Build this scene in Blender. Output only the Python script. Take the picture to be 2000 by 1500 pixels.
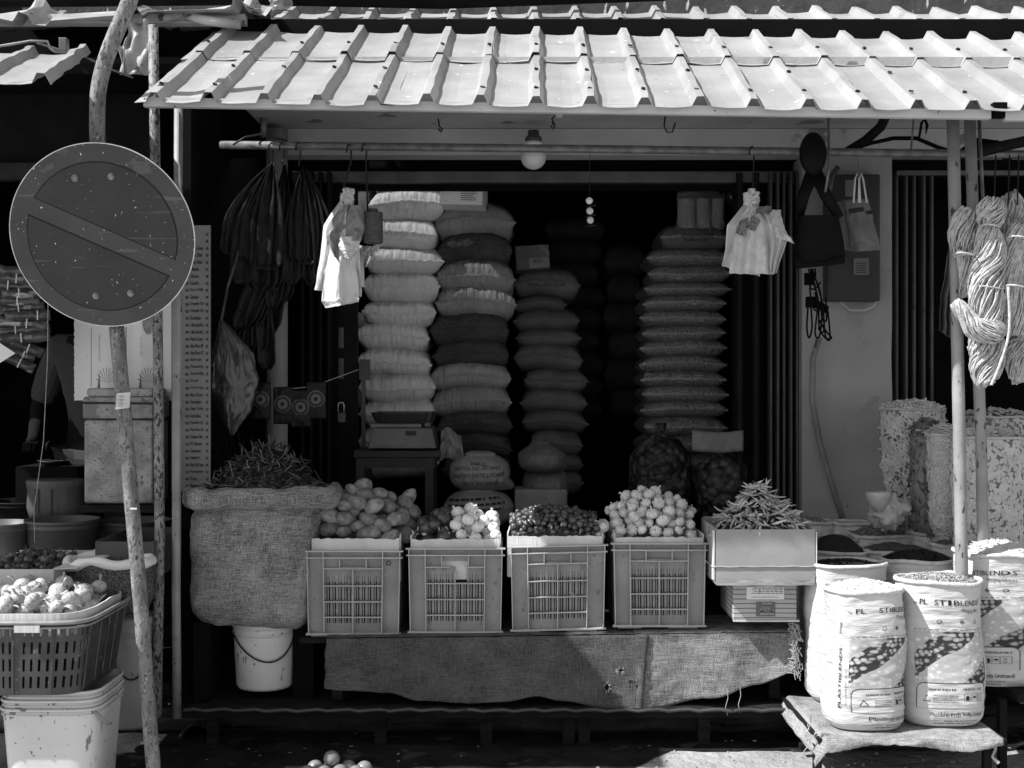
import bpy, math, random
from mathutils import Vector, Matrix, noise
PI = math.pi
for o in list(bpy.data.objects): bpy.data.objects.remove(o)
scene = bpy.context.scene
col = scene.collection
# ------------------------------------------------------------------ camera, sky, sun, exposure
F = 2400.0; HC = 1.37                                   # focal length in photo pixels, eye height
cam_d = bpy.data.cameras.new("camera"); cam = bpy.data.objects.new("camera", cam_d); col.objects.link(cam)
cam.location = (0, 0, HC); cam.rotation_euler = (PI/2, 0, 0)
cam_d.sensor_width = 36; cam_d.lens = F/2000*36; cam_d.clip_end = 400; cam_d.clip_start = .05
scene.camera = cam
SUN = Vector((-.85, -.30, 1)).normalized()
world = bpy.data.worlds.new("World"); scene.world = world; world.use_nodes = True
wn = world.node_tree.nodes; wl = world.node_tree.links
sky = wn.new('ShaderNodeTexSky'); sky.sky_type = 'NISHITA'; sky.sun_disc = False
sky.sun_elevation = math.asin(SUN.z); sky.sun_rotation = math.atan2(SUN.x, SUN.y) % (2*PI)
bw = wn.new('ShaderNodeRGBToBW'); bg = wn['Background']; bg.inputs[1].default_value = .105
wl.new(sky.outputs[0], bw.inputs[0]); wl.new(bw.outputs[0], bg.inputs[0])
sun_d = bpy.data.lights.new("sun", 'SUN'); sun_d.energy = 4.0; sun_d.angle = math.radians(.5); sun_d.color = (1, 1, 1)
sun = bpy.data.objects.new("sun", sun_d); col.objects.link(sun)
sun.rotation_euler = SUN.to_track_quat('Z', 'Y').to_euler(); sun.location = (-6, -3, 8)
vs = scene.view_settings; vs.view_transform = 'Standard'; vs.look = 'None'; vs.exposure = .92; vs.gamma = 1
try: scene.cycles.max_bounces = 8; scene.cycles.transparent_max_bounces = 12
except Exception: pass

# ------------------------------------------------------------------ helpers
def P(x, y, Y): return Vector(((x-1000)*Y/F, Y, HC+(750-y)*Y/F))
def X_(px, Y): return (px-1000)*Y/F
def Z_(py, Y): return HC+(750-py)*Y/F
def nz(x, y=0, z=0): return noise.noise(Vector((x, y, z)))
def rnd(a, b): return random.uniform(a, b)
def worldloc(o):
    l = Vector((0, 0, 0))
    while o: l = l+Vector(o.location); o = o.parent
    return l
def tag(o, label=None, cat=None, group=None, kind=None):
    if label: o['label'] = label
    if cat: o['category'] = cat
    if group: o['group'] = group
    if kind: o['kind'] = kind
    return o
def thing(name, loc, label, cat, group=None):
    o = bpy.data.objects.new(name, None); col.objects.link(o); o.location = loc; o.empty_display_size = .1
    return tag(o, label, cat, group)
class MB:
    def __init__(s): s.v = []; s.f = []; s.uv = {}
    def add(s, vs, fs):
        b = len(s.v); s.v += [tuple(p) for p in vs]; s.f += [tuple(i+b for i in f) for f in fs]; return b
    def box(s, x0, x1, y0, y1, z0, z1):
        s.add([(x0,y0,z0),(x1,y0,z0),(x1,y1,z0),(x0,y1,z0),(x0,y0,z1),(x1,y0,z1),(x1,y1,z1),(x0,y1,z1)],
              [(0,3,2,1),(4,5,6,7),(0,1,5,4),(1,2,6,5),(2,3,7,6),(3,0,4,7)]); return s
    def obox(s, c, size, rot=None):
        R = rot or Matrix.Identity(3); c = Vector(c); vs = []
        for z in (-.5,.5):
            for (x, y) in ((-.5,-.5),(.5,-.5),(.5,.5),(-.5,.5)): vs.append(c+R@Vector((x*size[0], y*size[1], z*size[2])))
        s.add(vs, [(0,3,2,1),(4,5,6,7),(0,1,5,4),(1,2,6,5),(2,3,7,6),(3,0,4,7)]); return s
    def tube(s, pts, r, n=8, caps=True, flat=1.0):
        pts = [Vector(p) for p in pts]; m = len(pts); rs = r if isinstance(r, (list, tuple)) else [r]*m
        up = None; vs = []
        for i, p in enumerate(pts):
            t = (pts[min(i+1, m-1)]-pts[max(i-1, 0)])
            if t.length < 1e-9: t = Vector((0, 0, 1))
            t.normalize()
            if up is None: up = Vector((0, 1, 0)) if abs(t.y) < .9 else Vector((1, 0, 0))
            a = t.cross(up)
            if a.length < 1e-6: a = t.cross(Vector((1, .3, .2)))
            a.normalize(); b = a.cross(t).normalized(); up = b
            for k in range(n):
                w = 2*PI*k/n; vs.append(p+a*(rs[i]*math.cos(w))+b*(rs[i]*math.sin(w)*flat))
        fs = [(i*n+k, i*n+(k+1) % n, (i+1)*n+(k+1) % n, (i+1)*n+k) for i in range(m-1) for k in range(n)]
        if caps: fs.append(tuple(range(n))[::-1]); fs.append(tuple((m-1)*n+k for k in range(n)))
        s.add(vs, fs); return s
    def lathe(s, prof, c=(0,0,0), n=24, sx=1, sy=1, fn=None, capb=True, capt=False):
        vs = []; m = len(prof)
        for (r, z) in prof:
            for k in range(n):
                w = 2*PI*k/n; rr = r*(fn(w, z) if fn else 1)
                vs.append((c[0]+rr*math.cos(w)*sx, c[1]+rr*math.sin(w)*sy, c[2]+z))
        fs = [(i*n+k, i*n+(k+1) % n, (i+1)*n+(k+1) % n, (i+1)*n+k) for i in range(m-1) for k in range(n)]
        if capb: fs.append(tuple(range(n))[::-1])
        if capt: fs.append(tuple((m-1)*n+k for k in range(n)))
        s.add(vs, fs); return s
    def grid(s, fn, nu, nv, cu=False):
        b = len(s.v); W = nu if cu else nu+1
        for j in range(nv+1):
            for i in range(W):
                u, v = i/nu, j/nv; s.uv[len(s.v)] = (u, v); s.v.append(tuple(fn(u, v)))
        for j in range(nv):
            for i in range(nu):
                i2 = (i+1) % W; s.f.append((b+j*W+i, b+j*W+i2, b+(j+1)*W+i2, b+(j+1)*W+i))
        return s
    def prism(s, poly, fmap, h0, h1):
        n = len(poly); s.add([fmap(x, y, h0) for x, y in poly]+[fmap(x, y, h1) for x, y in poly],
            [tuple(range(n))[::-1], tuple(range(n, 2*n))]+[(k, (k+1) % n, n+(k+1) % n, n+k) for k in range(n)]); return s
    def build(s, name, m, parent=None, smooth=False, bevel=0, solid=0, origin=None):
        me = bpy.data.meshes.new(name)
        if parent: org = worldloc(parent)
        elif origin is not None: org = Vector(origin)
        else:
            xs = [p[0] for p in s.v]; ys = [p[1] for p in s.v]; zs = [p[2] for p in s.v]
            org = Vector(((min(xs)+max(xs))/2, (min(ys)+max(ys))/2, min(zs)))
        me.from_pydata([(p[0]-org.x, p[1]-org.y, p[2]-org.z) for p in s.v], [], s.f)
        if s.uv:
            uvl = me.uv_layers.new(name="uv")
            for lp in me.loops: uvl.data[lp.index].uv = s.uv.get(lp.vertex_index, (0, 0))
        me.materials.append(m)
        if smooth: me.polygons.foreach_set('use_smooth', [True]*len(me.polygons))
        me.update(); o = bpy.data.objects.new(name, me); col.objects.link(o)
        if parent: o.parent = parent
        else: o.location = org
        if solid:
            md = o.modifiers.new("s", 'SOLIDIFY'); md.thickness = solid; md.offset = 0
        if bevel:
            md = o.modifiers.new("b", 'BEVEL'); md.width = bevel; md.segments = 2; md.limit_method = 'ANGLE'
        return o
def copy_tree(o, parent=None):
    c = o.copy(); col.objects.link(c); c.parent = parent
    for ch in list(o.children): copy_tree(ch, c)
    return c

# ------------------------------------------------------------------ materials (all neutral greys: the photo is black and white)
MATS = {}
def mat(name, c, c2=None, sc=6, rough=.7, bump=0, bsc=60, metal=0, spec=.4, lo=.35, hi=.65, rand=0, stretch=None,
        spots=None, alpha=1, bstretch=None, trans=0, coat=0, dist=0):
    m = bpy.data.materials.new(name); m.use_nodes = True; N = m.node_tree.nodes; L = m.node_tree.links
    b = N['Principled BSDF']; b.inputs['Roughness'].default_value = rough; b.inputs['Metallic'].default_value = metal
    b.inputs['Specular IOR Level'].default_value = spec; b.inputs['Coat Weight'].default_value = coat
    b.inputs['Alpha'].default_value = alpha; b.inputs['Transmission Weight'].default_value = trans
    tc = N.new('ShaderNodeTexCoord'); oi = N.new('ShaderNodeObjectInfo')
    off = N.new('ShaderNodeVectorMath'); off.operation = 'ADD'
    mulr = N.new('ShaderNodeMath'); mulr.operation = 'MULTIPLY'; mulr.inputs[1].default_value = 37.0 if rand or True else 0
    L.new(oi.outputs['Random'], mulr.inputs[0]); L.new(tc.outputs['Object'], off.inputs[0]); L.new(mulr.outputs[0], off.inputs[1])
    def mapped(st):
        if not st: return off.outputs[0]
        mp = N.new('ShaderNodeMapping'); mp.inputs['Scale'].default_value = st; L.new(off.outputs[0], mp.inputs[0]); return mp.outputs[0]
    c2 = c if c2 is None else c2
    nt = N.new('ShaderNodeTexNoise'); nt.inputs['Scale'].default_value = sc; nt.inputs['Detail'].default_value = 6
    nt.inputs['Distortion'].default_value = dist
    L.new(mapped(stretch), nt.inputs['Vector'])
    mr = N.new('ShaderNodeMapRange'); mr.inputs['From Min'].default_value = lo; mr.inputs['From Max'].default_value = hi
    mr.inputs['To Min'].default_value = c; mr.inputs['To Max'].default_value = c2; L.new(nt.outputs[0], mr.inputs[0])
    out = mr.outputs[0]
    for sp in (spots or []):        # (scale, threshold, value, stretch): flecks and stains with a shape of their own
        sn = N.new('ShaderNodeTexNoise'); sn.inputs['Scale'].default_value = sp[0]; sn.inputs['Detail'].default_value = 3
        L.new(mapped(sp[3] if len(sp) > 3 else None), sn.inputs['Vector'])
        a = N.new('ShaderNodeMapRange'); a.inputs['From Min'].default_value = sp[1]; a.inputs['From Max'].default_value = sp[1]+.03
        L.new(sn.outputs[0], a.inputs[0]); mx = N.new('ShaderNodeMix'); mx.data_type = 'FLOAT'
        L.new(a.outputs[0], mx.inputs[0]); L.new(out, mx.inputs[2]); mx.inputs[3].default_value = sp[2]; out = mx.outputs[0]
    if rand:
        r2 = N.new('ShaderNodeMapRange'); r2.inputs['To Min'].default_value = 1-rand; r2.inputs['To Max'].default_value = 1+rand
        L.new(oi.outputs['Random'], r2.inputs[0]); mm = N.new('ShaderNodeMath'); mm.operation = 'MULTIPLY'
        L.new(out, mm.inputs[0]); L.new(r2.outputs[0], mm.inputs[1]); out = mm.outputs[0]
    L.new(out, b.inputs['Base Color'])
    if bump:
        bn = N.new('ShaderNodeTexNoise'); bn.inputs['Scale'].default_value = bsc; bn.inputs['Detail'].default_value = 5
        L.new(mapped(bstretch), bn.inputs['Vector']); bp = N.new('ShaderNodeBump'); bp.inputs['Strength'].default_value = 1
        bp.inputs['Distance'].default_value = bump; L.new(bn.outputs[0], bp.inputs['Height']); L.new(bp.outputs[0], b.inputs['Normal'])
    MATS[name] = m; return m
def burlap(name, c, c2, amp=1.0):
    m = bpy.data.materials.new(name); m.use_nodes = True; N = m.node_tree.nodes; L = m.node_tree.links
    b = N['Principled BSDF']; b.inputs['Roughness'].default_value = .95; b.inputs['Specular IOR Level'].default_value = .1
    tc = N.new('ShaderNodeTexCoord'); outs = []
    for st in ((400, 400, 22), (22, 22, 400), (8, 8, 8), (230, 50, 230)):
        mp = N.new('ShaderNodeMapping'); mp.inputs['Scale'].default_value = st; L.new(tc.outputs['Object'], mp.inputs[0])
        n = N.new('ShaderNodeTexNoise'); n.inputs['Scale'].default_value = 1; n.inputs['Detail'].default_value = 3
        L.new(mp.outputs[0], n.inputs['Vector']); outs.append(n.outputs[0])
    def ma(op, a, b_):
        q = N.new('ShaderNodeMath'); q.operation = op
        for i, z in enumerate((a, b_)):
            if isinstance(z, (int, float)): q.inputs[i].default_value = z
            else: L.new(z, q.inputs[i])
        return q.outputs[0]
    t = ma('ADD', ma('ADD', outs[0], outs[1]), ma('MULTIPLY', ma('ADD', outs[2], outs[3]), .7))
    mr = N.new('ShaderNodeMapRange'); mr.inputs['From Min'].default_value = 1.7-.32*amp; mr.inputs['From Max'].default_value = 1.7+.32*amp
    mr.inputs['To Min'].default_value = c; mr.inputs['To Max'].default_value = c2; L.new(t, mr.inputs[0])
    L.new(mr.outputs[0], b.inputs['Base Color'])
    bp = N.new('ShaderNodeBump'); bp.inputs['Distance'].default_value = .004; bp.inputs['Strength'].default_value = .9
    L.new(t, bp.inputs['Height']); L.new(bp.outputs[0], b.inputs['Normal']); return m
def grain(name, c, c2, sc=160, dark=.01, bump=.004, mode=None):
    """loose seeds: cells of differing grey with dark gaps"""
    m = bpy.data.materials.new(name); m.use_nodes = True; N = m.node_tree.nodes; L = m.node_tree.links
    b = N['Principled BSDF']; b.inputs['Roughness'].default_value = .5; b.inputs['Specular IOR Level'].default_value = .35
    tc = N.new('ShaderNodeTexCoord'); v = N.new('ShaderNodeTexVoronoi'); v.inputs['Scale'].default_value = sc
    src = tc.outputs['Object']
    if mode:
        mp = N.new('ShaderNodeMapping'); mp.inputs['Scale'].default_value = mode; L.new(src, mp.inputs[0]); src = mp.outputs[0]
    L.new(src, v.inputs['Vector'])
    bw_ = N.new('ShaderNodeRGBToBW'); L.new(v.outputs['Color'], bw_.inputs[0])
    mr = N.new('ShaderNodeMapRange'); mr.inputs['From Min'].default_value = .2; mr.inputs['From Max'].default_value = .8
    mr.inputs['To Min'].default_value = c; mr.inputs['To Max'].default_value = c2; L.new(bw_.outputs[0], mr.inputs[0])
    g = N.new('ShaderNodeMapRange'); g.inputs['From Min'].default_value = .5; g.inputs['From Max'].default_value = .68; L.new(v.outputs['Distance'], g.inputs[0])
    mx = N.new('ShaderNodeMix'); mx.data_type = 'FLOAT'; L.new(g.outputs[0], mx.inputs[0]); L.new(mr.outputs[0], mx.inputs[2]); mx.inputs[3].default_value = dark
    L.new(mx.outputs[0], b.inputs['Base Color'])
    bp = N.new('ShaderNodeBump'); bp.inputs['Distance'].default_value = bump; bp.invert = True
    L.new(v.outputs['Distance'], bp.inputs['Height']); L.new(bp.outputs[0], b.inputs['Normal']); return m
def bean_print(name):
    """printed artwork: diagonal bands of pale and dark beans"""
    m = bpy.data.materials.new(name); m.use_nodes = True; N = m.node_tree.nodes; L = m.node_tree.links
    b = N['Principled BSDF']; b.inputs['Roughness'].default_value = .45
    tc = N.new('ShaderNodeTexCoord'); sep = N.new('ShaderNodeSeparateXYZ'); L.new(tc.outputs['UV'], sep.inputs[0])
    def ma(op, a, b_):
        q = N.new('ShaderNodeMath'); q.operation = op
        for i, z in enumerate((a, b_)):
            if isinstance(z, (int, float)): q.inputs[i].default_value = z
            else: L.new(z, q.inputs[i])
        return q.outputs[0]
    d = ma('SUBTRACT', ma('ADD', sep.outputs[0], 1.0), sep.outputs[1])      # x + distance down
    v = N.new('ShaderNodeTexVoronoi'); v.inputs['Scale'].default_value = 13; v.inputs['Randomness'].default_value = .7; L.new(tc.outputs['UV'], v.inputs['Vector'])
    bean = N.new('ShaderNodeMapRange'); bean.inputs['From Min'].default_value = .44; bean.inputs['From Max'].default_value = .56
    bean.inputs['To Min'].default_value = 1; bean.inputs['To Max'].default_value = 0; L.new(v.outputs['Distance'], bean.inputs[0])
    hi = N.new('ShaderNodeMapRange'); hi.inputs['From Min'].default_value = 0; hi.inputs['From Max'].default_value = .5
    hi.inputs['To Min'].default_value = 1.0; hi.inputs['To Max'].default_value = .55; L.new(v.outputs['Distance'], hi.inputs[0])
    ramp = N.new('ShaderNodeValToRGB'); ramp.color_ramp.interpolation = 'CONSTANT'; e = ramp.color_ramp.elements
    # value = bean tone, 0..2 mapped to 0..1
    tone = [(0, .75), (.19, .58), (.42, .82), (.735, .46), (.93, .78)]; gap = [(0, .4), (.19, .03), (.42, .45), (.735, .012), (.93, .4)]
    def band(tab):
        r = N.new('ShaderNodeValToRGB'); r.color_ramp.interpolation = 'CONSTANT'; el = r.color_ramp.elements
        while len(el) < len(tab): el.new(.5)
        for i, (p, c) in enumerate(tab): el[i].position = p
        for i, (p, c) in enumerate(tab): el[i].color = (c, c, c, 1)
        L.new(ma('MULTIPLY', d, .5), r.inputs[0]); return r.outputs[0]
    N.remove(ramp)
    mx = N.new('ShaderNodeMix'); mx.data_type = 'FLOAT'; L.new(bean.outputs[0], mx.inputs[0]); L.new(band(gap), mx.inputs[2])
    L.new(ma('MULTIPLY', band(tone), hi.outputs[0]), mx.inputs[3]); L.new(mx.outputs[0], b.inputs['Base Color']); return m

M = {}
M['roof'] = mat('roof_sheet', .36, .27, sc=5, rough=.42, spec=.5, bump=.0012, bsc=9, spots=[(26, .70, .62), (60, .70, .12), (3.2, .66, .24)], rand=.08)
M['roof_old'] = mat('old_roof_sheet', .42, .22, sc=7, rough=.5, bump=.004, bsc=14, spots=[(18, .64, .08)], rand=.1)
M['fascia'] = mat('fascia_paint', .58, .46, sc=6, rough=.6, spots=[(40, .70, .1)])
M['plaster'] = mat('plaster', .42, .33, sc=3, rough=.85, bump=.006, bsc=14, spots=[(5, .66, .17), (60, .73, .12)])
M['pillar'] = mat('pillar_plaster', .31, .22, sc=2.5, rough=.85, bump=.010, bsc=9, lo=.3, hi=.7, spots=[(5.5, .60, .24), (70, .72, .06)])
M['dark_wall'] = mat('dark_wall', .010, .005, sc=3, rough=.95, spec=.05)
M['black'] = mat('black_matte', .006, .004, rough=.95, spec=.1)
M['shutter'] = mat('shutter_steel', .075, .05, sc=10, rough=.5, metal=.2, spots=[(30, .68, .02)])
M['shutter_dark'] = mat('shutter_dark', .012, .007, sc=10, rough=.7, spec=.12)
M['steel'] = mat('grey_steel', .12, .07, sc=8, rough=.42, metal=.5)
M['pipe'] = mat('galvanised_pipe', .22, .12, sc=25, rough=.45, metal=.35, bump=.001, bsc=50)
M['pole'] = mat('painted_pole', .32, .23, sc=10, rough=.45, spots=[(38, .645, .05, (1, 1, .45)), (90, .69, .1)], bump=.001, bsc=60)
M['pole_flaked'] = mat('flaked_pole', .26, .14, sc=16, rough=.6, spots=[(95, .54, .035, (1, 1, .5)), (110, .66, .5)], bump=.002, bsc=50)
M['post'] = mat('sign_post_paint', .27, .12, sc=34, rough=.7, stretch=(1, 1, .3), spots=[(120, .58, .08, (1, 1, .4)), (45, .65, .05, (1, 1, .5)), (150, .67, .6)], bump=.003, bsc=70)
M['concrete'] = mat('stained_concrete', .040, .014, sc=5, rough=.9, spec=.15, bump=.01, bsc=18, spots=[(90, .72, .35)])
M['stain'] = mat('gutter_concrete', .07, .035, sc=9, rough=.85, bump=.004, bsc=30, spots=[(40, .66, .45, (1, 1, .28)), (95, .69, .4)])
M['shade_ground'] = mat('gutter_shade', .022, .008, sc=7, rough=.9, spec=.15, bump=.012, bsc=22, spots=[(120, .73, .3), (9, .62, .05)])  # dark ground tone with the shade put into the colour, plus pale flecks
M['ground'] = mat('street_ground', .38, .26, sc=4, rough=.95, bump=.02, bsc=22, spots=[(70, .66, .4), (120, .64, .05)])
M['sign_face'] = mat('sign_face_paint', .060, .045, sc=6, rough=.4, spec=.4, spots=[(110, .70, .75, (1, 1, .6)), (7, .63, .10, (.5, 1, 7)), (14, .66, .085), (40, .68, .09)], bump=.0006, bsc=160)
M['sign_inner'] = mat('sign_inner_paint', .040, .030, sc=6, rough=.45, spec=.35, spots=[(110, .705, .75, (1, 1, .6)), (7, .67, .07, (.5, 1, 7))], bump=.0012, bsc=420)
M['sign_line'] = mat('sign_line', .004, rough=.6)
M['sign_rim'] = mat('bare_aluminium', .75, .5, sc=30, rough=.4, metal=.5)
M['bolt'] = mat('bolt_steel', .3, .15, sc=60, rough=.35, metal=.7)
M['wire'] = mat('black_wire', .012, rough=.6)
M['rope'] = mat('jute_rope', .60, .36, sc=60, rough=.9, bump=.003, bsc=260)
M['jute_string'] = mat('string', .42, .3, sc=40, rough=.9)
M['twine'] = mat('twine_spool', .10, .06, sc=30, stretch=(1, 1, 12), rough=.7, bump=.004, bsc=120, bstretch=(.2, .2, 3))
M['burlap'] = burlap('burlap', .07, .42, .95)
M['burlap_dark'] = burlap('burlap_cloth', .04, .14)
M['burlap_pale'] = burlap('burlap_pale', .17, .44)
M['crate'] = mat('crate_plastic', .29, .22, sc=7, rough=.5, spec=.4, spots=[(80, .69, .1), (26, .66, .19), (60, .70, .45), (16, .69, .13)], rand=.05)
M['crate_rib'] = mat('crate_rib', .48, .40, sc=12, rough=.45, spec=.45, spots=[(60, .72, .1)])
M['card'] = mat('cardboard', .66, .52, sc=9, rough=.85, stretch=(1, 1, .2), bump=.0025, bsc=110, bstretch=(1, 1, .05), spots=[(11, .68, .28)])
M['card_front'] = mat('cardboard_plain', .34, .29, sc=4, rough=.85, bump=.002, bsc=16, spots=[(70, .74, .2)])
M['card_white'] = mat('cardboard_white', .80, .70, sc=4, rough=.7, bump=.002, bsc=8, spots=[(50, .73, .2)])
M['card_dark'] = mat('cardboard_dark', .10, .06, sc=6, rough=.9)
M['card_print'] = mat('striped_carton', .45, .38, sc=6, rough=.6)
M['ink'] = mat('black_ink', .012, rough=.6)
M['ink_grey'] = mat('grey_ink', .12, rough=.6)
M['paper'] = mat('paper', .72, .6, sc=10, rough=.8)
M['label_grey'] = mat('label_grey', .15, .1, rough=.5)
M['potato'] = mat('potato_skin', .29, .17, sc=1.4, rough=.62, bump=.004, bsc=6, rand=.22, lo=.4, hi=.6, spots=[(7, .685, .03), (2.2, .62, .12)])
M['onion'] = mat('red_onion_skin', .10, .03, sc=2, rough=.3, spec=.6, rand=.35, stretch=(3, 3, .3), spots=[(2, .66, .2, (2, 2, .4))], bump=.001, bsc=6)
M['white_onion'] = mat('white_onion_skin', .90, .66, sc=2, rough=.5, rand=.07, stretch=(3, 3, .3), spots=[(2.5, .66, .35)])
M['pale_onion'] = mat('pale_onion_skin', .62, .34, sc=2, rough=.5, rand=.2, stretch=(3, 3, .3), bump=.003, bsc=4, spots=[(2.2, .62, .16), (6, .68, .1)])
M['shallot'] = mat('shallot_skin', .12, .03, sc=2, rough=.33, spec=.6, rand=.5, stretch=(2, 2, .4), spots=[(2.5, .66, .3)])
M['garlic'] = mat('garlic_skin', .84, .46, sc=2, rough=.6, rand=.16, stretch=(4, 4, .3), bump=.003, bsc=5, spots=[(3, .68, .2)])
M['chilli_pale'] = mat('dried_pepper', .60, .22, sc=30, rough=.4, spec=.5, rand=.4, bump=.002, bsc=90)
M['chilli_dark'] = mat('dried_chilli', .035, .014, sc=30, rough=.3, spec=.6, rand=.5)
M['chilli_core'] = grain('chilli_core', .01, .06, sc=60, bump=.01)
M['stem'] = mat('stem', .3, .2, rough=.8)
M['white_pp'] = mat('woven_white', .62, .50, sc=5, rough=.6, spec=.3, bump=.009, bsc=11, bstretch=(1, 1, 5))
M['pp_rim'] = mat('woven_white_rim', .66, .48, sc=30, rough=.7, bump=.004, bsc=60)
M['sack_white'] = mat('sack_white', .64, .54, sc=8, rough=.5, bump=.010, bsc=12, bstretch=(4, 1, .8), rand=.05)
M['sack_grey'] = mat('sack_grey', .27, .20, sc=8, rough=.5, bump=.016, bsc=14, bstretch=(5, 1, .8), rand=.1)
M['sack_dark'] = burlap('sack_dark', .03, .10)
M['sack_mid'] = mat('sack_mid', .11, .075, sc=8, rough=.6, bump=.005, bsc=12, bstretch=(3, 1, 1), rand=.12)
M['sack_seed'] = mat('clear_seed_sack', .20, .07, sc=130, rough=.28, spec=.6, bump=.004, bsc=120, lo=.4, hi=.6, spots=[(24, .66, .34, (.35, 1, 3))])
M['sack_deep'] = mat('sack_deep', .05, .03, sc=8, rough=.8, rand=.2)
M['bag_white'] = mat('carrier_bag', .70, .55, sc=9, rough=.45, spec=.4, bump=.003, bsc=14)
M['bag_grey'] = mat('carrier_bag_grey', .3, .2, sc=9, rough=.45)
M['bag_black'] = mat('black_poly', .008, .004, sc=18, rough=.5, spec=.2, bump=.004, bsc=30)
M['bag_smoke'] = mat('smoke_poly', .05, .03, sc=5, rough=.25, spec=.8, bump=.01, bsc=7, bstretch=(2, 1, .5), alpha=.88)
M['bag_clear'] = mat('clear_poly', .7, .6, sc=5, rough=.22, spec=.9, bump=.01, bsc=9, alpha=.14)
M['bag_milky'] = mat('milky_poly', .62, .5, sc=5, rough=.3, spec=.7, bump=.01, bsc=10, alpha=.72)
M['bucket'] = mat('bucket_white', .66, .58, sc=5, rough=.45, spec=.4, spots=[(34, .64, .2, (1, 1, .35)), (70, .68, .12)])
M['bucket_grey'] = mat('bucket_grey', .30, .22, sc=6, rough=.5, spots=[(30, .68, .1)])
M['bucket_dark'] = mat('bucket_dark', .13, .09, sc=6, rough=.5)
M['basket'] = mat('basket_plastic', .06, .04, sc=14, rough=.4, spec=.5, spots=[(60, .70, .3), (20, .66, .12)])
M['basket_rim'] = mat('basket_rim', .32, .2, sc=14, rough=.35, spec=.6)
M['tin'] = mat('rusty_tin', .32, .15, sc=14, rough=.6, metal=.1, spots=[(120, .60, .13), (50, .62, .10, (1, 1, 1.6)), (7, .60, .15)], bump=.002, bsc=30)
M['wood'] = mat('dark_wood', .018, .008, sc=8, rough=.9, spec=.1, stretch=(1, 6, 6))
M['mat_dark'] = mat('floor_mat', .022, .010, sc=14, rough=.95, spec=.1, bump=.002, bsc=90)
M['stool'] = mat('stool_wood', .03, .02, sc=8, rough=.7)
M['scale'] = mat('scale_body', .11, .08, sc=8, rough=.45, metal=.2)
M['tray'] = mat('steel_tray', .25, .18, sc=8, rough=.22, metal=.85)
M['globe'] = mat('globe_glass', .62, .58, sc=3, rough=.25, spec=.6)
M['meter'] = mat('meter_box', .03, .02, sc=5, rough=.4)
M['cloth_bag'] = mat('cloth_bag', .20, .13, sc=12, rough=.9, bump=.003, bsc=120, spots=[(8, .66, .08)])
M['leather'] = mat('black_leather', .006, .004, sc=30, rough=.6, spec=.15)
M['board'] = mat('price_board', .19, .15, sc=4, rough=.7)
M['skin'] = mat('skin', .010, rough=.8, spec=.05); M['shirt'] = mat('shirt', .045, .038, sc=5, rough=.9); M['trouser'] = mat('trouser', .03, rough=.9)
M['hair'] = mat('hair', .008, rough=.6)
M['print'] = bean_print('bean_print')
M['seed_dark'] = grain('seed_dark', .012, .05, 330)
M['seed_mid'] = grain('seed_mid', .07, .22, 260)
M['seed_pale'] = grain('seed_pale', .2, .5, 240)
M['seed_black'] = grain('seed_black', .006, .03, 200)
M['seed_white'] = mat('white_seeds', .8, .68, sc=120, rough=.6, spots=[(70, .68, .12)])
M['seed_stripe'] = mat('striped_seeds', .55, .10, sc=260, rough=.5, lo=.44, hi=.56)
M['sticks'] = mat('fryums_sticks', .62, .45, sc=20, rough=.6, rand=.1)
M['flower'] = mat('flower_snack', .66, .5, sc=30, rough=.7, spots=[(70, .66, .1)])
M['noodle'] = mat('noodle_snack', .42, .28, sc=40, rough=.6)
M['fishdry'] = mat('dry_fish', .16, .06, sc=22, rough=.4, spec=.6)
# ------------------------------------------------------------------ ground and kerb
def struct(mb, name, m, **k): return tag(mb.build(name, m, **k), kind='structure')
g = MB(); g.grid(lambda u, v: ((u-.5)*80, -30+v*34.62, 0), 20, 20); struct(g, 'street_ground', M['ground'], origin=(0, 0, 0))
def kz(x, y, a=.012): return a*nz(x*3, y*5)+a*.4*nz(x*17, y*13)
def gfront(x): return (4.0 if x < -1.0 else 4.28) if x < .35 else 4.28+.30*min(1, (x-.35)/.25)
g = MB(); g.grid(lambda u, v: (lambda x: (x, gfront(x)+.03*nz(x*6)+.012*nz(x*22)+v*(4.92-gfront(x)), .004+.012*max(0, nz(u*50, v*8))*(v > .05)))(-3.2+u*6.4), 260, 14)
struct(g, 'gutter_shade_strip', M['shade_ground'])  # dark strip laid over the street as painted shade along the kerb
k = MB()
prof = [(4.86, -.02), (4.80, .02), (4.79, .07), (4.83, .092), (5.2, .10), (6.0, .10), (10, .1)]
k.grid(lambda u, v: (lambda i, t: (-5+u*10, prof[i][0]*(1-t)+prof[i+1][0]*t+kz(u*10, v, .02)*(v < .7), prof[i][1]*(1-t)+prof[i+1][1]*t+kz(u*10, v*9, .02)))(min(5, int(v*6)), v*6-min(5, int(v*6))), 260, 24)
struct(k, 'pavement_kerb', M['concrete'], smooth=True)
p = MB(); c = P(388, 1445, 4.76)
p.tube([c+Vector((0, y, 0)) for y in (-.03, .10)], .066, 28, caps=False); po = p.build('drain_pipe', M['concrete'], smooth=True, solid=.01)
tag(po, 'round concrete drain pipe opening in the dark kerb under the shelf', 'drain pipe')
p = MB(); p.lathe([(.060, 0), (.001, 0)], c=(0, 0, 0), n=28); pv = [(c.x+x, c.y+.02, c.z+y) for x, y, z in p.v]; p.v = pv
p.build('pipe_mouth', M['black'], po)

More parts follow.
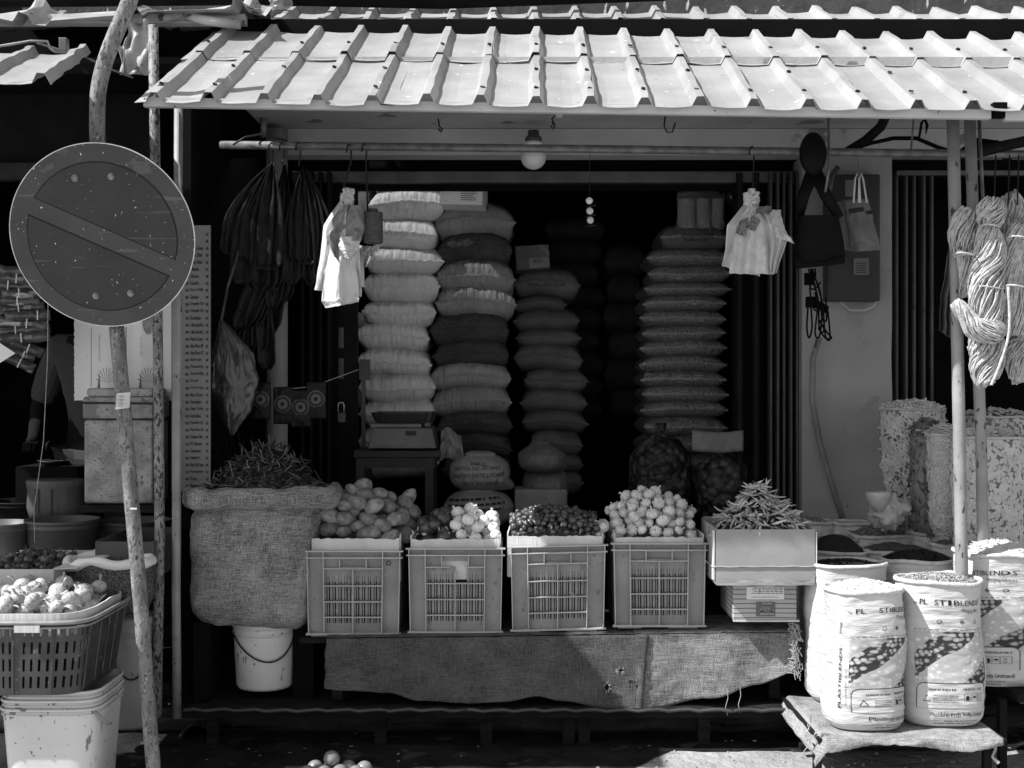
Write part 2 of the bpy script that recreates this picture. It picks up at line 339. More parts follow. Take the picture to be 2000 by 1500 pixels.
# ------------------------------------------------------------------ shop building
FY = 5.5
B = thing('shop_building', (.2, FY, .1), 'open fronted grocery shop with plastered beam, pillar and dark sack store behind the crates', 'shop')
b = MB(); b.box(X_(515, FY), 3.2, 4.62, 5.6, 2.516, 2.60); b.build('awning_slab', M['plaster'], B)
b = MB(); b.box(X_(548, FY), 3.2, FY, 5.62, 2.395, 2.513); b.build('front_beam', M['plaster'], B)
b = MB(); x0, x1 = X_(1567, FY), X_(1742, FY)
b.grid(lambda u, v: (x0+(x1-x0)*u+.006*nz(v*9, 3)*(u > .9), FY+.006*nz(u*4, v*9), .1+2.292*v), 30, 90)
b.box(x0, x1-.01, FY+.012, 5.9, .1, 2.39); b.build('plaster_pillar', M['pillar'], B, smooth=False)
b = MB(); b.box(X_(570, 5.6), X_(1565, 5.6), 5.6, 5.66, Z_(356, 5.6), Z_(334, 5.6)); b.build('lintel', M['steel'], B, bevel=.004)
b = MB(); b.box(X_(570, 5.6), X_(1560, 5.6), 5.68, 5.74, Z_(356, 5.6)-.02, 2.6); b.build('roller_box', M['black'], B)
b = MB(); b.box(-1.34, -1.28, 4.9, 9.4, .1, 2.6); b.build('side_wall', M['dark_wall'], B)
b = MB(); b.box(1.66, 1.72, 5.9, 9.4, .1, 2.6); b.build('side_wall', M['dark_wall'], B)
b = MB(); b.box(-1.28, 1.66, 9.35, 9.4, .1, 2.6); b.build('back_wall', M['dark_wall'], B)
HX0, HX1, HY0, HY1 = -1.22, -.30, 5.68, 6.04  # ceiling opening added to let light onto the left sack stack
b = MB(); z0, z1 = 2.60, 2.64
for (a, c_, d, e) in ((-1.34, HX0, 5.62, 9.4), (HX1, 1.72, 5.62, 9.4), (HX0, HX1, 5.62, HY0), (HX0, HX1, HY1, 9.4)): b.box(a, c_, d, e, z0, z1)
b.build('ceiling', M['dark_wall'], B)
sk = bpy.data.materials.new('added_light_sheet'); sk.use_nodes = True; N = sk.node_tree.nodes; N.clear()
tr = N.new('ShaderNodeBsdfTranslucent'); tr.inputs[0].default_value = (.95, .95, .95, 1); mo = N.new('ShaderNodeOutputMaterial'); tp = N.new('ShaderNodeBsdfTransparent'); mxs = N.new('ShaderNodeMixShader'); mxs.inputs[0].default_value = .25
sk.node_tree.links.new(tr.outputs[0], mxs.inputs[1]); sk.node_tree.links.new(tp.outputs[0], mxs.inputs[2]); sk.node_tree.links.new(mxs.outputs[0], mo.inputs[0])
b = MB(); b.grid(lambda u, v: (HX0-.04+u*(HX1-HX0+.08), HY0-.03+v*(HY1-HY0+.06), 2.655+.006*math.sin(u*50)), 60, 2); b.build('added_light_sheet', sk, B, smooth=True)  # translucent sheet, added to brighten the top sacks
b = MB(); b.box(-1.28, 1.66, 5.2, 9.35, .102, .15); b.build('shop_floor', M['mat_dark'], B)
# folded shutters either side
def shutter(xa, xb, Y, zt, label, n, light=True, off=0):
    r = thing('folding_shutter', ((xa+xb)/2, Y, .1), label, 'shutter')
    random.seed(int(xa*100)); x = xa
    for i in range(n):
        w = (xb-xa)/n
        m_ = MB(); x0 = xa+i*w
        m_.box(x0+w*.12, x0+w*.50, Y-.012*(i % 2), Y+.05, .1, zt); m_.tube([(x0+w*.31, Y-.012*(i % 2), .12), (x0+w*.31, Y-.012*(i % 2), zt-.01)], w*.17, 8)
        m_.build('shutter_rail', M['shutter'] if light else M['shutter_dark'], r, smooth=False)
    m_ = MB(); m_.box(xa, xb, Y+.06, Y+.075, .1, zt); m_.build('backing', M['black'], r)
    return r
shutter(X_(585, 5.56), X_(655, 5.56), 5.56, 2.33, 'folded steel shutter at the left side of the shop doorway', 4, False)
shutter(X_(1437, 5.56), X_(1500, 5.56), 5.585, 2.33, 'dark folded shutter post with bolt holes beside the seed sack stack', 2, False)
shutter(X_(1502, 5.56), X_(1566, 5.56), 5.56, 2.33, 'folded grey shutter rails against the left edge of the plaster pillar', 5)
shutter(X_(1746, 5.56), X_(1832, 5.56), 5.56, 2.33, 'folded shutter rails between the plaster pillar and the rope skeins', 5)
# dark door leaf with padlock
r = thing('door_leaf', (X_(668, 5.7), 5.7, .1), 'dark wooden door leaf with hanging padlock beside the white sack stack', 'door')
b = MB(); b.box(X_(632, 5.7), X_(698, 5.7), 5.7, 5.74, .15, 2.28); b.build('panel', M['shutter_dark'], r)
b = MB()
for py in (640, 700): b.box(X_(662, 5.7), X_(672, 5.7), 5.685, 5.698, Z_(py+40, 5.7), Z_(py, 5.7))
b.build('bolt', M['steel'], r)
c = P(666, 800, 5.66); b = MB(); b.box(c.x-.022, c.x+.022, 5.65, 5.672, c.z-.06, c.z-.012); pdl = b.build('padlock', M['steel'], r, bevel=.004)
b = MB(); b.tube([c+Vector((x, 0, z)) for x, z in ((-.014, -.01), (-.014, .02), (-.008, .032), (.008, .032), (.014, .02), (.014, -.01))], .0035, 6); b.build('shackle', M['sign_rim'], pdl, smooth=True)
# round white pillar left of door
b = MB(); b.lathe([(.047, 0), (.047, 2.39)], c=(X_(541, 5.42), 5.42, .1), n=28, capt=True)
tag(b.build('round_column', M['pillar'], smooth=True), 'round painted column left of the doorway behind the hanging black bags', 'column')
b = MB(); c = P(515, 222, 5.3); b.tube([P(514, 215, 5.3), P(515, 268, 5.3)], .014, 10)
tag(b.build('hanger_pipe', M['pipe'], smooth=True), 'short vertical pipe stub above the left end of the hanging rail', 'pipe')
# neighbours
L_ = thing('left_shop', (-2.6, 5.5, .1), 'dark neighbouring shop at the left behind the road sign', 'shop')
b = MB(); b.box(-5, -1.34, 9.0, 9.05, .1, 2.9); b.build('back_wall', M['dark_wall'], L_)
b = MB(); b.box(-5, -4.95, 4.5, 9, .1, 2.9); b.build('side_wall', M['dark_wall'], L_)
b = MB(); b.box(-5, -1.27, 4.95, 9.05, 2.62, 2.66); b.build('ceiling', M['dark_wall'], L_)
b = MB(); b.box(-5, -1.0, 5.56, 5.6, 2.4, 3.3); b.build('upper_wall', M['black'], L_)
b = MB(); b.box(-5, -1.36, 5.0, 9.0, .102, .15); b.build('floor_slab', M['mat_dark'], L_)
b = MB(); b.box(-5, X_(300, 5.3), 5.3, 5.36, Z_(330, 5.3), Z_(160, 5.3)); b.build('fascia_board', M['shutter_dark'], L_)
b = MB(); b.box(-5, X_(105, 5.2), 5.2, 5.26, Z_(350, 5.2), Z_(318, 5.2)); b.build('cross_beam', M['concrete'], L_)
R_ = thing('right_shop', (2.6, 5.6, .1), 'dark neighbouring shop behind the rope skeins on the right', 'shop')
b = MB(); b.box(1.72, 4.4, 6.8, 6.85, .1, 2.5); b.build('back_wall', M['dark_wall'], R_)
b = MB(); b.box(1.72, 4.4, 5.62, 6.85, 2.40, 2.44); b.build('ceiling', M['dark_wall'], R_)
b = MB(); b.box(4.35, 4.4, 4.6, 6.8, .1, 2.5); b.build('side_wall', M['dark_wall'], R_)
b = MB(); b.box(X_(1752, 5.53), 4.4, 5.53, 5.56, Z_(342, 5.53), Z_(333, 5.53)); b.build('lintel', M['steel'], R_)
b = MB(); b.box(X_(1745, 5.6), 4.4, 5.62, 5.66, Z_(334, 5.6), 2.395); b.build('roller_box', M['black'], R_)
# stained gutter wall above everything
b = MB(); b.grid(lambda u, v: (-2.2+u*6.4, 5.52, 2.98+.03*(u)+v*.16), 8, 4); b.box(-2.2, 4.2, 5.53, 5.60, 3.0, 3.14)
tag(b.build('gutter_wall', M['stain']), 'stained concrete gutter wall with pale drips above the roof sheets', 'wall')
b = MB(); b.tube([P(-700, 6, 5.35), P(500, -6, 5.35), P(860, 2, 5.38), P(1300, -14, 5.35)], .035, 12)
tag(b.build('gutter_pipe', M['black'], smooth=True), 'long black drain pipe running along the top of the stained wall', 'pipe')
b = MB(); b.grid(lambda u, v: P(525+u*46+6*nz(u*4, v*3), 22-v*30, 5.3)+Vector((0, -.03*math.sin(u*3)+.012*nz(u*9, v*9, 2), 0)), 14, 12)
tag(b.build('plastic_wrap', M['bag_clear'], smooth=True, solid=.002), 'crinkled clear plastic wrapped round the pipe above the roof', 'plastic wrap')

# ------------------------------------------------------------------ roof sheets
PITCH = .18; RX0 = -1.18
def ribh(x, x0, pitch=PITCH, h=.031, tw=.011, bw_=.027):
    d = abs((x-x0+pitch*50) % pitch); d = min(d, pitch-d)
    return h if d < tw else (h*(bw_-d)/(bw_-tw) if d < bw_ else -.004*math.sin((d-bw_)/(pitch/2-bw_)*PI/2))
def roofsheet(name, xa, xb, Ya, Yb, zf, x0, label, group, m='roof', jag=.013, dent=.006, seed=0, nails=(), pitch=PITCH, cat='roofing sheet', shear=.02, crumple=0):
    xs = set([xa, xb]); k = math.floor((xa-x0)/pitch)-1
    while x0+k*pitch < xb+pitch:
        cx = x0+k*pitch
        for d in (-.027, -.011, -.004, .004, .011, .027, .06, .09, -.06): 
            if xa < cx+d < xb: xs.add(round(cx+d, 5))
        k += 1
    xs = sorted(xs); nu = len(xs)-1; nv = 16
    def fn(u, v):
        x = xs[round(u*nu)]; Y = Ya+(Yb-Ya)*v; Y2 = Y+(jag*nz(x*13, seed, 5)-.008*(ribh(x, x0, pitch) > .01))*(1-v)
        z = zf(x, Y)+ribh(x, x0, pitch)*(1+.12*nz(x*3, seed))+dent*nz(x*4, Y*5, seed)+crumple*nz(x*5, Y*6, seed+3)
        return (x+shear*(Y-4.05)+dent*nz(x*7, Y*9, seed+9), Y2, z)
    g = MB(); g.grid(fn, nu, nv); o = g.build(name, M[m], solid=.0016); tag(o, label, cat, group)
    if nails:
        k = math.ceil((xa-x0)/pitch); random.seed(seed)
        while x0+k*pitch < xb:
            for Yn in nails:
                if random.random() < .75:
                    x = x0+k*pitch; zz = zf(x, Yn)+.034+dent; xx = x+shear*(Yn-4.05)
                    n_ = MB(); n_.obox((xx, Yn, zz-.001), (.013, .011, .006), Matrix.Rotation(rnd(-.8, .8), 3, 'Z')@Matrix.Rotation(.3, 3, 'Y')); n_.build('roofing_nail', M['wire'], o)
            k += 1
    return o
zmain = lambda x, Y: 2.297+(Y-4.05)*.510-.0135*(x+1.18)+.004
gr = 'corrugated sheets of the main roof'
edges = [-1.245, -.46+.015, .26+.015, 1.16+.015, 2.3]
names = ['left end', 'second from the left', 'third from the left', 'right end']
for i in range(4):
    roofsheet('roofing_sheet', edges[i], edges[i+1]+.055, 4.05, 4.66, lambda x, Y, i=i: zmain(x, Y)+.0026*i, RX0, 'white corrugated sheet at the lower edge of the main roof, '+names[i], gr, seed=i+1, nails=(4.13, 4.38))
ue = [-1.25, -.82+.015, -.10+.015, .98+.015, 2.4]
for i in range(4):
    roofsheet('roofing_sheet', ue[i], ue[i+1]+.055, 4.60+.004*i, 5.06, lambda x, Y, i=i: zmain(x, Y)+.006+.0026*i, RX0, 'white corrugated sheet in the upper course of the main roof, '+names[i], gr, seed=i+11, nails=(4.72,))
zt = lambda x, Y: 2.885+(Y-5.2)*.46-.004*x+.008*nz(x*2, 7)
for i, (a, c_) in enumerate(((-1.05, .1), (.06, 1.2), (1.16, 2.6))):
    roofsheet('roofing_sheet', a, c_, 5.19, 5.6, lambda x, Y, i=i: zt(x, Y)+.004*i, RX0+.02, 'weathered corrugated sheet of the higher roof, '+['left', 'middle', 'right'][i]+' of the row under the stained wall', 'sheets of the higher roof', m='roof', jag=.02, dent=.009, seed=30+i, shear=0)
b = MB(); b.box(-1.25, 2.6, 5.10, 5.14, 2.70, 2.885); tag(b.build('gap_shade_strip', M['black']), 'black strip standing in for the shade in the gap between the two roofs', 'shade strip')  # black filler painting the shade under the higher roof edge
# fascia boards
b = MB(); a0, a1, YF = P(280, 190, 4.075), P(1936, 214, 4.075), 4.075
def fas(xa, xb, za0, za1, hh):
    m_ = MB(); m_.add([(xa, YF, za0), (xb, YF, za1), (xb, YF, za1-hh), (xa, YF, za0-hh), (xa, YF+.025, za0), (xb, YF+.025, za1), (xb, YF+.025, za1-hh), (xa, YF+.025, za0-hh)],
        [(0, 1, 2, 3), (7, 6, 5, 4), (0, 4, 5, 1), (3, 2, 6, 7), (0, 3, 7, 4), (1, 5, 6, 2)]); return m_
tag(fas(a0.x, a1.x, a0.z, a1.z, .030).build('fascia_board', M['fascia']), 'long pale board under the front edge of the main roof', 'fascia board')
c0, c1 = P(1965, 214, 4.07), P(2200, 216, 4.07)
tag(fas(c0.x, c1.x, c0.z, c1.z, .034).build('fascia_board', M['fascia']), 'short pale board under the roof edge at the far right', 'fascia board')
b = MB(); b.obox(P(1951, 216, 4.09), (.045, .03, .05)); tag(b.build('joist_end', M['black']), 'open dark joist end between the two pale fascia boards', 'joist')
# rafters under the roof
for i, px in enumerate((420, 780, 1180, 1620)):
    x = X_(px, 4.3); b = MB(); z_ = lambda Y: zmain(x, Y)-.012
    b.add([(x-.02, 4.11, z_(4.11)), (x+.02, 4.11, z_(4.11)), (x+.02, 4.62, z_(4.62)), (x-.02, 4.62, z_(4.62)), (x-.02, 4.11, z_(4.11)-.03), (x+.02, 4.11, z_(4.11)-.03), (x+.02, 4.62, z_(4.62)-.03), (x-.02, 4.62, z_(4.62)-.03)],
          [(0, 1, 2, 3), (7, 6, 5, 4), (0, 4, 5, 1), (3, 2, 6, 7), (0, 3, 7, 4), (1, 5, 6, 2)])
    tag(b.build('rafter', M['wood']), 'hidden timber rafter under the main roof sheets', 'rafter', 'rafters under the main roof')
# left roofs
roofsheet('roofing_sheet', -3.3, -1.47, 3.70, 4.75, lambda x, Y: 2.275+(Y-3.7)*.36+.02*(x+1.4), -1.50, 'low bent corrugated sheet of the neighbouring roof left of the sign post', None, m='roof', pitch=.2, dent=.012, seed=51, jag=.03, shear=-.22)
b = MB(); b.obox(P(125, 88, 4.6), (.03, .03, .05)); tag(b.build('roof_clip', M['steel'], bevel=.003), 'small square metal clip on the wire over the left roof', 'clip')
b = MB(); b.tube([P(-60, 96, 4.5), P(0, 90, 4.5), P(60, 80, 4.5), P(93, 81, 4.5), P(98, 94, 4.5), P(106, 101, 4.5), P(130, 102, 4.5)], .005, 6); b.tube([P(72, 84, 4.5), P(120, 98, 4.6), P(160, 108, 4.6), P(215, 135, 4.7), P(260, 152, 4.7)], .004, 6)
tag(b.build('bent_wire', M['pipe'], smooth=True), 'thin bent wire lying over the left roof sheet', 'wire')
b = MB(); b.box(-3, X_(98, 4.3), 4.3, 4.35, 2.28, 2.34); b.build('x', M['wood']); bpy.data.objects.remove(bpy.data.objects['x'])
b = MB(); b.box(-3, -1.53, 4.2, 4.9, 2.28, 2.285)
roofsheet('torn_sheet', -3.0, -1.02, 4.86, 5.5, lambda x, Y: 2.845+(Y-4.86)*.20-.03*math.exp(-((x+2.0)/.12)**2)*(Y < 5), -1.1, 'crumpled torn roofing sheet across the top left corner', None, m='roof_old', pitch=.42, dent=.03, seed=61, jag=.14, crumple=.07)
b = MB(); b.box(-3, X_(480, 5.0), 4.98, 5.03, Z_(48, 5.0), Z_(30, 5.0)); tag(b.build('roof_beam', M['fascia']), 'grey timber beam under the crumpled sheet at top left', 'beam')
b = MB(); b.grid(lambda u, v: P(248+u*42-v*(14-u*20)+5*nz(v*3, u*2), 48+v*98-u*12*(1-v), 4.9)+Vector((0, .05*nz(u*3, v*3, 4), 0)), 12, 16)
tag(b.build('hanging_scrap', M['roof_old'], smooth=True, solid=.002), 'torn metal scrap hanging beside the bent sign post', 'metal scrap')
b = MB(); b.grid(lambda u, v: P(228+u*18*(1-v)+v*16, 85+v*55+u*8, 4.75)+Vector((0, .03*math.sin(u*4), 0)), 6, 8)
tag(b.build('hanging_scrap', M['roof'], smooth=True, solid=.002), 'small bright curled metal strip just right of the sign post bend', 'metal scrap')
b = MB(); b.tube([P(312, 38, 4.95), P(330, 34, 4.95), P(360, 30, 4.95), P(400, 40, 4.9), P(470, 48, 4.9)], .020, 8)
tag(b.build('bent_pipe', M['roof_old'], smooth=True), 'bent pale pipe joining the left roof to the main roof', 'pipe')

# ------------------------------------------------------------------ poles and rails
def pole(pts, r, m, name, label, cat='pole', n=20):
    q = MB(); q.tube(pts, r, n); return tag(q.build(name, M[m], smooth=True), label, cat)
pole([P(349, 205, 4.62), P(346, 700, 4.62), P(344, 1160, 4.62), P(346, 1402, 4.62)], .0165, 'pole', 'roof_pole', 'slim pale painted pole at the left corner of the roof beside the price board')
pole([P(299, 50, 4.55), P(303, 300, 4.55), P(309, 720, 4.55), P(312, 1060, 4.55), P(306, 1400, 4.55)], .0185, 'pole_flaked', 'roof_pole', 'dark pole with heavily flaked paint between sign post and price board')
pole([P(1861, 222, 4.32), P(1868, 560, 4.32), P(1878, 1090, 4.32), P(1883, 1330, 4.32)], .0215, 'pole', 'roof_pole', 'pale pole right of the pillar, rising in front of the snack bags')
pole([P(1894, 222, 4.5), P(1905, 560, 4.5), P(1916, 860, 4.5), P(1924, 1250, 4.5)], .0205, 'pole', 'roof_pole', 'pale pole just behind and right of the front one, partly hidden by rope')
pole([P(1912, 225, 4.55), P(1921, 420, 4.55)], .007, 'pipe', 'steel_bar', 'thin ribbed steel bar beside the rear right pole', 'bar', 8)
pole([P(430, 283, 4.95), P(1150, 291, 4.95), P(1860, 300, 4.95), P(2120, 303, 4.95)], .0165, 'pipe', 'hanging_rail', 'long horizontal steel rail the bags hang from', 'rail')
pole([P(1618, 222, 4.9), P(1619, 330, 4.9), P(1612, 375, 4.9)], .0055, 'pipe', 'hanger_strap', 'thin vertical strap beside the black helmet shaped bag', 'strap', 8)
pole([P(1736, 215, 5.0), P(1720, 248, 5.0), P(1690, 275, 5.0), P(1656, 296, 5.0)], .020, 'shutter_dark', 'corrugated_conduit', 'thick dark corrugated conduit curving down to the rail', 'conduit', 14)
pole([P(1655, 296, 5.2), P(1700, 280, 5.2), P(1745, 270, 5.2), P(1790, 270, 5.2), P(1830, 287, 5.2), P(1852, 296, 5.2)], [.006, .008, .009, .009, .009, .012], 'black', 'black_cable', 'black cable arching over the rail under the right ceiling', 'cable', 8)
pole([P(1795, 270, 5.15), P(1800, 240, 5.15), P(1806, 232, 5.15), P(1811, 245, 5.15), P(1808, 262, 5.15)], [.005, .006, .008, .007, .002], 'black', 'cable_tie', 'knotted black cord hanging from the right ceiling above the cable', 'cord', 6)
pole([P(1785, 225, 5.0), P(1779, 300, 5.0)], .004, 'pipe', 'hanger_wire', 'thin wire between the right ceiling and the rail', 'wire', 6)
pole([P(1637, 326, 5.35), P(1624, 345, 5.35), P(1620, 372, 5.3)], .012, 'steel', 'pipe_elbow', 'short grey pipe elbow beside the meter box', 'pipe', 10)
pole([P(1600, 660, 5.44), P(1588, 700, 5.44), P(1586, 780, 5.44), P(1600, 860, 5.44), P(1622, 940, 5.44), P(1646, 1012, 5.44)], .0135, 'cloth_bag', 'cable_conduit', 'curved grey conduit running down the plaster pillar', 'conduit', 12)
pole([P(455, 283, 4.9), P(478, 268, 4.9), P(510, 262, 4.95), P(560, 275, 4.95)], .004, 'wire', 'loose_wire', 'loose wire looped over the left end of the rail', 'wire', 6)
pole([P(1900, 300, 4.6), P(1960, 285, 4.9), P(2040, 268, 5.0)], .022, 'shutter_dark', 'mesh_roll', 'roll of dark mesh lying above the rail at the far right', 'mesh roll', 10)
pole([P(1870, 310, 5.0), P(1910, 280, 5.0), P(1945, 285, 5.0), P(1975, 310, 5.0)], .025, 'black', 'mesh_roll', 'crumpled dark mesh bundle just right of the rear pole', 'mesh roll', 10)
# hooks on the ceiling
for (px, py, pts, lb) in ((860, 240, ((-4, -8), (-2, 6), (4, 14), (2, 18), (-4, 12)), 'small wire loop hook under the ceiling left of the globe lamp'), (1305, 232, ((-6, -4), (-8, 14), (-2, 26), (8, 26), (14, 8)), 'open wire hook under the ceiling right of the globe lamp'), (1080, 232, ((4, -6), (-2, 0), (2, 10), (-4, 14), (0, 20), (4, 12), (-2, 6)), 'knotted wire stub under the ceiling above the globe lamp')):
    q = MB(); q.tube([P(px+a, py+c_, 5.15) for a, c_ in pts], .0035, 6); tag(q.build('ceiling_hook', M['wire'], smooth=True), lb, 'hook')
q = MB(); q.obox(P(1092, 223, 5.1), (.03, .03, .03)); tag(q.build('cable_socket', M['fascia'], bevel=.004), 'small white socket on the ceiling above the globe lamp', 'socket')
# globe lamp
c = P(1042, 306, 5.3); r = thing('globe_lamp', c, 'unlit white glass globe lamp hanging under the front beam', 'lamp')
q = MB(); R0 = .056; q.lathe([(R0*math.sin(a), -R0*math.cos(a)) for a in [i*PI/18 for i in range(0, 15)]]+[(.042, .045), (.040, .062), (.026, .066)], c=c, n=32); q.build('globe', M['globe'], r, smooth=True)
q = MB(); q.lathe([(.036, .060), (.036, .082), (.024, .092), (.024, .112)], c=c, n=24, capt=True); q.build('lamp_holder', M['shutter'], r, smooth=True)

# ------------------------------------------------------------------ road sign
YS = 4.0; sc = P(200, 461.5, YS); r = thing('road_sign', (X_(305, 4.06), 4.06, 0), 'round no stopping style road sign with diagonal bar on a bent flaking post', 'road sign')
tilt = Matrix.Rotation(math.radians(16), 3, 'X') @ Matrix.Rotation(math.radians(0), 3, 'Y')
def SD(x, y, h): # disc plane: x right, y up, h towards the camera
    return sc+tilt@Vector((x, -h, y))
RD = 180*YS/F
def circ(r_, n, a0=0, a1=2*PI): return [(r_*math.cos(a0+(a1-a0)*k/n), r_*math.sin(a0+(a1-a0)*k/n)) for k in range(n)]
q = MB(); q.prism(circ(RD, 96), SD, -.002, .0); q.build('sign_plate', M['sign_face'], r)
q = MB(); n = 96
for k in range(n):
    a, a2 = 2*PI*k/n, 2*PI*(k+1)/n
    vs_ = [SD(rr*math.cos(w), rr*math.sin(w), h) for w in (a, a2) for rr, h in ((RD-.002, -.003), (RD+.0014, -.003), (RD+.0014, .001), (RD-.0015, .0012))]
    q.add(vs_, [(0, 4, 5, 1), (1, 5, 6, 2), (2, 6, 7, 3)])
q.build('sign_edge', M['sign_rim'], r)
U = YS/F; al = math.radians(-24.6); dirv = (math.cos(al), math.sin(al)); nrm = (-dirv[1], dirv[0])
def seg(rad, d, sgn, n=60):       # circle segment beyond the line at distance d along the normal
    a = math.acos(d/rad); base = math.atan2(nrm[1]*sgn, nrm[0]*sgn)
    return [(rad*math.cos(base-a+2*a*k/n), rad*math.sin(base-a+2*a*k/n)) for k in range(n+1)]
for sgn in (1, -1):
    q = MB(); q.prism([(x, y-.003) for x, y in seg(147*U, 17*U, sgn)], SD, .0, .0012); a_ = q.build('outline', M['sign_line'], r)
    q = MB(); q.prism([(x, y-.003) for x, y in seg(144.6*U, 19.4*U, sgn)], SD, .0012, .0022); q.build('inner_field', M['sign_inner'], r)
for (px, py) in ((158, 353), (228, 350), (177, 575), (246, 570)):
    q = MB(); x, y = (px-200)*U, (461.5-py)*U/.96
    q.prism([(x+.0085*math.cos(a*PI/3), y+.0085*math.sin(a*PI/3)) for a in range(6)], SD, .003, .010); q.prism([(x+.0115*math.cos(a*PI/8), y+.0115*math.sin(a*PI/8)) for a in range(16)], SD, .0022, .004)
    q.build('bolt', M['bolt'], r)
pp = [(306, 1560, 4.06), (298, 1480, 4.06), (272, 1150, 4.06), (250, 900, 4.08), (232, 690, 4.115), (224, 600, 4.135), (207, 440, 4.13), (192, 300, 4.12), (190, 215, 4.10), (194, 165, 4.10), (207, 115, 4.10), (226, 65, 4.10), (248, 15, 4.10), (266, -40, 4.10), (290, -110, 4.1)]
pts = [P(*a) for a in pp]; pts[0].z = 0
def catmull(pts, n=6):
    out = []
    for i in range(len(pts)-1):
        p0, p1, p2, p3 = pts[max(i-1, 0)], pts[i], pts[i+1], pts[min(i+2, len(pts)-1)]
        for k in range(n):
            t = k/n; out.append(.5*((2*p1)+(p2-p0)*t+(2*p0-5*p1+4*p2-p3)*t*t+(3*p1-p0-3*p2+p3)*t**3))
    return out+[pts[-1]]
cp = catmull(pts); q = MB(); q.tube(cp, [.0235+.003*min(1, i/len(cp)*1.4) for i in range(len(cp))], 28); q.build('post', M['post'], r, smooth=True)
q = MB(); a = P(239, 783, 4.035); q.grid(lambda u, v: (a.x+(u-.5)*.046+(.5-v)*-.004, a.y+.018*(2*u-1)**2-.012+.002*nz(u*8, v*8), a.z+(v-.5)*.052+(u-.5)*.006), 12, 10)
stk = q.build('sticker', M['paper'], r, smooth=True)
q = MB()
for i in range(9): q.box(a.x-.016, a.x+.010+.006*math.sin(i*2.3), a.y-.0165, a.y-.0155, a.z+.018-i*.0045, a.z+.0192-i*.0045)
q.build('sticker_lines', M['ink_grey'], stk)
q = MB(); a = P(262, 993, 4.035); q.box(a.x-.011, a.x+.011, a.y-.0085, a.y-.006, a.z-.003, a.z+.003); q.build('tape_patch', M['paper'], r)
# ------------------------------------------------------------------ lettering
_font = {}
def text_pts(s, size=1.0):
    cu = bpy.data.curves.new('t', 'FONT'); cu.body = s; cu.size = size; cu.resolution_u = 2; cu.align_x = 'LEFT'
    o = bpy.data.objects.new('t', cu); col.objects.link(o); bpy.context.view_layer.update()
    me = bpy.data.meshes.new_from_object(o.evaluated_get(bpy.context.evaluated_depsgraph_get()))
    vs = [(v.co.x, v.co.y) for v in me.vertices]; fs = [tuple(p.vertices) for p in me.polygons]
    bpy.data.objects.remove(o); bpy.data.meshes.remove(me); bpy.data.curves.remove(cu); return vs, fs
def lettering(q, s, w, h, fmap, bold=0):
    """adds text s to q, fitted to width w and height h, mapped through fmap(x,y) with x,y measured from its lower left"""
    if s not in _font: _font[s] = text_pts(s)
    vs, fs = _font[s]
    if not vs: return
    x0 = min(v[0] for v in vs); x1 = max(v[0] for v in vs); y0 = min(v[1] for v in vs); y1 = max(v[1] for v in vs)
    sx, sy = w/(x1-x0), h/max(1e-6, y1-y0)
    for d in ((0, 0), (bold, 0)) if bold else ((0, 0),):
        q.add([fmap((a-x0)*sx+d[0], (c-y0)*sy+d[1]) for a, c in vs], fs)
def bars(q, n, w, h, fmap, gap=.55, ragged=.3):
    for i in range(n):
        y = h*(1-(i+1)/n); ww = w*(1-ragged*random.random()); x = 0
        while x < ww:
            l = w*rnd(.05, .16); x2 = min(ww, x+l); y2 = y+h/n*(1-gap)
            q.add([fmap(x, y), fmap(x2, y), fmap(x2, y2), fmap(x, y2)], [(0, 1, 2, 3)]); x = x2+w*.025

# ------------------------------------------------------------------ stacked sacks
def pillow(W, D, H, bend=0, seed=0, nu=56, nv=36, wr=.004, asym=0):
    """filled sack lying flat, front seam facing the street; returns mesh data in local space (origin bottom centre)"""
    q = MB(); h0 = H/2
    def fn(u, v):
        x = (u*2-1); a = 2*PI*v; ca, sa = math.cos(a), math.sin(a)
        e = max(0, 1-abs(x)**6)**.45
        ww = (W/2)*x*(1-.05*abs(sa)); dd = D/2*(1-.05*(1-e))
        y = -dd*(abs(ca)**.75)*(1 if ca > 0 else -1)
        z = h0*e*(abs(sa)**.68)*(1 if sa > 0 else -1)
        fr = max(0, ca)**1.5
        wn_ = wr*fr*abs(sa)**.35*e*(nz(ww*62, seed, a*1.2)+.8*nz(ww*120, seed+3, a*2)+.5*nz(ww*30+z*20, seed))
        y -= wn_*1.3; z += wn_*.5
        z += .05*H*nz(x*1.7, y*6, seed+7)+bend*(1-x*x)-bend*.5+asym*x
        x_ = ww+.010*fr*nz(z*40, seed+1)
        return (x_, y, z+h0)
    q.grid(lambda u, v: fn(u, 1-v), nu, nv); return q, fn
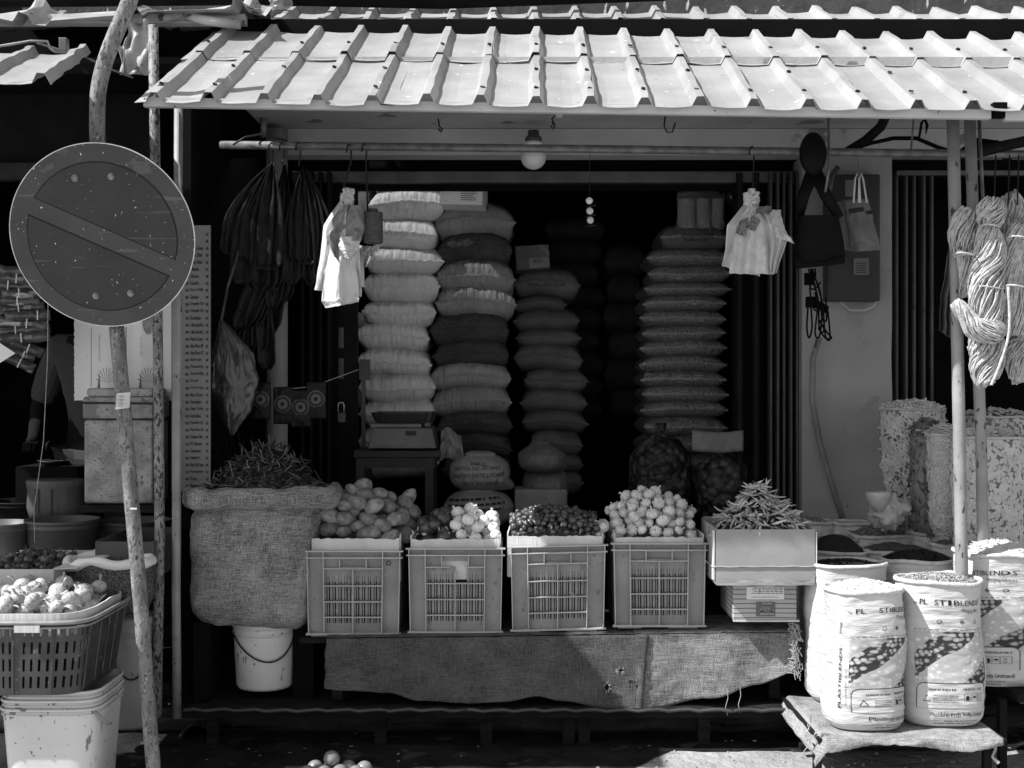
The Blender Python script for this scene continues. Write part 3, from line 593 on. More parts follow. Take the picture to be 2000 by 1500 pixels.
def stacksack(name, px0, px1, py0, py1, Y, D, m, label, cat, group, bend=0, seed=0, seam=True, seamm=None, wr=.004, asym=0, print_=None):
    xa, xb = X_(px0, Y), X_(px1, Y); zb, zt_ = Z_(py1, Y), Z_(py0, Y); W = xb-xa; H = (zt_-zb)
    Hf = H*1.20+.014-abs(bend)*.3
    r = thing(name, ((xa+xb)/2, Y+D/2, zb), label, cat, group)
    q, fn = pillow(W, D, Hf, bend, seed, wr=wr, asym=asym)
    q.v = [(a+r.location.x, c+r.location.y, d+r.location.z) for a, c, d in q.v]; body_ = q.build('sack_body', m, r, smooth=True)
    if seam:
        L = r.location; s_ = MB(); sag = rnd(-.006, .006)
        def sf(u, v):
            x, y, z = fn(min(.985, max(.015, u)), 0.0)
            fl = .010+.012*abs(nz(u*6, seed+5))
            return (L.x+x+(u-.5)*.012, L.y+y-.003-.004*nz(u*30, v*2, seed), L.z+z+sag*math.sin(u*PI)+(v-.5)*fl+.005*nz(u*14, seed+2)+.003*nz(u*50, seed))
        s_.grid(sf, 60, 3); s_.build('stitched_seam', seamm or m, body_, smooth=True, solid=.0015)
    if print_:
        t = MB(); L = r.location
        for (s, x, z, w, h) in print_:
            def fm(a, c, x=x, z=z):
                xx = x+a; ax = (xx)/(W/2); 
                u = (ax+1)/2; base = fn(min(.97, max(.03, u)), .0)
                # walk up the front face to the asked height
                best = None
                for k in range(14):
                    v = .24*k/13; p_ = fn(min(.97, max(.03, u)), v)
                    if best is None or abs(p_[2]-(z+c)) < abs(best[2]-(z+c)): best = p_
                return (L.x+xx, L.y+best[1]-.006, L.z+z+c)
            lettering(t, s, w, h, fm)
        t.build('printed_text', M['ink'], body_)
    r.rotation_euler.z = (nz(seed*1.7, 3)*.12)
    return r
random.seed(5)
ORD = ['topmost', 'second from the top', 'third from the top', 'fourth from the top', 'fifth from the top', 'sixth from the top', 'seventh from the top', 'eighth from the top', 'ninth from the top', 'tenth from the top', 'eleventh from the top', 'twelfth from the top', 'thirteenth from the top', 'fourteenth from the top']
c1 = [(722, 862, 318, 379), (717, 868, 376, 436), (722, 858, 435, 492), (705, 858, 490, 541), (703, 856, 538, 596), (705, 850, 594, 641), (694, 838, 637, 690), (696, 842, 690, 740), (698, 852, 739, 792), (700, 850, 790, 842), (698, 852, 840, 890), (700, 850, 888, 940)]
for i, (a, c_, d, e) in enumerate(c1):
    stacksack('stacked_sack', a, c_, d, e, 6.0, .5, M['sack_white'], 'white woven sack, %s in the bright left stack' % ORD[i], 'sack', 'white sacks of the left stack', seed=i*7+1, wr=.007, asym=rnd(-.012, .008), bend=rnd(-.008, .012))
for i, (a, c_, d, e) in enumerate(((680, 722, 352, 392), (684, 722, 370, 430), (676, 714, 620, 660), (676, 712, 770, 812))):
    stacksack('stacked_sack', a, c_, d, e, 6.25, .4, M['sack_white'], 'end of a white sack peeping out left of the bright left stack, %s of four' % ['topmost', 'second', 'third', 'lowest'][i], 'sack', 'sack ends behind the left stack', seed=i*5+90, seam=False)
c2 = [(848, 1006, 408, 472, 'g'), (850, 1000, 462, 522, 'd'), (852, 1008, 516, 578, 'g'), (845, 1004, 566, 630, 'g'), (840, 996, 618, 682, 'd'), (846, 996, 670, 724, 'd'), (834, 996, 716, 770, 'g'), (840, 998, 762, 820, 'g'), (850, 1000, 810, 862, 'd'), (862, 1000, 855, 900, 'd'), (862, 1000, 898, 950, 'd')]
for i, (a, c_, d, e, t) in enumerate(c2):
    stacksack('stacked_sack', a, c_, d, e, 6.05, .5, M['sack_grey'] if t == 'g' else M['sack_dark'], '%s, %s in the second stack' % ('grey woven sack' if t == 'g' else 'dark burlap sack', ORD[i]), 'sack', 'sacks of the second stack', bend=.030+rnd(-.008, .008), asym=rnd(-.008, .008), seed=i*7+200, wr=.009, seam=True)
c3 = [(1004, 1134, 532, 588), (1002, 1106, 582, 614), (1004, 1134, 610, 653), (1006, 1134, 648, 683), (1008, 1144, 678, 732), (1018, 1144, 728, 773), (1016, 1148, 768, 813), (1016, 1146, 808, 852), (1036, 1140, 850, 897), (1040, 1140, 894, 932), (1040, 1140, 930, 975)]
for i, (a, c_, d, e) in enumerate(c3):
    pr = [('FEBRUARY 2020', -.10, .075, .19, .016), ('CROPS FEBRUARY', -.09, .103, .16, .012)] if i == 0 else None
    stacksack('stacked_sack', a, c_, d, e, 6.35, .5, M['sack_mid'], 'dull grey sack, %s in the third stack%s' % (ORD[i], ' with printed date' if i == 0 else ''), 'sack', 'sacks of the third stack', bend=.014+rnd(-.006, .01), asym=rnd(-.008, .006), seed=i*7+300, wr=.005, print_=pr[:1] if pr else None)
c4 = [(1290, 1424, 446, 494), (1264, 1430, 490, 526), (1268, 1434, 522, 557), (1256, 1428, 554, 584), (1254, 1418, 580, 614), (1254, 1424, 610, 644), (1254, 1418, 640, 673), (1254, 1424, 668, 702), (1254, 1418, 699, 733), (1252, 1420, 730, 762), (1254, 1424, 758, 793), (1252, 1424, 789, 822), (1254, 1420, 822, 858), (1254, 1420, 858, 895), (1254, 1420, 895, 930), (1254, 1420, 930, 965)]
for i, (a, c_, d, e) in enumerate(c4):
    o14 = (ORD+['fifteenth from the top', 'sixteenth from the top'])[i]
    stacksack('stacked_sack', a, c_, d, e, 6.1, .45, M['sack_mid'] if i == 0 else M['sack_seed'], ('printed opaque sack, topmost' if i == 0 else 'clear sack of seeds, %s' % o14)+' in the right stack', 'sack', 'sacks of the right stack', bend=.006+rnd(-.005, .006), asym=rnd(-.004, .004), seed=i*7+400, wr=.006, seamm=M['sack_grey'],
        print_=[('EXPORT ITEM', -.06, .078, .15, .014), ('KARACHI', -.05, .055, .11, .016)] if i == 0 else None)
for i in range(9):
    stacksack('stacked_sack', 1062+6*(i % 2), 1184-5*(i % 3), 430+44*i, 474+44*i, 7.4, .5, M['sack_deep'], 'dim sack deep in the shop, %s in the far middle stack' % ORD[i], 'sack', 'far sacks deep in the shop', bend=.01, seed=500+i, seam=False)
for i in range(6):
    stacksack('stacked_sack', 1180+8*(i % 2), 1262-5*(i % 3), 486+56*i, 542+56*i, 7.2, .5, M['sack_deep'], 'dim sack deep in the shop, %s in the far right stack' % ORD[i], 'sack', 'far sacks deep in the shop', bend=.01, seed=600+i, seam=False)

def boxthing(name, c, size, rotz, m, label, cat, bevel=.003, rx=0):
    r = thing(name, c, label, cat); q = MB(); R = Matrix.Rotation(rotz, 3, 'Z')@Matrix.Rotation(rx, 3, 'Y')
    q.obox(Vector(c)+R@Vector((0, 0, size[2]/2)), size, R); q.build('carton_body', m, r, bevel=bevel); return r, R
# cartons in the store
c = P(906, 408, 6.0); r, R = boxthing('carton', c, (.205, .3, .155), -.06, M['card_white'], 'pale printed carton with round badge on top of the second stack', 'carton', rx=.03)
q = MB(); f = lambda x, y: c+R@Vector((x, -.152, y)); ring = lambda rr, cx, cy, n=24, w=.003: [q.add([f(cx+rr*math.cos(a), cy+rr*math.sin(a)), f(cx+(rr+w)*math.cos(a), cy+(rr+w)*math.sin(a)), f(cx+(rr+w)*math.cos(a2), cy+(rr+w)*math.sin(a2)), f(cx+rr*math.cos(a2), cy+rr*math.sin(a2))], [(0, 1, 2, 3)]) for k_ in range(n) for a, a2 in ((2*PI*k_/n, 2*PI*(k_+1)/n),)]
ring(.022, .035, .115); ring(.014, .035, .115); ring(.006, .035, .115)
random.seed(3); bars(q, 5, .08, .05, lambda x, y: f(.0+x, .02+y)); q.build('printed_mark', M['ink_grey'], r)
c = P(1040, 530, 6.3); r, R = boxthing('carton', c, (.17, .25, .12), .02, M['card_dark'], 'dark carton with pale label and script lettering on the third stack', 'carton', rx=-.06)
f = lambda x, y: c+R@Vector((x, -.127, y)); q = MB(); q.add([f(-.02, .006), f(.08, .006), f(.08, .055), f(-.02, .055)], [(0, 1, 2, 3)]); q.build('paper_label', M['label_grey'], r)
q = MB(); f2 = lambda x, y: c+R@Vector((x, -.129, y)); lettering(q, 'Quisine', .055, .018, lambda x, y: f2(-.002+x, .075+y)); q.build('script_lettering', M['label_grey'], r)
q = MB(); lettering(q, '葡萄干', .055, .02, lambda x, y: f2(x, .028+y)); q.build('printed_text', M['ink'], r)
# coils wrapped in clear film on the right stack
for i, (px, w) in enumerate(((1341, 36), (1374, 30), (1402, 26))):
    Y = 6.15; a = P(px, 447, Y); r_ = w/2*Y/F; q = MB(); random.seed(i)
    q.lathe([(r_*(.93+.07*math.sin(k*2.4)), k*.0045) for k in range(34)], c=a, n=20, capt=True)
    tag(q.build('noodle_coil', M['sack_grey'], smooth=True), '%s column of coiled noodles wrapped in film on the right stack' % ['left', 'middle', 'right'][i], 'noodle pack', 'film wrapped noodle columns')
q = MB(); q.grid(lambda u, v: P(1322+u*92+3*nz(u*5, v*3), 448-v*(82-18*abs(u-.4))+3*nz(u*9, v*5, 2), 6.1)+Vector((0, -.03*math.sin(u*PI)+.014*nz(u*11, v*7), 0)), 40, 24)
tag(q.build('shrink_film', M['bag_clear'], smooth=True), 'shiny clear film drawn over the noodle columns', 'film')
q = MB(); q.lathe([(.01, 0), (.045, .02), (.05, .05), (.03, .08), (.01, .09)], c=P(1432, 400, 6.2), n=16, fn=lambda a, z: 1+.2*nz(a*2, z*30))
tag(q.build('film_bag', M['bag_smoke'], smooth=True), 'small dark crinkled bag beside the noodle columns', 'bag')
# net sacks of onions in the dark right
for i, (px, Y, w, y0, y1, lb) in enumerate(((1290, 5.75, 120, 850, 1010, 'dark net sack of onions under the right stack'), (1410, 5.65, 100, 880, 1010, 'dark net sack of onions against the right shutter'))):
    a = P(px, y1, Y); r_ = w/2*Y/F; h_ = (y1-y0)*Y/F; q = MB()
    q.lathe([(r_*.9, 0), (r_*1.05, h_*.3), (r_, h_*.75), (r_*.6, h_*.95), (r_*.15, h_*1.02), (r_*.2, h_*1.15)], c=a, n=30, sy=.8, fn=lambda w_, z: 1+.05*nz(w_*3, z*12))
    M.setdefault('net', grain('net_onions', .01, .05, 26, bump=.02)); tag(q.build('net_sack', M['net'], smooth=True), lb, 'net sack')
q = MB(); q.grid(lambda u, v: P(1352+u*100, 840+v*40+4*math.sin(u*3), 5.5)+Vector((0, .01*nz(u*7, v*4), 0)), 20, 6)
o = tag(q.build('striped_label', M['label_grey'], smooth=True, solid=.002), 'crumpled pale label band tied over the onion net sack', 'label band')
# small things on the shop floor
q = MB(); q.box(X_(1005, 5.5), X_(1108, 5.5), 5.5, 5.7, Z_(1040, 5.5), Z_(956, 5.5)); tag(q.build('paper_wrapped_box', M['cloth_bag'], bevel=.01), 'creased paper wrapped box behind the tray of shallots', 'box')
# expiry-date sacks
def lumpsack(name, px0, px1, py0, py1, Y, m, label, texts, seed, corner=0, tie=False):
    xa, xb, zb, zt_ = X_(px0, Y), X_(px1, Y), Z_(py1, Y), Z_(py0, Y); W, H = xb-xa, zt_-zb
    r = thing(name, ((xa+xb)/2, Y+.1, zb), label, 'sack'); L = r.location; q = MB()
    def S(th, t):
        e = (1-abs(2*t-.86)**3*.55) if t < .93 else .35+.3*(1-t)*10
        e *= (1-.45*max(0, t-.55)/.45) if tie else 1
        c_, s_ = math.cos(th), math.sin(th); x = W/2*(abs(c_)**.8)*(1 if c_ > 0 else -1)*e*(1+.04*nz(t*5, seed)); y = .17*(abs(s_)**.8)*(1 if s_ > 0 else -1)*e
        x += corner*max(0, c_)**6*max(0, 1-t*3.5)
        w_ = .006*nz(th*7, t*5, seed)+.004*nz(th*15, t*9, seed)
        return Vector((L.x+x*(1+w_*3), L.y+y*(1+w_*4)-w_, L.z+H*t))
    q.grid(lambda u, v: S(u*2*PI, v), 72, 36, cu=True); n_ = len(q.v); q.f.append(tuple(range(n_-72, n_))); q.build('sack_body', m, r, smooth=True)
    t = MB()
    for (s, fx, fz, fw, fh, sl) in texts:
        def fm(a, c_, fx=fx, fz=fz, sl=sl):
            x = fx+a; tt = (fz+c_+sl*a)/H
            # find theta on front side
            lo, hi = PI, 2*PI
            for _ in range(18):
                mid = (lo+hi)/2
                if S(mid, tt).x < L.x+x: lo = mid
                else: hi = mid
            p_ = S(lo, tt); return (p_.x, p_.y-.005, p_.z)
        if s == '#':
            random.seed(seed); bars(t, 3, fw, fh, fm, gap=.62, ragged=.08)
        else: lettering(t, s, fw, fh, fm)
    if t.v: t.build('printed_text', M['ink'], r)
    return r
M['sack_print'] = mat('sack_printed', .22, .17, sc=8, rough=.6, bump=.006, bsc=12, bstretch=(3, 1, 1))
lumpsack('printed_sack', 876, 996, 884, 958, 5.45, M['sack_print'], 'tied printed sack reading made in China, lying behind the onions', [('BATCH NO. HTSW02', -.105, .092, .20, .017, .02), ('EXPIRY DATE:2 YEARS', -.108, .060, .22, .017, .03), ('MADE IN CHINA', -.075, .026, .16, .017, .02), ('20KG', -.04, .118, .07, .013, -.1)], 3, corner=.06)
lumpsack('printed_sack', 866, 1002, 954, 1030, 5.42, M['sack_print'], 'pale sack with small Sinhala style lines under the made in China sack', [('#', -.13, .07, .26, .07, .06)], 9)
lumpsack('standing_sack', 1020, 1112, 905, 990, 5.6, M['sack_mid'], 'upright dim sack carrying a crumpled knotted bag, behind the shallots', [], 31)
lumpsack('knotted_bag', 1012, 1106, 862, 922, 5.5, M['sack_mid'], 'crumpled knotted bag lying on the upright sack behind the shallots', [], 37, corner=.03, tie=True)
q = MB(); q.grid(lambda u, v: P(862+u*38+12*v*(u-.3), 842+v*60-8*math.sin(u*5), 5.5)+Vector((0, .03*nz(u*4, v*4)-.01*math.sin(u*12+v*3), 0)), 20, 20)
tag(q.build('crumpled_paper', M['cloth_bag'], smooth=True, solid=.002), 'crumpled pale wrapper between the scale and the printed sack', 'wrapper')
# scale on stool
Y = 5.45; r = thing('stool', P(778, 1010, Y), 'dark wooden stool carrying the weighing scale', 'stool')
r.location.z = .15
q = MB(); q.box(X_(690, Y), X_(860, Y), Y, Y+.3, Z_(894, Y), Z_(880, Y)); q.build('seat', M['stool'], r, bevel=.004)
q = MB(); q.box(X_(700, Y), X_(850, Y), Y+.012, Y+.03, Z_(915, Y), Z_(894, Y)-.001); q.build('apron', M['stool'], r)
for (px, dy) in ((703, 0), (838, 0), (703, .26), (838, .26)):
    q = MB(); x = X_(px, Y); q.box(x-.018, x+.018, Y+.005+dy, Y+.04+dy, .15, Z_(894, Y)-.002); q.build('leg', M['stool'], r)
r = thing('weighing_scale', (X_(785, 5.4), 5.5, Z_(880, 5.4)), 'shop weighing scale with steel pan on the dark stool', 'scale'); Y = 5.42
def wedge(q, xa, xb, ya, yb, za, zb, ya2, xi=0):
    q.add([(xa, ya, za), (xb, ya, za), (xb, yb, za), (xa, yb, za), (xa+xi, ya2, zb), (xb-xi, ya2, zb), (xb-xi, yb, zb), (xa+xi, yb, zb)], [(0, 3, 2, 1), (4, 5, 6, 7), (0, 1, 5, 4), (1, 2, 6, 5), (2, 3, 7, 6), (3, 0, 4, 7)]); return q
q = wedge(MB(), X_(718, Y), X_(852, Y), Y, Y+.26, Z_(876, Y), Z_(836, Y), Y+.02, .02); q.build('housing', M['scale'], r, bevel=.004)
q = MB(); q.box(X_(722, Y), X_(822, Y), Y+.03, Y+.24, Z_(835, Y), Z_(828, Y)); q.build('platform', M['steel'], r)
q = MB(); q.box(X_(732, Y), X_(795, Y), Y-.0005, Y+.003, Z_(870, Y), Z_(860, Y)); q.build('display', M['label_grey'], r)
q = MB(); q.box(X_(792, Y), X_(812, Y), Y+.004, Y+.010, Z_(850, Y), Z_(842, Y)); q.build('name_plate', M['ink'], r)
q = MB(); xa, xb, za, zb = X_(722, Y), X_(850, Y), Z_(826, Y), Z_(806, Y)
q.grid(lambda u, v: ((xa+xb)/2+(xb-xa)/2*(1 if u < .5 else 1)*(.86+.14*v)*math.copysign(abs(math.cos(u*2*PI))**.35, math.cos(u*2*PI)), Y+.13+.15*(.86+.14*v)*math.copysign(abs(math.sin(u*2*PI))**.35, math.sin(u*2*PI)), za+(zb-za)*v), 64, 3, cu=True)
q.f.append(tuple(range(64))); q.build('pan', M['tray'], r, smooth=False, solid=.002)
q = MB(); q.box(X_(706, 5.7), X_(713, 5.7), 5.7, 5.72, Z_(880, 5.7), Z_(705, 5.7)); q.box(X_(702, 5.7), X_(722, 5.7), 5.69, 5.72, Z_(742, 5.7), Z_(702, 5.7)); q.build('display_mast', M['shutter'], r)
# ------------------------------------------------------------------ open sacks on the right
def open_sack(name, px, rim_py, bot_z, w_px, Y, label, content, m='white_pp', mound=.03, seed=0, rot=0, prints=None, rimm='pp_rim', content_name='seeds', drop=.012, grains=None, cat='sack', sq=.74, bulge=.045, depth=.8):
    R = w_px/2*Y/F; x = X_(px, Y); zt_ = Z_(rim_py, Y); H = zt_-bot_z; Yc = Y+R*depth
    x = (px-1000)*Y/F
    r = thing(name, (x, Yc, bot_z), label, cat, 'open sacks of seeds and pulses')
    def S(th, t, off=0):
        e = 1+bulge*(1-t)+.025*math.sin(t*PI)
        if t < .07: e *= .86+.14*math.sin(t/.07*PI/2)
        if t < 0: e *= .9
        c_, s_ = math.cos(th), math.sin(th); rr = R*e+off
        w_ = .0035*abs(nz(math.cos(th)*2.5, math.sin(th)*2.5+seed, t*13))+.0020*nz(math.cos(th)*2, math.sin(th)*2+t*16, seed)+.0010*nz(math.cos(th)*4+seed, math.sin(th)*4, t*30)+.010*nz(math.cos(th), math.sin(th)+seed, t*3)
        rr += w_*min(1, t*8)
        return Vector((x+rr*math.copysign(abs(c_)**sq, c_)+.012*nz(t*2, seed+1), Yc+rr*depth*math.copysign(abs(s_)**sq, s_), bot_z+H*t+.010*nz(math.cos(th), math.sin(th), seed+2)*t))
    q = MB(); n = 144; q.grid(lambda u, v: S(u*2*PI, v), n, 110, cu=True); q.f.append(tuple(range(n))[::-1]); body_ = q.build('sack_body', M[m], r, smooth=True)
    q = MB(); pts = [S(2*PI*k/64, 1.0, .002) for k in range(64)]; q.tube(pts+pts[:1], [.008+.003*nz(k*.4, seed) for k in range(65)], 8, caps=False); q.build('rolled_rim', M[rimm], r, smooth=True)
    q = MB(); zc = zt_-drop
    q.grid(lambda u, v: (lambda p_: ((p_.x-x)*(1-v)*.985+x, (p_.y-Yc)*(1-v)*.985+Yc, zc+mound*(1-(1-v)**2)+.003*nz(u*20*(1-v), v*9, seed)+.012*nz(math.cos(u*2*PI)*(1-v)*2, math.sin(u*2*PI)*(1-v)*2, seed)))(S(u*2*PI, .985)), 64, 16, cu=True)
    o = q.build(content_name, M[content], r, smooth=True)
    if grains:
        n_, gl, gr_, gm = grains; random.seed(seed); q = MB()
        for _ in range(n_):
            a, v = rnd(0, 2*PI), math.sqrt(random.random())*.97; p_ = S(a, .985)
            px_, py_ = (p_.x-x)*v*.97+x, (p_.y-Yc)*v*.97+Yc; pz = zc+mound*(1-v*v)+rnd(-.002, .006)
            d = Vector((rnd(-1, 1), rnd(-1, 1), rnd(-.5, .5))).normalized(); c0_ = Vector((px_, py_, pz))
            q.tube([c0_-d*gl, c0_-d*gl*.5, c0_+d*gl*.5, c0_+d*gl], [gr_*.3, gr_, gr_, gr_*.3], 5)
        tag(q.build('loose_'+content_name, M[gm], r, smooth=True), kind='stuff')
    def pm(a, h, off=.0026):       # a metres right of the printed centre, h metres above the base
        th = -PI/2+rot+a/R; return S(th, h/H, off)
    if prints:
        for (nm, mm, fnc) in prints(H, R):
            q = MB(); fnc(q, pm); q.build(nm, M[mm], body_)
    return r, pm, H
def strip(q, pm, pts, w):
    for (a, b_) in zip(pts[:-1], pts[1:]):
        d = Vector((b_[0]-a[0], b_[1]-a[1])); n_ = Vector((-d.y, d.x)).normalized()*w/2; k = max(1, int(d.length/.012))
        for i in range(k):
            p0 = (a[0]+d.x*i/k, a[1]+d.y*i/k); p1 = (a[0]+d.x*(i+1)/k, a[1]+d.y*(i+1)/k)
            q.add([pm(p0[0]+n_.x, p0[1]+n_.y), pm(p1[0]+n_.x, p1[1]+n_.y), pm(p1[0]-n_.x, p1[1]-n_.y), pm(p0[0]-n_.x, p0[1]-n_.y)], [(0, 1, 2, 3)])
def ringp(q, pm, cx, cy, rr, w, n=14): strip(q, pm, [(cx+rr*math.cos(2*PI*k/n), cy+rr*math.sin(2*PI*k/n)) for k in range(n+1)], w)
def brand_prints(side=0):
    def mk(H, R):
        k = H/.49; T = lambda s, a, h, w, hh: (lambda q, pm: lettering(q, s, w, hh, lambda x, y: pm(a+x, h+y)))
        def head(q, pm):
            lettering(q, 'PL', .030*k, .018*k, lambda x, y: pm(-.098*k+x, .418*k+y), .0003); lettering(q, 'STIBLENDS', .142*k, .018*k, lambda x, y: pm(-.045*k+x, .418*k+y), .0003)
            ringp(q, pm, .101*k, .438*k, .002, .0012, 8)
            strip(q, pm, [(-.124*k, .424*k), (-.116*k, .419*k), (-.110*k, .425*k)], .002)
        def sub(q, pm): lettering(q, 'Merging Ideas', .080*k, .018*k, lambda x, y: pm(.016*k+x, .390*k+y), 0)
        def icons(q, pm):
            for a in (-.03, .018, .075): ringp(q, pm, a*k, .362*k, .006*k, .0018)
            strip(q, pm, [(.014*k, .364*k), (.022*k, .360*k)], .004)
            random.seed(2); x = -.115
            while x < .11: strip(q, pm, [(x*k, (.334+.01*(x+.1))*k), ((x+.012)*k, (.334+.01*(x+.11))*k)], .0017); x += .018
        def art(q, pm): q.grid(lambda u, v: pm((-.118+.236*u)*k, (.135+.192*v)*k, .0016), 70, 60)
        def white(q, pm): q.grid(lambda u, v: pm((-.106+.210*u)*k, (.068+(.085-.012*(2*abs(u-.5))**8)*v)*k, .0024), 40, 10)
        def box_(q, pm):
            pm2 = lambda a, h: pm(a, h, .0034); x0_, x1_, y0_, y1_ = -.108*k, .106*k, .066*k, .152*k
            strip(q, pm2, [(x0_, y0_), (x0_, y1_-.02*k), (x0_+.006*k, y1_-.007*k), (x0_+.02*k, y1_), (x1_-.02*k, y1_), (x1_-.006*k, y1_-.007*k), (x1_, y1_-.02*k), (x1_, y0_)], .0024)
            lettering(q, 'MADE IN INDIA', .063*k, .007*k, lambda x, y: pm2(-.066*k+x, .127*k+y), .0004)
            lettering(q, 'FOR INDUSTRIAL USE ONLY', .072*k, .0075*k, lambda x, y: pm2(.014*k+x, .128*k+y), .0004)
            strip(q, pm2, [(-.082*k, .092*k), (-.060*k, .092*k), (-.071*k, .112*k), (-.082*k, .092*k)], .002)
            for i, a in enumerate((.016, .041, .065)):
                a *= k; s_ = .021*k; y_ = .090*k; strip(q, pm2, [(a, y_), (a+s_, y_), (a+s_, y_+s_*1.25), (a, y_+s_*1.25), (a, y_)], .001)
                if i == 0:
                    q.add([pm2(a+s_*.12, y_+s_*.65), pm2(a+s_*.88, y_+s_*.65), pm2(a+s_*.5, y_+s_*1.08)], [(0, 1, 2)]); q.add([pm2(a+s_*.24, y_+s_*.15), pm2(a+s_*.76, y_+s_*.15), pm2(a+s_*.76, y_+s_*.65), pm2(a+s_*.24, y_+s_*.65)], [(0, 1, 2, 3)])
                if i == 1:
                    q.add([pm2(a+s_*(.5+.38*math.cos(w*PI/6)), y_+s_*(.6+.3*math.sin(w*PI/6))) for w in range(7)], [tuple(range(7))]); strip(q, pm2, [(a+s_*.5, y_+s_*.2), (a+s_*.5, y_+s_*.6)], .001)
                if i == 2:
                    ringp(q, pm2, a+s_*.5, y_+s_*.85, s_*.16, .0011, 8); ringp(q, pm2, a+s_*.5, y_+s_*.35, s_*.18, .0011, 8)
        def fine(q, pm):
            pm2 = lambda a, h: pm(a, h, .0034); random.seed(4); bars(q, 4, .055*k, .028*k, lambda x, y: pm2(-.052*k+x, .088*k+y), .7)
        def foot(q, pm):
            lettering(q, 'Plastiblends India Limited', .150*k, .0145*k, lambda x, y: pm(-.060*k+x, .038*k+y), .0003)
        def foot2(q, pm):
            lettering(q, 'A KOLSITE Group Company', .06*k, .005*k, lambda x, y: pm(-.018*k+x, .032*k+y)); lettering(q, 'Corporate Address :', .048*k, .0055*k, lambda x, y: pm(-.075*k+x, .0205*k+y)); random.seed(6); bars(q, 1, .10*k, .005*k, lambda x, y: pm(-.022*k+x, .0205*k+y), .4, .05); bars(q, 1, .12*k, .005*k, lambda x, y: pm(-.05*k+x, .011*k+y), .4, .05)
        out = [('brand_lettering', 'ink', head), ('slogan', 'ink_grey', sub), ('printed_icons', 'ink', icons), ('bean_artwork', 'print', art), ('white_panel', 'white_pp', white), ('notice_box', 'ink', box_), ('fine_print', 'ink_grey', fine), ('maker_name', 'ink', foot), ('address_lines', 'ink_grey', foot2)]
        if side:
            def sd(q, pm):
                if side == 1:
                    lettering(q, 'PLASTIBLENDS', .215*k, .014*k, lambda x, y: pm(-.150*k-y, .08*k+x), .0007); lettering(q, '25kg', .04*k, .012*k, lambda x, y: pm(-.150*k-y, .345*k+x), .0007)
                    lettering(q, 'www.plastiblendsindia.com', .13*k, .007*k, lambda x, y: pm(-.125*k-y, .09*k+x))
                else: lettering(q, '& PLASTIBLENDS', .235*k, .014*k, lambda x, y: pm(-.125*k+y, .37*k-x), .0007)
            out.append(('side_lettering', 'ink', sd))
        return out
    return mk
ZB = .205
open_sack('open_sack', 1702, 1158, ZB, 148, 4.12, 'printed white sack of pale seeds at the front left of the low bench', 'seed_white', mound=.035, seed=1, rot=.42, prints=brand_prints(1), grains=(500, .005, .0022, 'seed_white'), drop=.01)
open_sack('open_sack', 1855, 1141, ZB, 158, 4.17, 'printed white sack of striped seeds at the front right of the low bench', 'seed_stripe', mound=.028, seed=2, rot=.08, prints=brand_prints(0), grains=(1500, .006, .0016, 'seed_stripe'))
open_sack('open_sack', 1668, 1108, ZB, 148, 4.46, 'white sack of black pulses just behind the front left printed sack', 'seed_black', mound=.02, seed=3, rot=.9, prints=brand_prints(2), grains=(500, .004, .003, 'seed_black'))
open_sack('open_sack', 1812, 1100, ZB, 142, 4.58, 'white sack of black beans just behind the striped seeds', 'seed_black', mound=.035, seed=4, grains=(900, .005, .0034, 'seed_black'), drop=.006)
open_sack('open_sack', 1972, 1086, .30, 158, 4.33, 'printed white sack of shredded snacks at the right edge beside the snack bags', 'flower', mound=.05, seed=5, rot=-.55, prints=brand_prints(0), grains=(260, .012, .002, 'white_pp'))
open_sack('open_sack', 1644, 1082, ZB, 128, 4.88, 'sack heaped with small dark seeds beside the chilli carton', 'seed_dark', m='pp_rim', mound=.07, seed=6, drop=.006)
open_sack('open_sack', 1772, 1082, ZB, 142, 4.86, 'wide sack of dark lentils in the middle of the pulse sacks', 'seed_mid', m='pp_rim', mound=.035, seed=7, drop=.008)
open_sack('open_sack', 1634, 1057, ZB, 108, 5.08, 'plastic lined sack with a little dark powder behind the heaped dark seeds', 'seed_mid', m='pp_rim', mound=.01, seed=8, drop=.02, rimm='bag_milky')
open_sack('open_sack', 1738, 1049, ZB, 124, 5.06, 'sack heaped with pale chickpeas near the crumpled plastic bag', 'seed_pale', m='pp_rim', mound=.05, seed=9, grains=(500, .004, .0035, 'seed_pale'))
open_sack('open_sack', 1592, 1022, .25, 84, 5.27, 'rearmost sack of pale seeds partly hidden by the chilli carton', 'seed_pale', m='pp_rim', mound=.03, seed=10)
open_sack('open_sack', 1668, 1024, .25, 72, 5.27, 'small pail sized sack with a dark inside at the foot of the pillar', 'seed_dark', m='pp_rim', mound=.0, seed=12, drop=.03)
open_sack('open_sack', 1822, 1044, .25, 74, 5.0, 'lettered white sack standing under the bag of dark snacks', 'seed_pale', m='pp_rim', seed=13, prints=lambda H, R: [('brand_lettering', 'ink', lambda q, pm: lettering(q, 'STIBLENDS', .115, .018, lambda x, y: pm(-.085+x, H-.075+y), .0007))])
open_sack('open_sack', 1868, 1066, .25, 78, 4.85, 'lettered white sack standing under the bag of noodle snacks', 'seed_pale', m='pp_rim', seed=14, prints=lambda H, R: [('brand_lettering', 'ink', lambda q, pm: lettering(q, 'BLENDS', .075, .018, lambda x, y: pm(-.085+x, H-.075+y), .0007)), ('slogan', 'ink_grey', lambda q, pm: lettering(q, 'Ideas', .03, .012, lambda x, y: pm(-.04+x, H-.10+y)))])
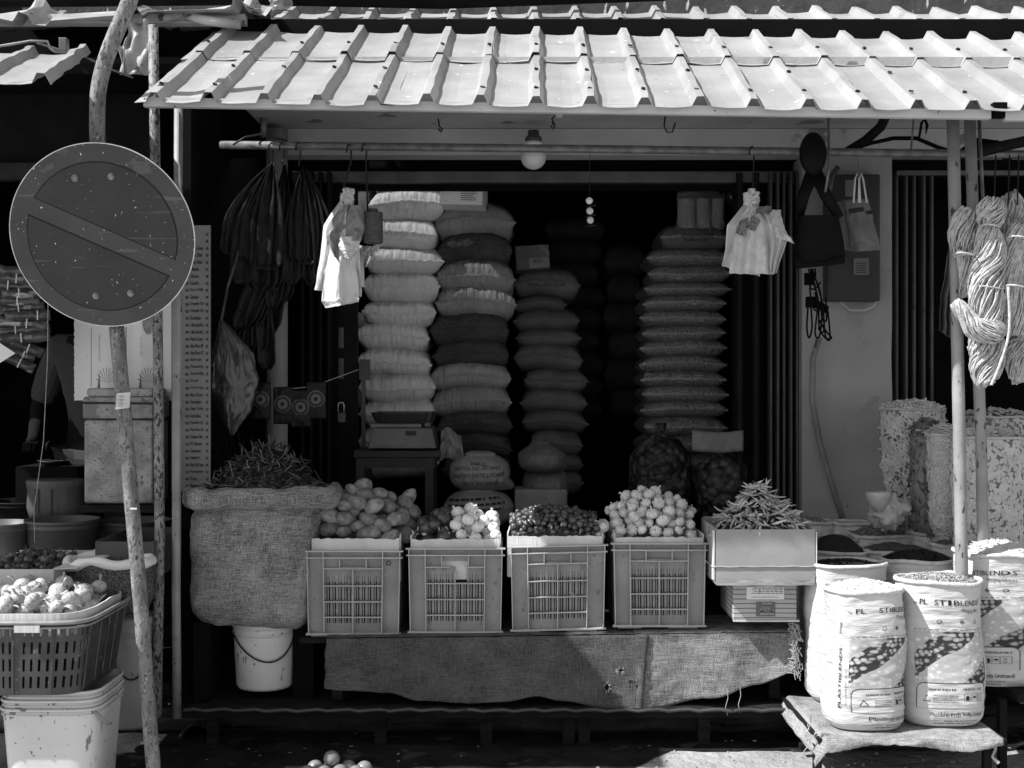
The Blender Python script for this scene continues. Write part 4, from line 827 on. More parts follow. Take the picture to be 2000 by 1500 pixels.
# clear bags of snacks
def clearbag(px0, px1, py0, py1, Y, label, kind, seed, n, taper=.75, depth=.8):
    xa, xb = X_(px0, Y), X_(px1, Y); R = (xb-xa)/2; x = (xa+xb)/2; zb, zt_ = Z_(py1, Y), Z_(py0, Y); H = zt_-zb; Yc = Y+R
    r = thing('snack_bag', (x, Yc, zb), label, 'bag of snacks')
    def S(th, t, k=1.0):
        e = (taper+(1-taper)*min(1, t*1.4)**.7)*(math.sin(min(1, t*7+.15)*PI/2))*(1+.07*nz(math.cos(th)*1.5, math.sin(th)*1.5, seed+t*4)+.03*nz(math.cos(th)*4, math.sin(th)*4, seed+t*12)); return Vector((x+R*e*k*math.cos(th), Yc+R*e*k*depth*math.sin(th), zb+H*t))
    core = {'sticks': 'card_dark', 'flower': 'card_dark', 'noodle': 'noodle', 'dark': 'fishdry'}[kind]
    q = MB(); q.grid(lambda u, v: S(u*2*PI, v, .93), 48, 30, cu=True); q.f.append(tuple(range(48))); q.grid(lambda u, v: S(u*2*PI, 1.0, .93*(1-v*.98))+Vector((0, 0, .030*(1-(1-v)**2))), 48, 8, cu=True); q.build('bag_filling', M[core], r, smooth=True)
    random.seed(seed); q = MB()
    for i in range(n):
        top = random.random() < .24; th = rnd(PI*.93, PI*2.07); t = rnd(.02, 1.0)
        if top: k0 = math.sqrt(random.random())*.95; p_ = S(rnd(0, 2*PI), .995, k0)+Vector((0, 0, .035*(1-k0*k0)+rnd(-.004, .008))); nrm_ = Vector((0, 0, 1))
        else: p_ = S(th, t, .95+rnd(-.02, .02)); nrm_ = Vector((math.cos(th), math.sin(th)*depth, 0)).normalized()
        tang = Vector((rnd(-1, 1), rnd(-1, 1), rnd(-1, 1))); tang = (tang-nrm_*tang.dot(nrm_)*.85).normalized()
        if kind == 'sticks': l = rnd(.012, .024); q.tube([p_-tang*l, p_+tang*l], .0036, 6)
        elif kind == 'flower':
            b2 = nrm_.cross(tang).normalized(); tang2 = b2.cross(nrm_).normalized(); rr = rnd(.008, .012); vs_ = [p_+nrm_*.004]
            for k_ in range(12): w = 2*PI*k_/12; ra = rr if k_ % 2 == 0 else rr*.62; vs_.append(p_+tang2*ra*math.cos(w)+b2*ra*math.sin(w)-nrm_*.002)
            q.add(vs_, [(0, 1+k_, 1+(k_+1) % 12) for k_ in range(12)])
        elif kind == 'noodle':
            l = rnd(.012, .03); s_ = Vector((rnd(-1, 1), rnd(-1, 1), rnd(-1, 1)))*.008; q.tube([p_-tang*l, p_+s_, p_+tang*l], .0017, 4)
        else:
            l = rnd(.02, .04); s_ = Vector((rnd(-1, 1), rnd(-1, 1), rnd(-1, 1)))*.012; q.tube([p_-tang*l, p_+s_, p_+tang*l], [.003, .009, .002], 5, flat=.35)
    tag(q.build('snack_pieces', M[{'sticks': 'sticks', 'flower': 'flower', 'noodle': 'sticks', 'dark': 'fishdry'}[kind]], r), kind='stuff')
    q = MB(); q.grid(lambda u, v: S(u*2*PI, v*1.0, 1.03+.02*nz(u*14, v*9, seed))+Vector((0, 0, .012*nz(u*9, seed)*(v > .95))), 64, 30, cu=True); q.build('clear_film', M['bag_clear'], r, smooth=True)
    q = MB(); pts = [S(2*PI*k_/40, 1.0, 1.02)+Vector((0, 0, .008*nz(k_*.5, seed))) for k_ in range(41)]; q.tube(pts, .006, 6, caps=False); q.build('rolled_film_edge', M['bag_milky'], r, smooth=True)
    return r
clearbag(1738, 1864, 800, 985, 5.1, 'tall clear bag of short pale sticks beside the pillar', 'sticks', 1, 1500, taper=.72)
clearbag(1788, 1852, 842, 1050, 4.95, 'clear bag of dark curly dried snacks next to the bag of sticks', 'dark', 2, 260, taper=.8)
clearbag(1822, 1890, 850, 1052, 4.75, 'narrow clear bag of fine noodle snacks behind the front pole', 'noodle', 3, 700, taper=.7)
clearbag(1884, 2030, 856, 1095, 4.6, 'big clear bag of flower shaped snacks behind the rightmost printed sack', 'flower', 4, 3400, taper=.95)
clearbag(1896, 2040, 815, 900, 5.2, 'clear bag of leafy crisps behind the flower shaped snacks', 'flower', 5, 900, taper=.9)
# crumpled plastic bag
def blob(name, c, rx, ry, rz, m, label, cat, seed, amp=.25, n=72, fold=6):
    q = MB(); q.grid(lambda u, v: (lambda th, ph: (lambda k_: (c.x+rx*k_*math.sin(ph)*math.cos(th), c.y+ry*k_*math.sin(ph)*math.sin(th), c.z-rz*k_*math.cos(ph)))(1+amp*nz(math.cos(th)*1.6, math.sin(th)*1.6, seed+math.cos(ph)*2)+amp*.8*abs(nz(math.cos(th)*math.sin(ph)*fold*.6, math.sin(th)*math.sin(ph)*fold*.6, seed+ph*2.4))+amp*.25*nz(math.cos(th)*math.sin(ph)*9, math.sin(th)*9, ph*6)))(u*2*PI, .02+v*(PI-.04)), n, n//2, cu=True)
    o = q.build(name, m, smooth=True); return tag(o, label, cat) if label else o
blob('crumpled_bag', P(1735, 1000, 4.98), .075, .06, .06, M['bag_milky'], 'crumpled milky plastic bag lying on the chickpea sack', 'plastic bag', 5, .45)
q = MB(); q.lathe([(.015, -.02), (.035, .01), (.05, .05), (.046, .06)], c=P(1716, 990, 4.95), n=24, fn=lambda w_, z: 1+.15*nz(w_*2, z*10)); tag(q.build('bag_mouth', M['bag_milky'], smooth=True), 'open mouth of a milky plastic bag leaning on the crumpled one', 'plastic bag')
blob('crumpled_bag', P(1778, 1010, 5.05), .055, .05, .05, M['bag_clear'], 'clear limp bag beside the milky crumpled bag', 'plastic bag', 15, .4)
# low bench with burlap
r = thing('low_bench', (1.36, 4.35, 0), 'low dark bench under the printed sacks on the right', 'bench')
q = MB(); q.box(X_(1590, 4.15), X_(1950, 4.15), 4.08, 5.35, .165, .190); q.box(1.75, 2.15, 4.25, 5.35, .27, .297); q.build('bench_top', M['wood'], r)
for (px, Y, zt_) in ((1598, 4.1, .165), (1930, 4.15, .165), (1625, 5.2, .165), (1925, 5.2, .165), (1960, 4.28, .27)):
    q = MB(); x = X_(px, Y); q.box(x-.013, x+.013, Y, Y+.026, 0, zt_); q.build('leg', M['shutter_dark'], r)
q = MB(); q.box(X_(1590, 4.3), X_(1950, 4.3), 4.5, 4.53, .03, .05); q.build('stretcher', M['wood'], r)
q = MB()
def cl(u, v):
    x = 1.0+u*(X_(1952, 4.1)-1.0); w_ = .012*math.sin(u*17)+.010*nz(u*9, 3)
    if v < .72: y = 4.62-(4.62-4.075)*(v/.72); z = .195+.004*nz(u*8, v*8)-(max(0, .06-u)*.9)
    else: t = (v-.72)/.28; y = 4.07-.012*math.sin(t*2)-w_*t; z = .195-.026*t-.012*t*math.sin(u*9+1)+.004*nz(u*30, t*2)-(max(0, .06-u)*.9)
    return (x+.01*nz(v*6, 5)*(u < .05), y, z)
q.grid(cl, 110, 50); o = q.build('burlap_cover', M['burlap_pale'], smooth=True, solid=.006); tag(o, 'sunlit frayed burlap cover on the low bench under the printed sacks', 'burlap cloth')
random.seed(8); q = MB()
for i in range(20):
    a = P(1585+rnd(-14, 20), 1405+rnd(-10, 55), 4.09) if i < 20 else P(1935+rnd(0, 10), 1440, 4.08)
    pts = [a]; d = Vector((rnd(-1, .4), rnd(-.3, .3), rnd(-1, .3)))*.012
    for k_ in range(7): d = d*.7+Vector((rnd(-1, 1), rnd(-.3, .3), rnd(-1.1, .6)))*.004; pts.append(pts[-1]+d)
    q.tube(pts, .0013, 4)
q.build('loose_thread', M['jute_string'], o)
q = MB(); q.tube([P(1935, 1448, 4.07), P(1945, 1462, 4.07), P(1938, 1478, 4.07), P(1950, 1490, 4.07)], [.004, .005, .004, .007], 6); q.build('knotted_thread', M['jute_string'], o)

# ------------------------------------------------------------------ main bench, burlap cloth, platform, bucket
r = thing('display_bench', (.19, 4.9, .1), 'dark wooden display bench behind the hanging burlap, under the four crates', 'bench')
def bz(x): return .4185+.0195*(x+.8)/1.6
q = MB(); xa, xb = -.80, X_(1550, 4.62)
q.add([(xa, 4.63, bz(xa)-.026), (xb, 4.63, bz(xb)-.026), (xb, 5.15, bz(xb)-.026), (xa, 5.15, bz(xa)-.026), (xa, 4.63, bz(xa)-.006), (xb, 4.63, bz(xb)-.006), (xb, 5.15, bz(xb)-.006), (xa, 5.15, bz(xa)-.006)], [(0, 3, 2, 1), (4, 5, 6, 7), (0, 1, 5, 4), (1, 2, 6, 5), (2, 3, 7, 6), (3, 0, 4, 7)]); q.build('bench_top', M['wood'], r)
for (x, Y) in ((X_(660, 4.68), 4.66), (-.15, 4.7), (.45, 4.7), (1.0, 4.68), (-.6, 5.1), (.95, 5.1)):
    q = MB(); q.box(x-.02, x+.02, Y, Y+.04, .172, bz(x)-.027); q.build('leg', M['wood'], r)
r = thing('platform', (-.15, 4.9, .1), 'low timber platform with mat under the bucket and bench', 'platform')
q = MB(); q.grid(lambda u, v: (-1.22+u*2.3, 4.57+v*.55+.012*nz(u*9)*(v < .1), .158+.004*nz(u*7, v*5)-.006*(v < .05)), 90, 12); q.build('mat', M['mat_dark'], r, smooth=True, solid=.012)
q = MB(); q.box(-1.2, 1.05, 4.62, 5.15, .115, .145); q.build('deck', M['wood'], r)
for px in (420, 745, 950, 1110, 1140, 1372):
    x = X_(px, 4.7); q = MB(); q.box(x-.022, x+.022, 4.66, 4.70, 0.0, .114); q.build('leg', M['wood'], r)
q = MB(); q.tube([(-1.22+2.3*k_/60, 4.565+.012*nz(k_*.15), .158+.004*math.sin(k_*2.1)) for k_ in range(61)], .007, 6); q.build('mat_edging', M['shutter'], r, smooth=True)
# hanging burlap
def low(u):   # lower hem in photo pixels
    pts = [(0, 1342), (.05, 1345), (.13, 1352), (.2, 1368), (.3, 1371), (.38, 1367), (.45, 1358), (.5, 1368), (.6, 1384), (.7, 1383), (.82, 1362), (.92, 1338), (1, 1310)]
    for (a, b_) in zip(pts[:-1], pts[1:]):
        if a[0] <= u <= b_[0]: t = (u-a[0])/(b_[0]-a[0]); t = t*t*(3-2*t); return a[1]*(1-t)+b_[1]*t
    return 1310
def hang(u, v, x0, x1, lowf, dy=0):
    px = x0+(x1-x0)*u; x = X_(px, 4.6); top = bz(x)-.004; bot = Z_(lowf(u), 4.6)
    y = 4.612-dy-.020*v-.014*v*math.sin(u*13+1)-.010*v*nz(u*9, v*2, 3)+.004*nz(u*20, v*8)
    return (x+.006*nz(v*5, u*3)*(u < .02 or u > .98), y, top+(bot-top)*v)
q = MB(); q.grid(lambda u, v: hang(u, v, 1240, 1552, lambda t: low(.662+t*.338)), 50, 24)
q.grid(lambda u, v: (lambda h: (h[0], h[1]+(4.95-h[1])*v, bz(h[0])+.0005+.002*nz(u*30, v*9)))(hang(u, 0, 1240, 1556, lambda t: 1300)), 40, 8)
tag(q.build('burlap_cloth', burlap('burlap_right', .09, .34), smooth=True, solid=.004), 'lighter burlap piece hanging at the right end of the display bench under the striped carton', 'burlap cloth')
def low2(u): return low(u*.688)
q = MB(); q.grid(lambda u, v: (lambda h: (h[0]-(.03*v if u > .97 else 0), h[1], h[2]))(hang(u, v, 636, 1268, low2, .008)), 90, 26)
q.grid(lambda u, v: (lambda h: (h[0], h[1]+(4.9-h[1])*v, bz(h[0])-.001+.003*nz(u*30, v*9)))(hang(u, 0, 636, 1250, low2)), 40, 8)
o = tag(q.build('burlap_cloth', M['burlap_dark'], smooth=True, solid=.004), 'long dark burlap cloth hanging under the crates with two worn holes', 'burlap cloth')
for (px, py, w_, h_) in ((1213, 1311, 6, 2.6), (1186, 1344, 4.5, 7)):
    c = P(px, py, 4.555); q = MB(); q.prism([(w_*U*math.cos(a*PI/8), h_*U*math.sin(a*PI/8)) for a in range(16)], lambda x, y, h: (c.x+x, c.y-h+.02, c.z+y), 0, .004); hole_ = q.build('hole', M['black'], o)
    q = MB(); random.seed(px)
    for i in range(14):
        a = rnd(0, 2*PI); p0 = Vector((c.x+w_*U*math.cos(a), c.y+.014, c.z+h_*U*math.sin(a))); q.tube([p0, p0+Vector((math.cos(a)*rnd(.004, .014), -.003, math.sin(a)*rnd(.004, .014)))], .0009, 4)
    q.build('frayed_edge', M['jute_string'], hole_)
random.seed(9); q = MB()
for i in range(60):
    a = P(1548+rnd(-10, 4), 1215+i*1.7, 4.57); pts = [a, a+Vector((rnd(.01, .03), -.01, rnd(-.01, .01))), a+Vector((rnd(.005, .03), -.012, rnd(-.03, -.01)))]; q.tube(pts, .0016, 4)
q.build('fringe', M['jute_string'], o)
for (px, py) in ((1445, 1340), (1420, 1345)): q = MB(); q.tube([P(px, py, 4.57), P(px+2, py+18, 4.57), P(px-3, py+36, 4.57), P(px+1, py+52, 4.57)], .0012, 4); q.build('loose_thread', M['jute_string'], o)
# bucket under the burlap sack
def bucket(name, px, top_py, bot_py, w_top, w_bot, Y, m, label, handle=True, rim=True, group=None, open_=False, zbot=None, lid=False):
    x = X_(px, Y); Rt, Rb = w_top/2*Y/F, w_bot/2*Y/F; Yc = Y+Rb; zt_ = Z_(top_py, Y); zb = Z_(bot_py, Y) if zbot is None else zbot; H = zt_-zb
    r = thing(name, (x, Yc, zb), label, 'bucket', group); q = MB()
    pr = [(Rb*.93, 0), (Rb, .012), (Rb+(Rt-Rb)*.8, H*.8), (Rb+(Rt-Rb)*.83, H*.83)]
    pr += [(Rt*1.035, H*.835), (Rt*1.035, H*.85), (Rt, H*.855), (Rt*1.0, H*.93), (Rt*1.05, H*.94), (Rt*1.06, H)]
    if open_: pr += [(Rt*1.0, H), (Rt*.95, H*.5), (Rt*.9, H*.45), (.001, H*.45)]
    q.lathe(pr, c=(x, Yc, zb), n=56, capt=not open_); q.build('bucket_body', M[m], r, smooth=False)
    for p_ in r.children: p_.data.polygons.foreach_set('use_smooth', [True]*len(p_.data.polygons))
    if handle:
        q = MB(); pts = []
        for k_ in range(19):
            t = k_/18; a = PI*1.16+t*PI*.75; pts.append((x+Rt*1.03*math.cos(a), Yc+Rt*1.03*math.sin(a), zb+H*.86-H*.42*math.sin(t*PI)**.8*(.55+.75*t)))
        q.tube(pts, .0032, 6); q.build('handle', M['wire'], r, smooth=True)
    return r
bucket('bucket', 507, 1222, 1352, 126, 114, 4.66, 'bucket', 'scratched white bucket on the platform under the big burlap sack')
# burlap sack of dried chillies
Y = 4.58; xa, xb, zb, zt_ = X_(352, Y), X_(606, Y), Z_(1226, Y), Z_(952, Y); W = xb-xa; H = zt_-zb; x = (xa+xb)/2; Yc = Y+.19
r = thing('burlap_sack', (x, Yc, zb), 'big open burlap sack of dark dried chillies on the white bucket', 'sack')
def S(th, t, off=0):
    c_, s_ = math.cos(th), math.sin(th); e = 1-.05*(2*t-1)**4+.035*nz(c_*1.5, s_*1.5, t*4)+.016*nz(c_*4, s_*4, t*11)-.014*abs(nz(c_*3+t*5, s_*3, t*3))**.5-.06*math.exp(-((t-.82-.03*nz(c_*2, s_*2))/.03)**2)
    if t < .1: e *= .86+.14*math.sin(t/.1*PI/2)
    return Vector((x+(W/2*e+off)*math.copysign(abs(c_)**.7, c_)+.060*max(0, c_)*min(1, max(0, (t-.55)/.35))**2, Yc+(.19*e+off)*math.copysign(abs(s_)**.75, s_)+.012*nz(th*3, t*9), zb+H*t+.02*nz(c_*2, s_*2, 4)*t-(.028*max(0, c_)*(1-t))+.01*nz(c_*3, s_*3, t*2)))
q = MB(); q.grid(lambda u, v: S(u*2*PI, v*.86), 96, 56, cu=True); q.f.append(tuple(range(96))[::-1])
q.build('sack_body', M['burlap'], r, smooth=True)
q = MB(); q.grid(lambda u, v: (lambda th, a: (lambda p_: (p_.x+.026*math.cos(a)*math.cos(th), p_.y+.026*math.cos(a)*math.sin(th), p_.z+(.042+.008*nz(math.cos(th)*3, math.sin(th)*3))*math.sin(a)-.006+.004*nz(math.cos(th)*9, math.sin(th)*9, a)))(S(th, .925, .012+.006*nz(th*4, 3))))(u*2*PI, v*2*PI), 96, 16, cu=True)
q.build('rolled_collar', M['burlap'], r, smooth=True)
def chm(xx, yy): d = ((xx-x-.04)/.19)**2+((yy-Yc)/.15)**2; return zt_-.005+.145*max(0, 1-d)**.9
q = MB(); q.grid(lambda u, v: (lambda p_: ((p_.x-x)*(1-v)*.97+x, (p_.y-Yc)*(1-v)*.97+Yc, chm((p_.x-x)*(1-v)+x, (p_.y-Yc)*(1-v)+Yc)-.012))(S(u*2*PI, .93)), 48, 14, cu=True)
tag(q.build('chilli_mass', M['chilli_core'], r, smooth=True), kind='stuff')
q = MB(); q.box(xa+.03, xa+.09, Yc-.12, Yc+.15, .165, zb+.004); tag(q.build('wooden_block', M['black']), 'dark block under the left side of the big burlap sack', 'block')
q = MB(); q.box(xb-.09, xb-.01, Yc-.05, Yc+.2, .165, zb-.02); tag(q.build('wooden_block', M['black']), 'dark block under the right side of the big burlap sack, beside the bench', 'block')
def chillimesh(seed, L, rr, m, name, curl=1):
    random.seed(seed); pts = []; p_ = Vector((-L/2, 0, 0)); d = Vector((1, 0, 0)); n = 8
    k1, k2 = rnd(-.35, .35)*curl, rnd(-.25, .25)*curl
    for k_ in range(n): pts.append(p_.copy()); p_ += d*L/n; d = (d+Vector((0, k1, k2))+Vector((0, rnd(-.2, .2), rnd(-.2, .2)))*curl).normalized()
    q = MB(); q.tube(pts, [rr*.12, rr*.2, rr*.9, rr*1.05, rr, rr*.85, rr*.55, rr*.12], 6, flat=.75)
    o = q.build(name, m, smooth=True, origin=(0, 0, 0)); return o
def rep(proto, loc, rot, label, cat, group, scale=None):
    c_ = proto.copy(); col.objects.link(c_); c_.location = loc; c_.rotation_euler = rot; tag(c_, label, cat, group)
    if scale is not None: c_.scale = scale
    return c_
def kill(lst):
    for o in lst:
        for ch in list(o.children): bpy.data.objects.remove(ch)
        bpy.data.objects.remove(o)
cp_ = [chillimesh(40+i, .075, .0045, M['chilli_dark'], 'dried_chilli', 1.6) for i in range(6)]
random.seed(11)
for i in range(270):
    for _ in range(20):
        xx, yy = x+rnd(-.24, .25), Yc+rnd(-.16, .12)
        if chm(xx, yy) > zt_+.0 or random.random() < .15: break
    rep(cp_[i % 6], (xx, yy, chm(xx, yy)+rnd(-.004, .008)), (rnd(0, 6), rnd(-.3, .3), rnd(0, 6)), 'dark shrivelled dried chilli heaped in the big burlap sack', 'dried chilli', 'dried chillies in the burlap sack', [rnd(.7, 1.2)]*3)
kill(cp_); random.seed(12); q = MB()
for i in range(60):
    a = rnd(-.2, .22); yy = Yc+rnd(-.15, .05); p0 = Vector((x+a, yy, chm(x+a, yy)+.004)); pts = [p0]; d = Vector((rnd(-1, 1), rnd(-1, 0), rnd(0, 1)))*.008
    for k_ in range(4): d += Vector((rnd(-1, 1), rnd(-1, 1), rnd(-1, 1)))*.005; pts.append(pts[-1]+d)
    q.tube(pts, .0012, 4)
tag(q.build('chilli_stalks', M['stem'], r), kind='stuff')
# ------------------------------------------------------------------ plastic crates
YC = 4.65
crates = [(597, 783, 1076, 1240), (796, 983, 1071, 1236), (996, 1184, 1066, 1231), (1197, 1380, 1061, 1224)]
whichc = ['leftmost crate, under the potatoes', 'second crate, with the broken grip, under the onions', 'slightly tilted third crate, under the shallots', 'rightmost crate, under the garlic']
CR = []
for ci, (xa_, xb_, t_, b_) in enumerate(crates):
    cx, w = X_((xa_+xb_)/2, YC), (xb_-xa_)*YC/F; zb = Z_(b_, YC)-.001; h = (b_-t_)*YC/F; D = .34
    cx_, zb_ = cx, zb; CR.append((cx, w, zb, h))
    r = thing('plastic_crate', (cx, YC+D/2, zb), 'grey ribbed plastic crate, '+whichc[ci], 'crate', 'plastic crates in a row on the bench')
    tilt_ = math.radians(1.6) if ci == 2 else 0; lean = (0, 0, -.0, 0)[ci]
    def cm(x, y, z): # taper, then slight roll
        k_ = 1-.035*(1-z/h); xx = x*k_; return (cx+xx*math.cos(tilt_)-0*z, y, zb+z+xx*math.sin(tilt_)*.9)
    def cbox(q, x0, x1, y0, y1, z0, z1):
        q.add([cm(x0, y0, z0), cm(x1, y0, z0), cm(x1, y1, z0), cm(x0, y1, z0), cm(x0, y0, z1), cm(x1, y0, z1), cm(x1, y1, z1), cm(x0, y1, z1)], [(0, 3, 2, 1), (4, 5, 6, 7), (0, 1, 5, 4), (1, 2, 6, 5), (2, 3, 7, 6), (3, 0, 4, 7)])
    W2 = w/2; fx = lambda f: -W2+w*f; fz = lambda f: h*(1-f)
    # wall panels: side columns, top band, and slotted boards between
    q = MB(); yb0, yb1 = YC+.022, YC+.028
    cbox(q, fx(.015), fx(.18), yb0, yb1, 0.004, h); cbox(q, fx(.81), fx(.985), yb0, yb1, .004, h)
    if ci == 1:
        cbox(q, fx(.18), fx(.81), yb0, yb1, fz(.155), h)
        cbox(q, fx(.18), fx(.345), yb0, yb1, fz(.215), fz(.155)); cbox(q, fx(.64), fx(.81), yb0, yb1, fz(.215), fz(.155))
    else:
        cbox(q, fx(.18), fx(.81), yb0, yb1, fz(.215), h)
    cells = [(.225, .405), (.415, .595), (.61, .78), (.79, .985)]
    for si, (a, c_) in enumerate(cells):
        for (ca_, cb_) in ((.18, .495), (.495, .81)):
            n = 5; cw = (cb_-ca_)/n
            for k_ in range(n):
                x0, x1 = ca_+cw*k_, ca_+cw*(k_+1)
                broken = ci == 1 and si == 0 and ca_ > .4 and k_ < 2
                if broken: continue
                # every cell: board, slot, thin bar, slot
                q_ = [(x0, x0+cw*.42), (x0+cw*.57, x0+cw*.78)]
                for (u0, u1) in q_: cbox(q, fx(u0), fx(u1), yb0, yb1, fz(c_), fz(a))
                u0, u1, zt2 = x0, x1, (a+.10 if si == 0 else a)
                if si == 0: cbox(q, fx(x0+cw*.42), fx(x0+cw), yb0+.001, yb1-.001, fz(.31), fz(a))
                if si == 3: cbox(q, fx(x0+cw*.42), fx(x0+cw), yb0+.001, yb1-.001, fz(c_), fz(.87))
    q.build('front_panel', M['crate'], r)
    q = MB()
    for sx in (-1, 1):
        xx = sx*(W2-.004); cbox(q, min(xx, xx-sx*.004), max(xx, xx-sx*.004), YC+.029, YC+D, .004, h)
    cbox(q, fx(.01), fx(.99), YC+D-.006, YC+D, .004, h); cbox(q, fx(.01), fx(.99), YC+.03, YC+D-.007, .002, .008)
    q.build('crate_walls', M['crate'], r)
    q = MB(); rb = YC; yr = yb0-.0005
    def hrib(z, x0=0.0, x1=1.0, th=.0036, out=.0): cbox(q, fx(x0)-out, fx(x1)+out, rb, yr, z-th, z)
    hrib(h+.001, 0, 1, .005, .008); hrib(fz(.075), 0, 1, .0045, .006); hrib(.006, 0, 1, .007, .006)
    if ci == 1: hrib(fz(.215), .185, .44); hrib(fz(.215), .60, .805)
    else: hrib(fz(.205), .185, .805)
    for f_ in (.41, .60, .785): hrib(fz(f_), .185, .492); hrib(fz(f_), .498, .805)
    vr = lambda f_, z0, z1, th=.0034: cbox(q, fx(f_)-th/2, fx(f_)+th/2, rb-.0007, yr-.0007, z0, z1)
    vr(.012, .001, h); vr(.988, .001, h); vr(.182, .001, h-.0005); vr(.808, .001, h-.0005); vr(.495, .001, fz(.26 if ci == 1 else .207))
    for f_ in (.355, .635): vr(f_, fz(.205), fz(.085))
    q.build('ribs', M['crate_rib'], r, bevel=.0008)
    q = MB()
    if ci != 1: cbox(q, fx(.37), fx(.62), rb+.002, yr-.002, fz(.20), fz(.19)); cbox(q, fx(.37), fx(.62), rb+.004, yr-.0015, fz(.10), fz(.088))
    cbox(q, fx(.38), fx(.60), yb0-.002, yb0-.0012, fz(.055), fz(.025)); q.build('grip_edge', M['crate'], r)
    q = MB(); cbox(q, fx(.04), fx(.30), YC+.004, YC+.02, -.006, -.0005); q.build('base_skid', M['crate'], r)
    q = MB(); cbox(q, fx(.60), fx(.92), YC+.004, YC+.02, -.006, -.0005); q.build('base_skid', M['crate'], r); q = MB()
    if ci == 0:
        for k_ in range(16): a, a2 = 2*PI*k_/16, 2*PI*(k_+1)/16; q.add([cm(fx(.868)+rr*math.cos(w_), yb0-.002, fz(.15)+rr*math.sin(w_)) for w_ in (a, a2) for rr in (.006, .010)], [(0, 1, 3, 2)])
        q.build('moulded_ring', M['sign_inner'], r)
# ------------------------------------------------------------------ trays and produce
def tray(px0, px1, py_top, py_bot, Y, D, label, m='card', seed=0, name='cardboard_tray', zlow=None):
    xa, xb, zt_, zb = X_(px0, Y), X_(px1, Y), Z_(py_top, Y), (Z_(py_bot, Y) if zlow is None else zlow)
    r = thing(name, ((xa+xb)/2, Y+D/2, zb), label, 'cardboard tray'); q = MB()
    def wall(p0, p1, lift=0, out=0):
        n = 40; vs_ = []; th = Vector((p1[1]-p0[1], p0[0]-p1[0], 0)).normalized()*.005
        for i in range(n+1):
            t = i/n; x = p0[0]+(p1[0]-p0[0])*t; y = p0[1]+(p1[1]-p0[1])*t; zt2 = zt_+lift+.005*nz(t*14, seed, x)+.003*nz(t*40, seed, y)
            wv = .003*nz(t*5, seed)
            for (a, z) in ((0, zb), (0, zt2), (1, zt2), (1, zb)): vs_.append((x+th.x*a, y+th.y*a+wv, z))
        b_ = len(vs_); q.add(vs_, [(i*4+k_, (i+1)*4+k_, (i+1)*4+(k_+1) % 4, i*4+(k_+1) % 4) for i in range(n) for k_ in range(4)]+[(0, 1, 2, 3), (b_-1, b_-2, b_-3, b_-4)])
    wall((xa, Y), (xb, Y)); wall((xb, Y+.006), (xb-.01, Y+D), .012); wall((xa+.01, Y+D), (xa, Y+.006), .012); wall((xb-.016, Y+D-.004), (xa+.016, Y+D-.004), .015)
    q.box(xa+.006, xb-.006, Y+.008, Y+D-.012, zb, zb+.006)
    q.build('tray_walls', M[m], r); q = MB()
    for f_ in (.27, .52, .71): x = xa+(xb-xa)*f_; q.box(x-.0012, x+.0012, Y-.0008, Y-.0003+.0, zb+.004, zt_-.006)
    q.build('crease', M['card_dark'], r)
    return (xa, xb, Y, Y+D, zt_, zb)
def pack(n, reg, mound, rfn, seed, cand=30, layers=1.3, base=None):
    random.seed(seed); out = []; x0, x1, y0, y1 = reg; fails = 0
    while len(out) < n and fails < 90:
        r_ = rfn(); best = None
        for _ in range(cand):
            x, y = rnd(x0+r_*.8, x1-r_*.8), rnd(y0+r_*.8, y1-r_*.8); mz = mound(x, y)
            if mz is None: continue
            z = min(mz-layers*2*r_, base+(y-y0)*.75) if base is not None else mz-layers*2*r_
            for (ax, ay, az, ar) in out:
                dd = (ax-x)**2+(ay-y)**2; s_ = (r_+ar)*.93
                if dd < s_*s_: z = max(z, az+math.sqrt(s_*s_-dd))
            d = z+r_-mz
            if best is None or d < best[0]: best = (d, x, y, z)
        if best and best[0] < r_*.75: out.append((best[1], best[2], best[3], r_)); fails = 0
        else: fails += 1
    return out
def dome(reg, base, top, cxf=.5, cyf=.55, ex=1.15, pw=.75, flat=0):
    x0, x1, y0, y1 = reg; cx, cy = x0+(x1-x0)*cxf, y0+(y1-y0)*cyf
    def f(x, y):
        sx = (x1-cx) if x > cx else (cx-x0); sy = (y1-cy) if y > cy else (cy-y0)
        d = (abs(x-cx)/(sx*ex))**2+(abs(y-cy)/(sy*ex))**2
        return base+top*max(0, 1-d)**pw
    return f
def produce(protos, pos, label, cat, group, squash=None, cap=300, rotf=None):
    vis = sorted(pos, key=lambda p_: -(p_[2]*1.4-p_[1]))
    for i, (x, y, z, r_) in enumerate(vis[:cap]):
        rot = rotf(i) if rotf else (rnd(-1.2, 1.2), rnd(-1.2, 1.2), rnd(0, 6.28))
        rep(protos[i % len(protos)], (x, y, z), rot, label, cat, group, [r_*(k_) for k_ in (1, 1, 1)])
def mesh_potato(seed):
    random.seed(seed); a, b_, c_ = rnd(1.2, 1.6), rnd(.9, 1.05), rnd(.8, .95); q = MB()
    q.grid(lambda u, v: (lambda th, ph: (lambda k_: (a*k_*math.cos(ph), b_*k_*math.sin(ph)*math.cos(th), c_*k_*math.sin(ph)*math.sin(th)))(1+.13*nz(math.cos(ph)*1.3, math.sin(th)*math.sin(ph)*1.3, seed)+.03*nz(math.cos(ph)*5, math.sin(th)*4, seed)))(u*2*PI, .01+v*(PI-.02)), 24, 16, cu=True)
    return q.build('potato', M['potato'], smooth=True, origin=(0, 0, 0))
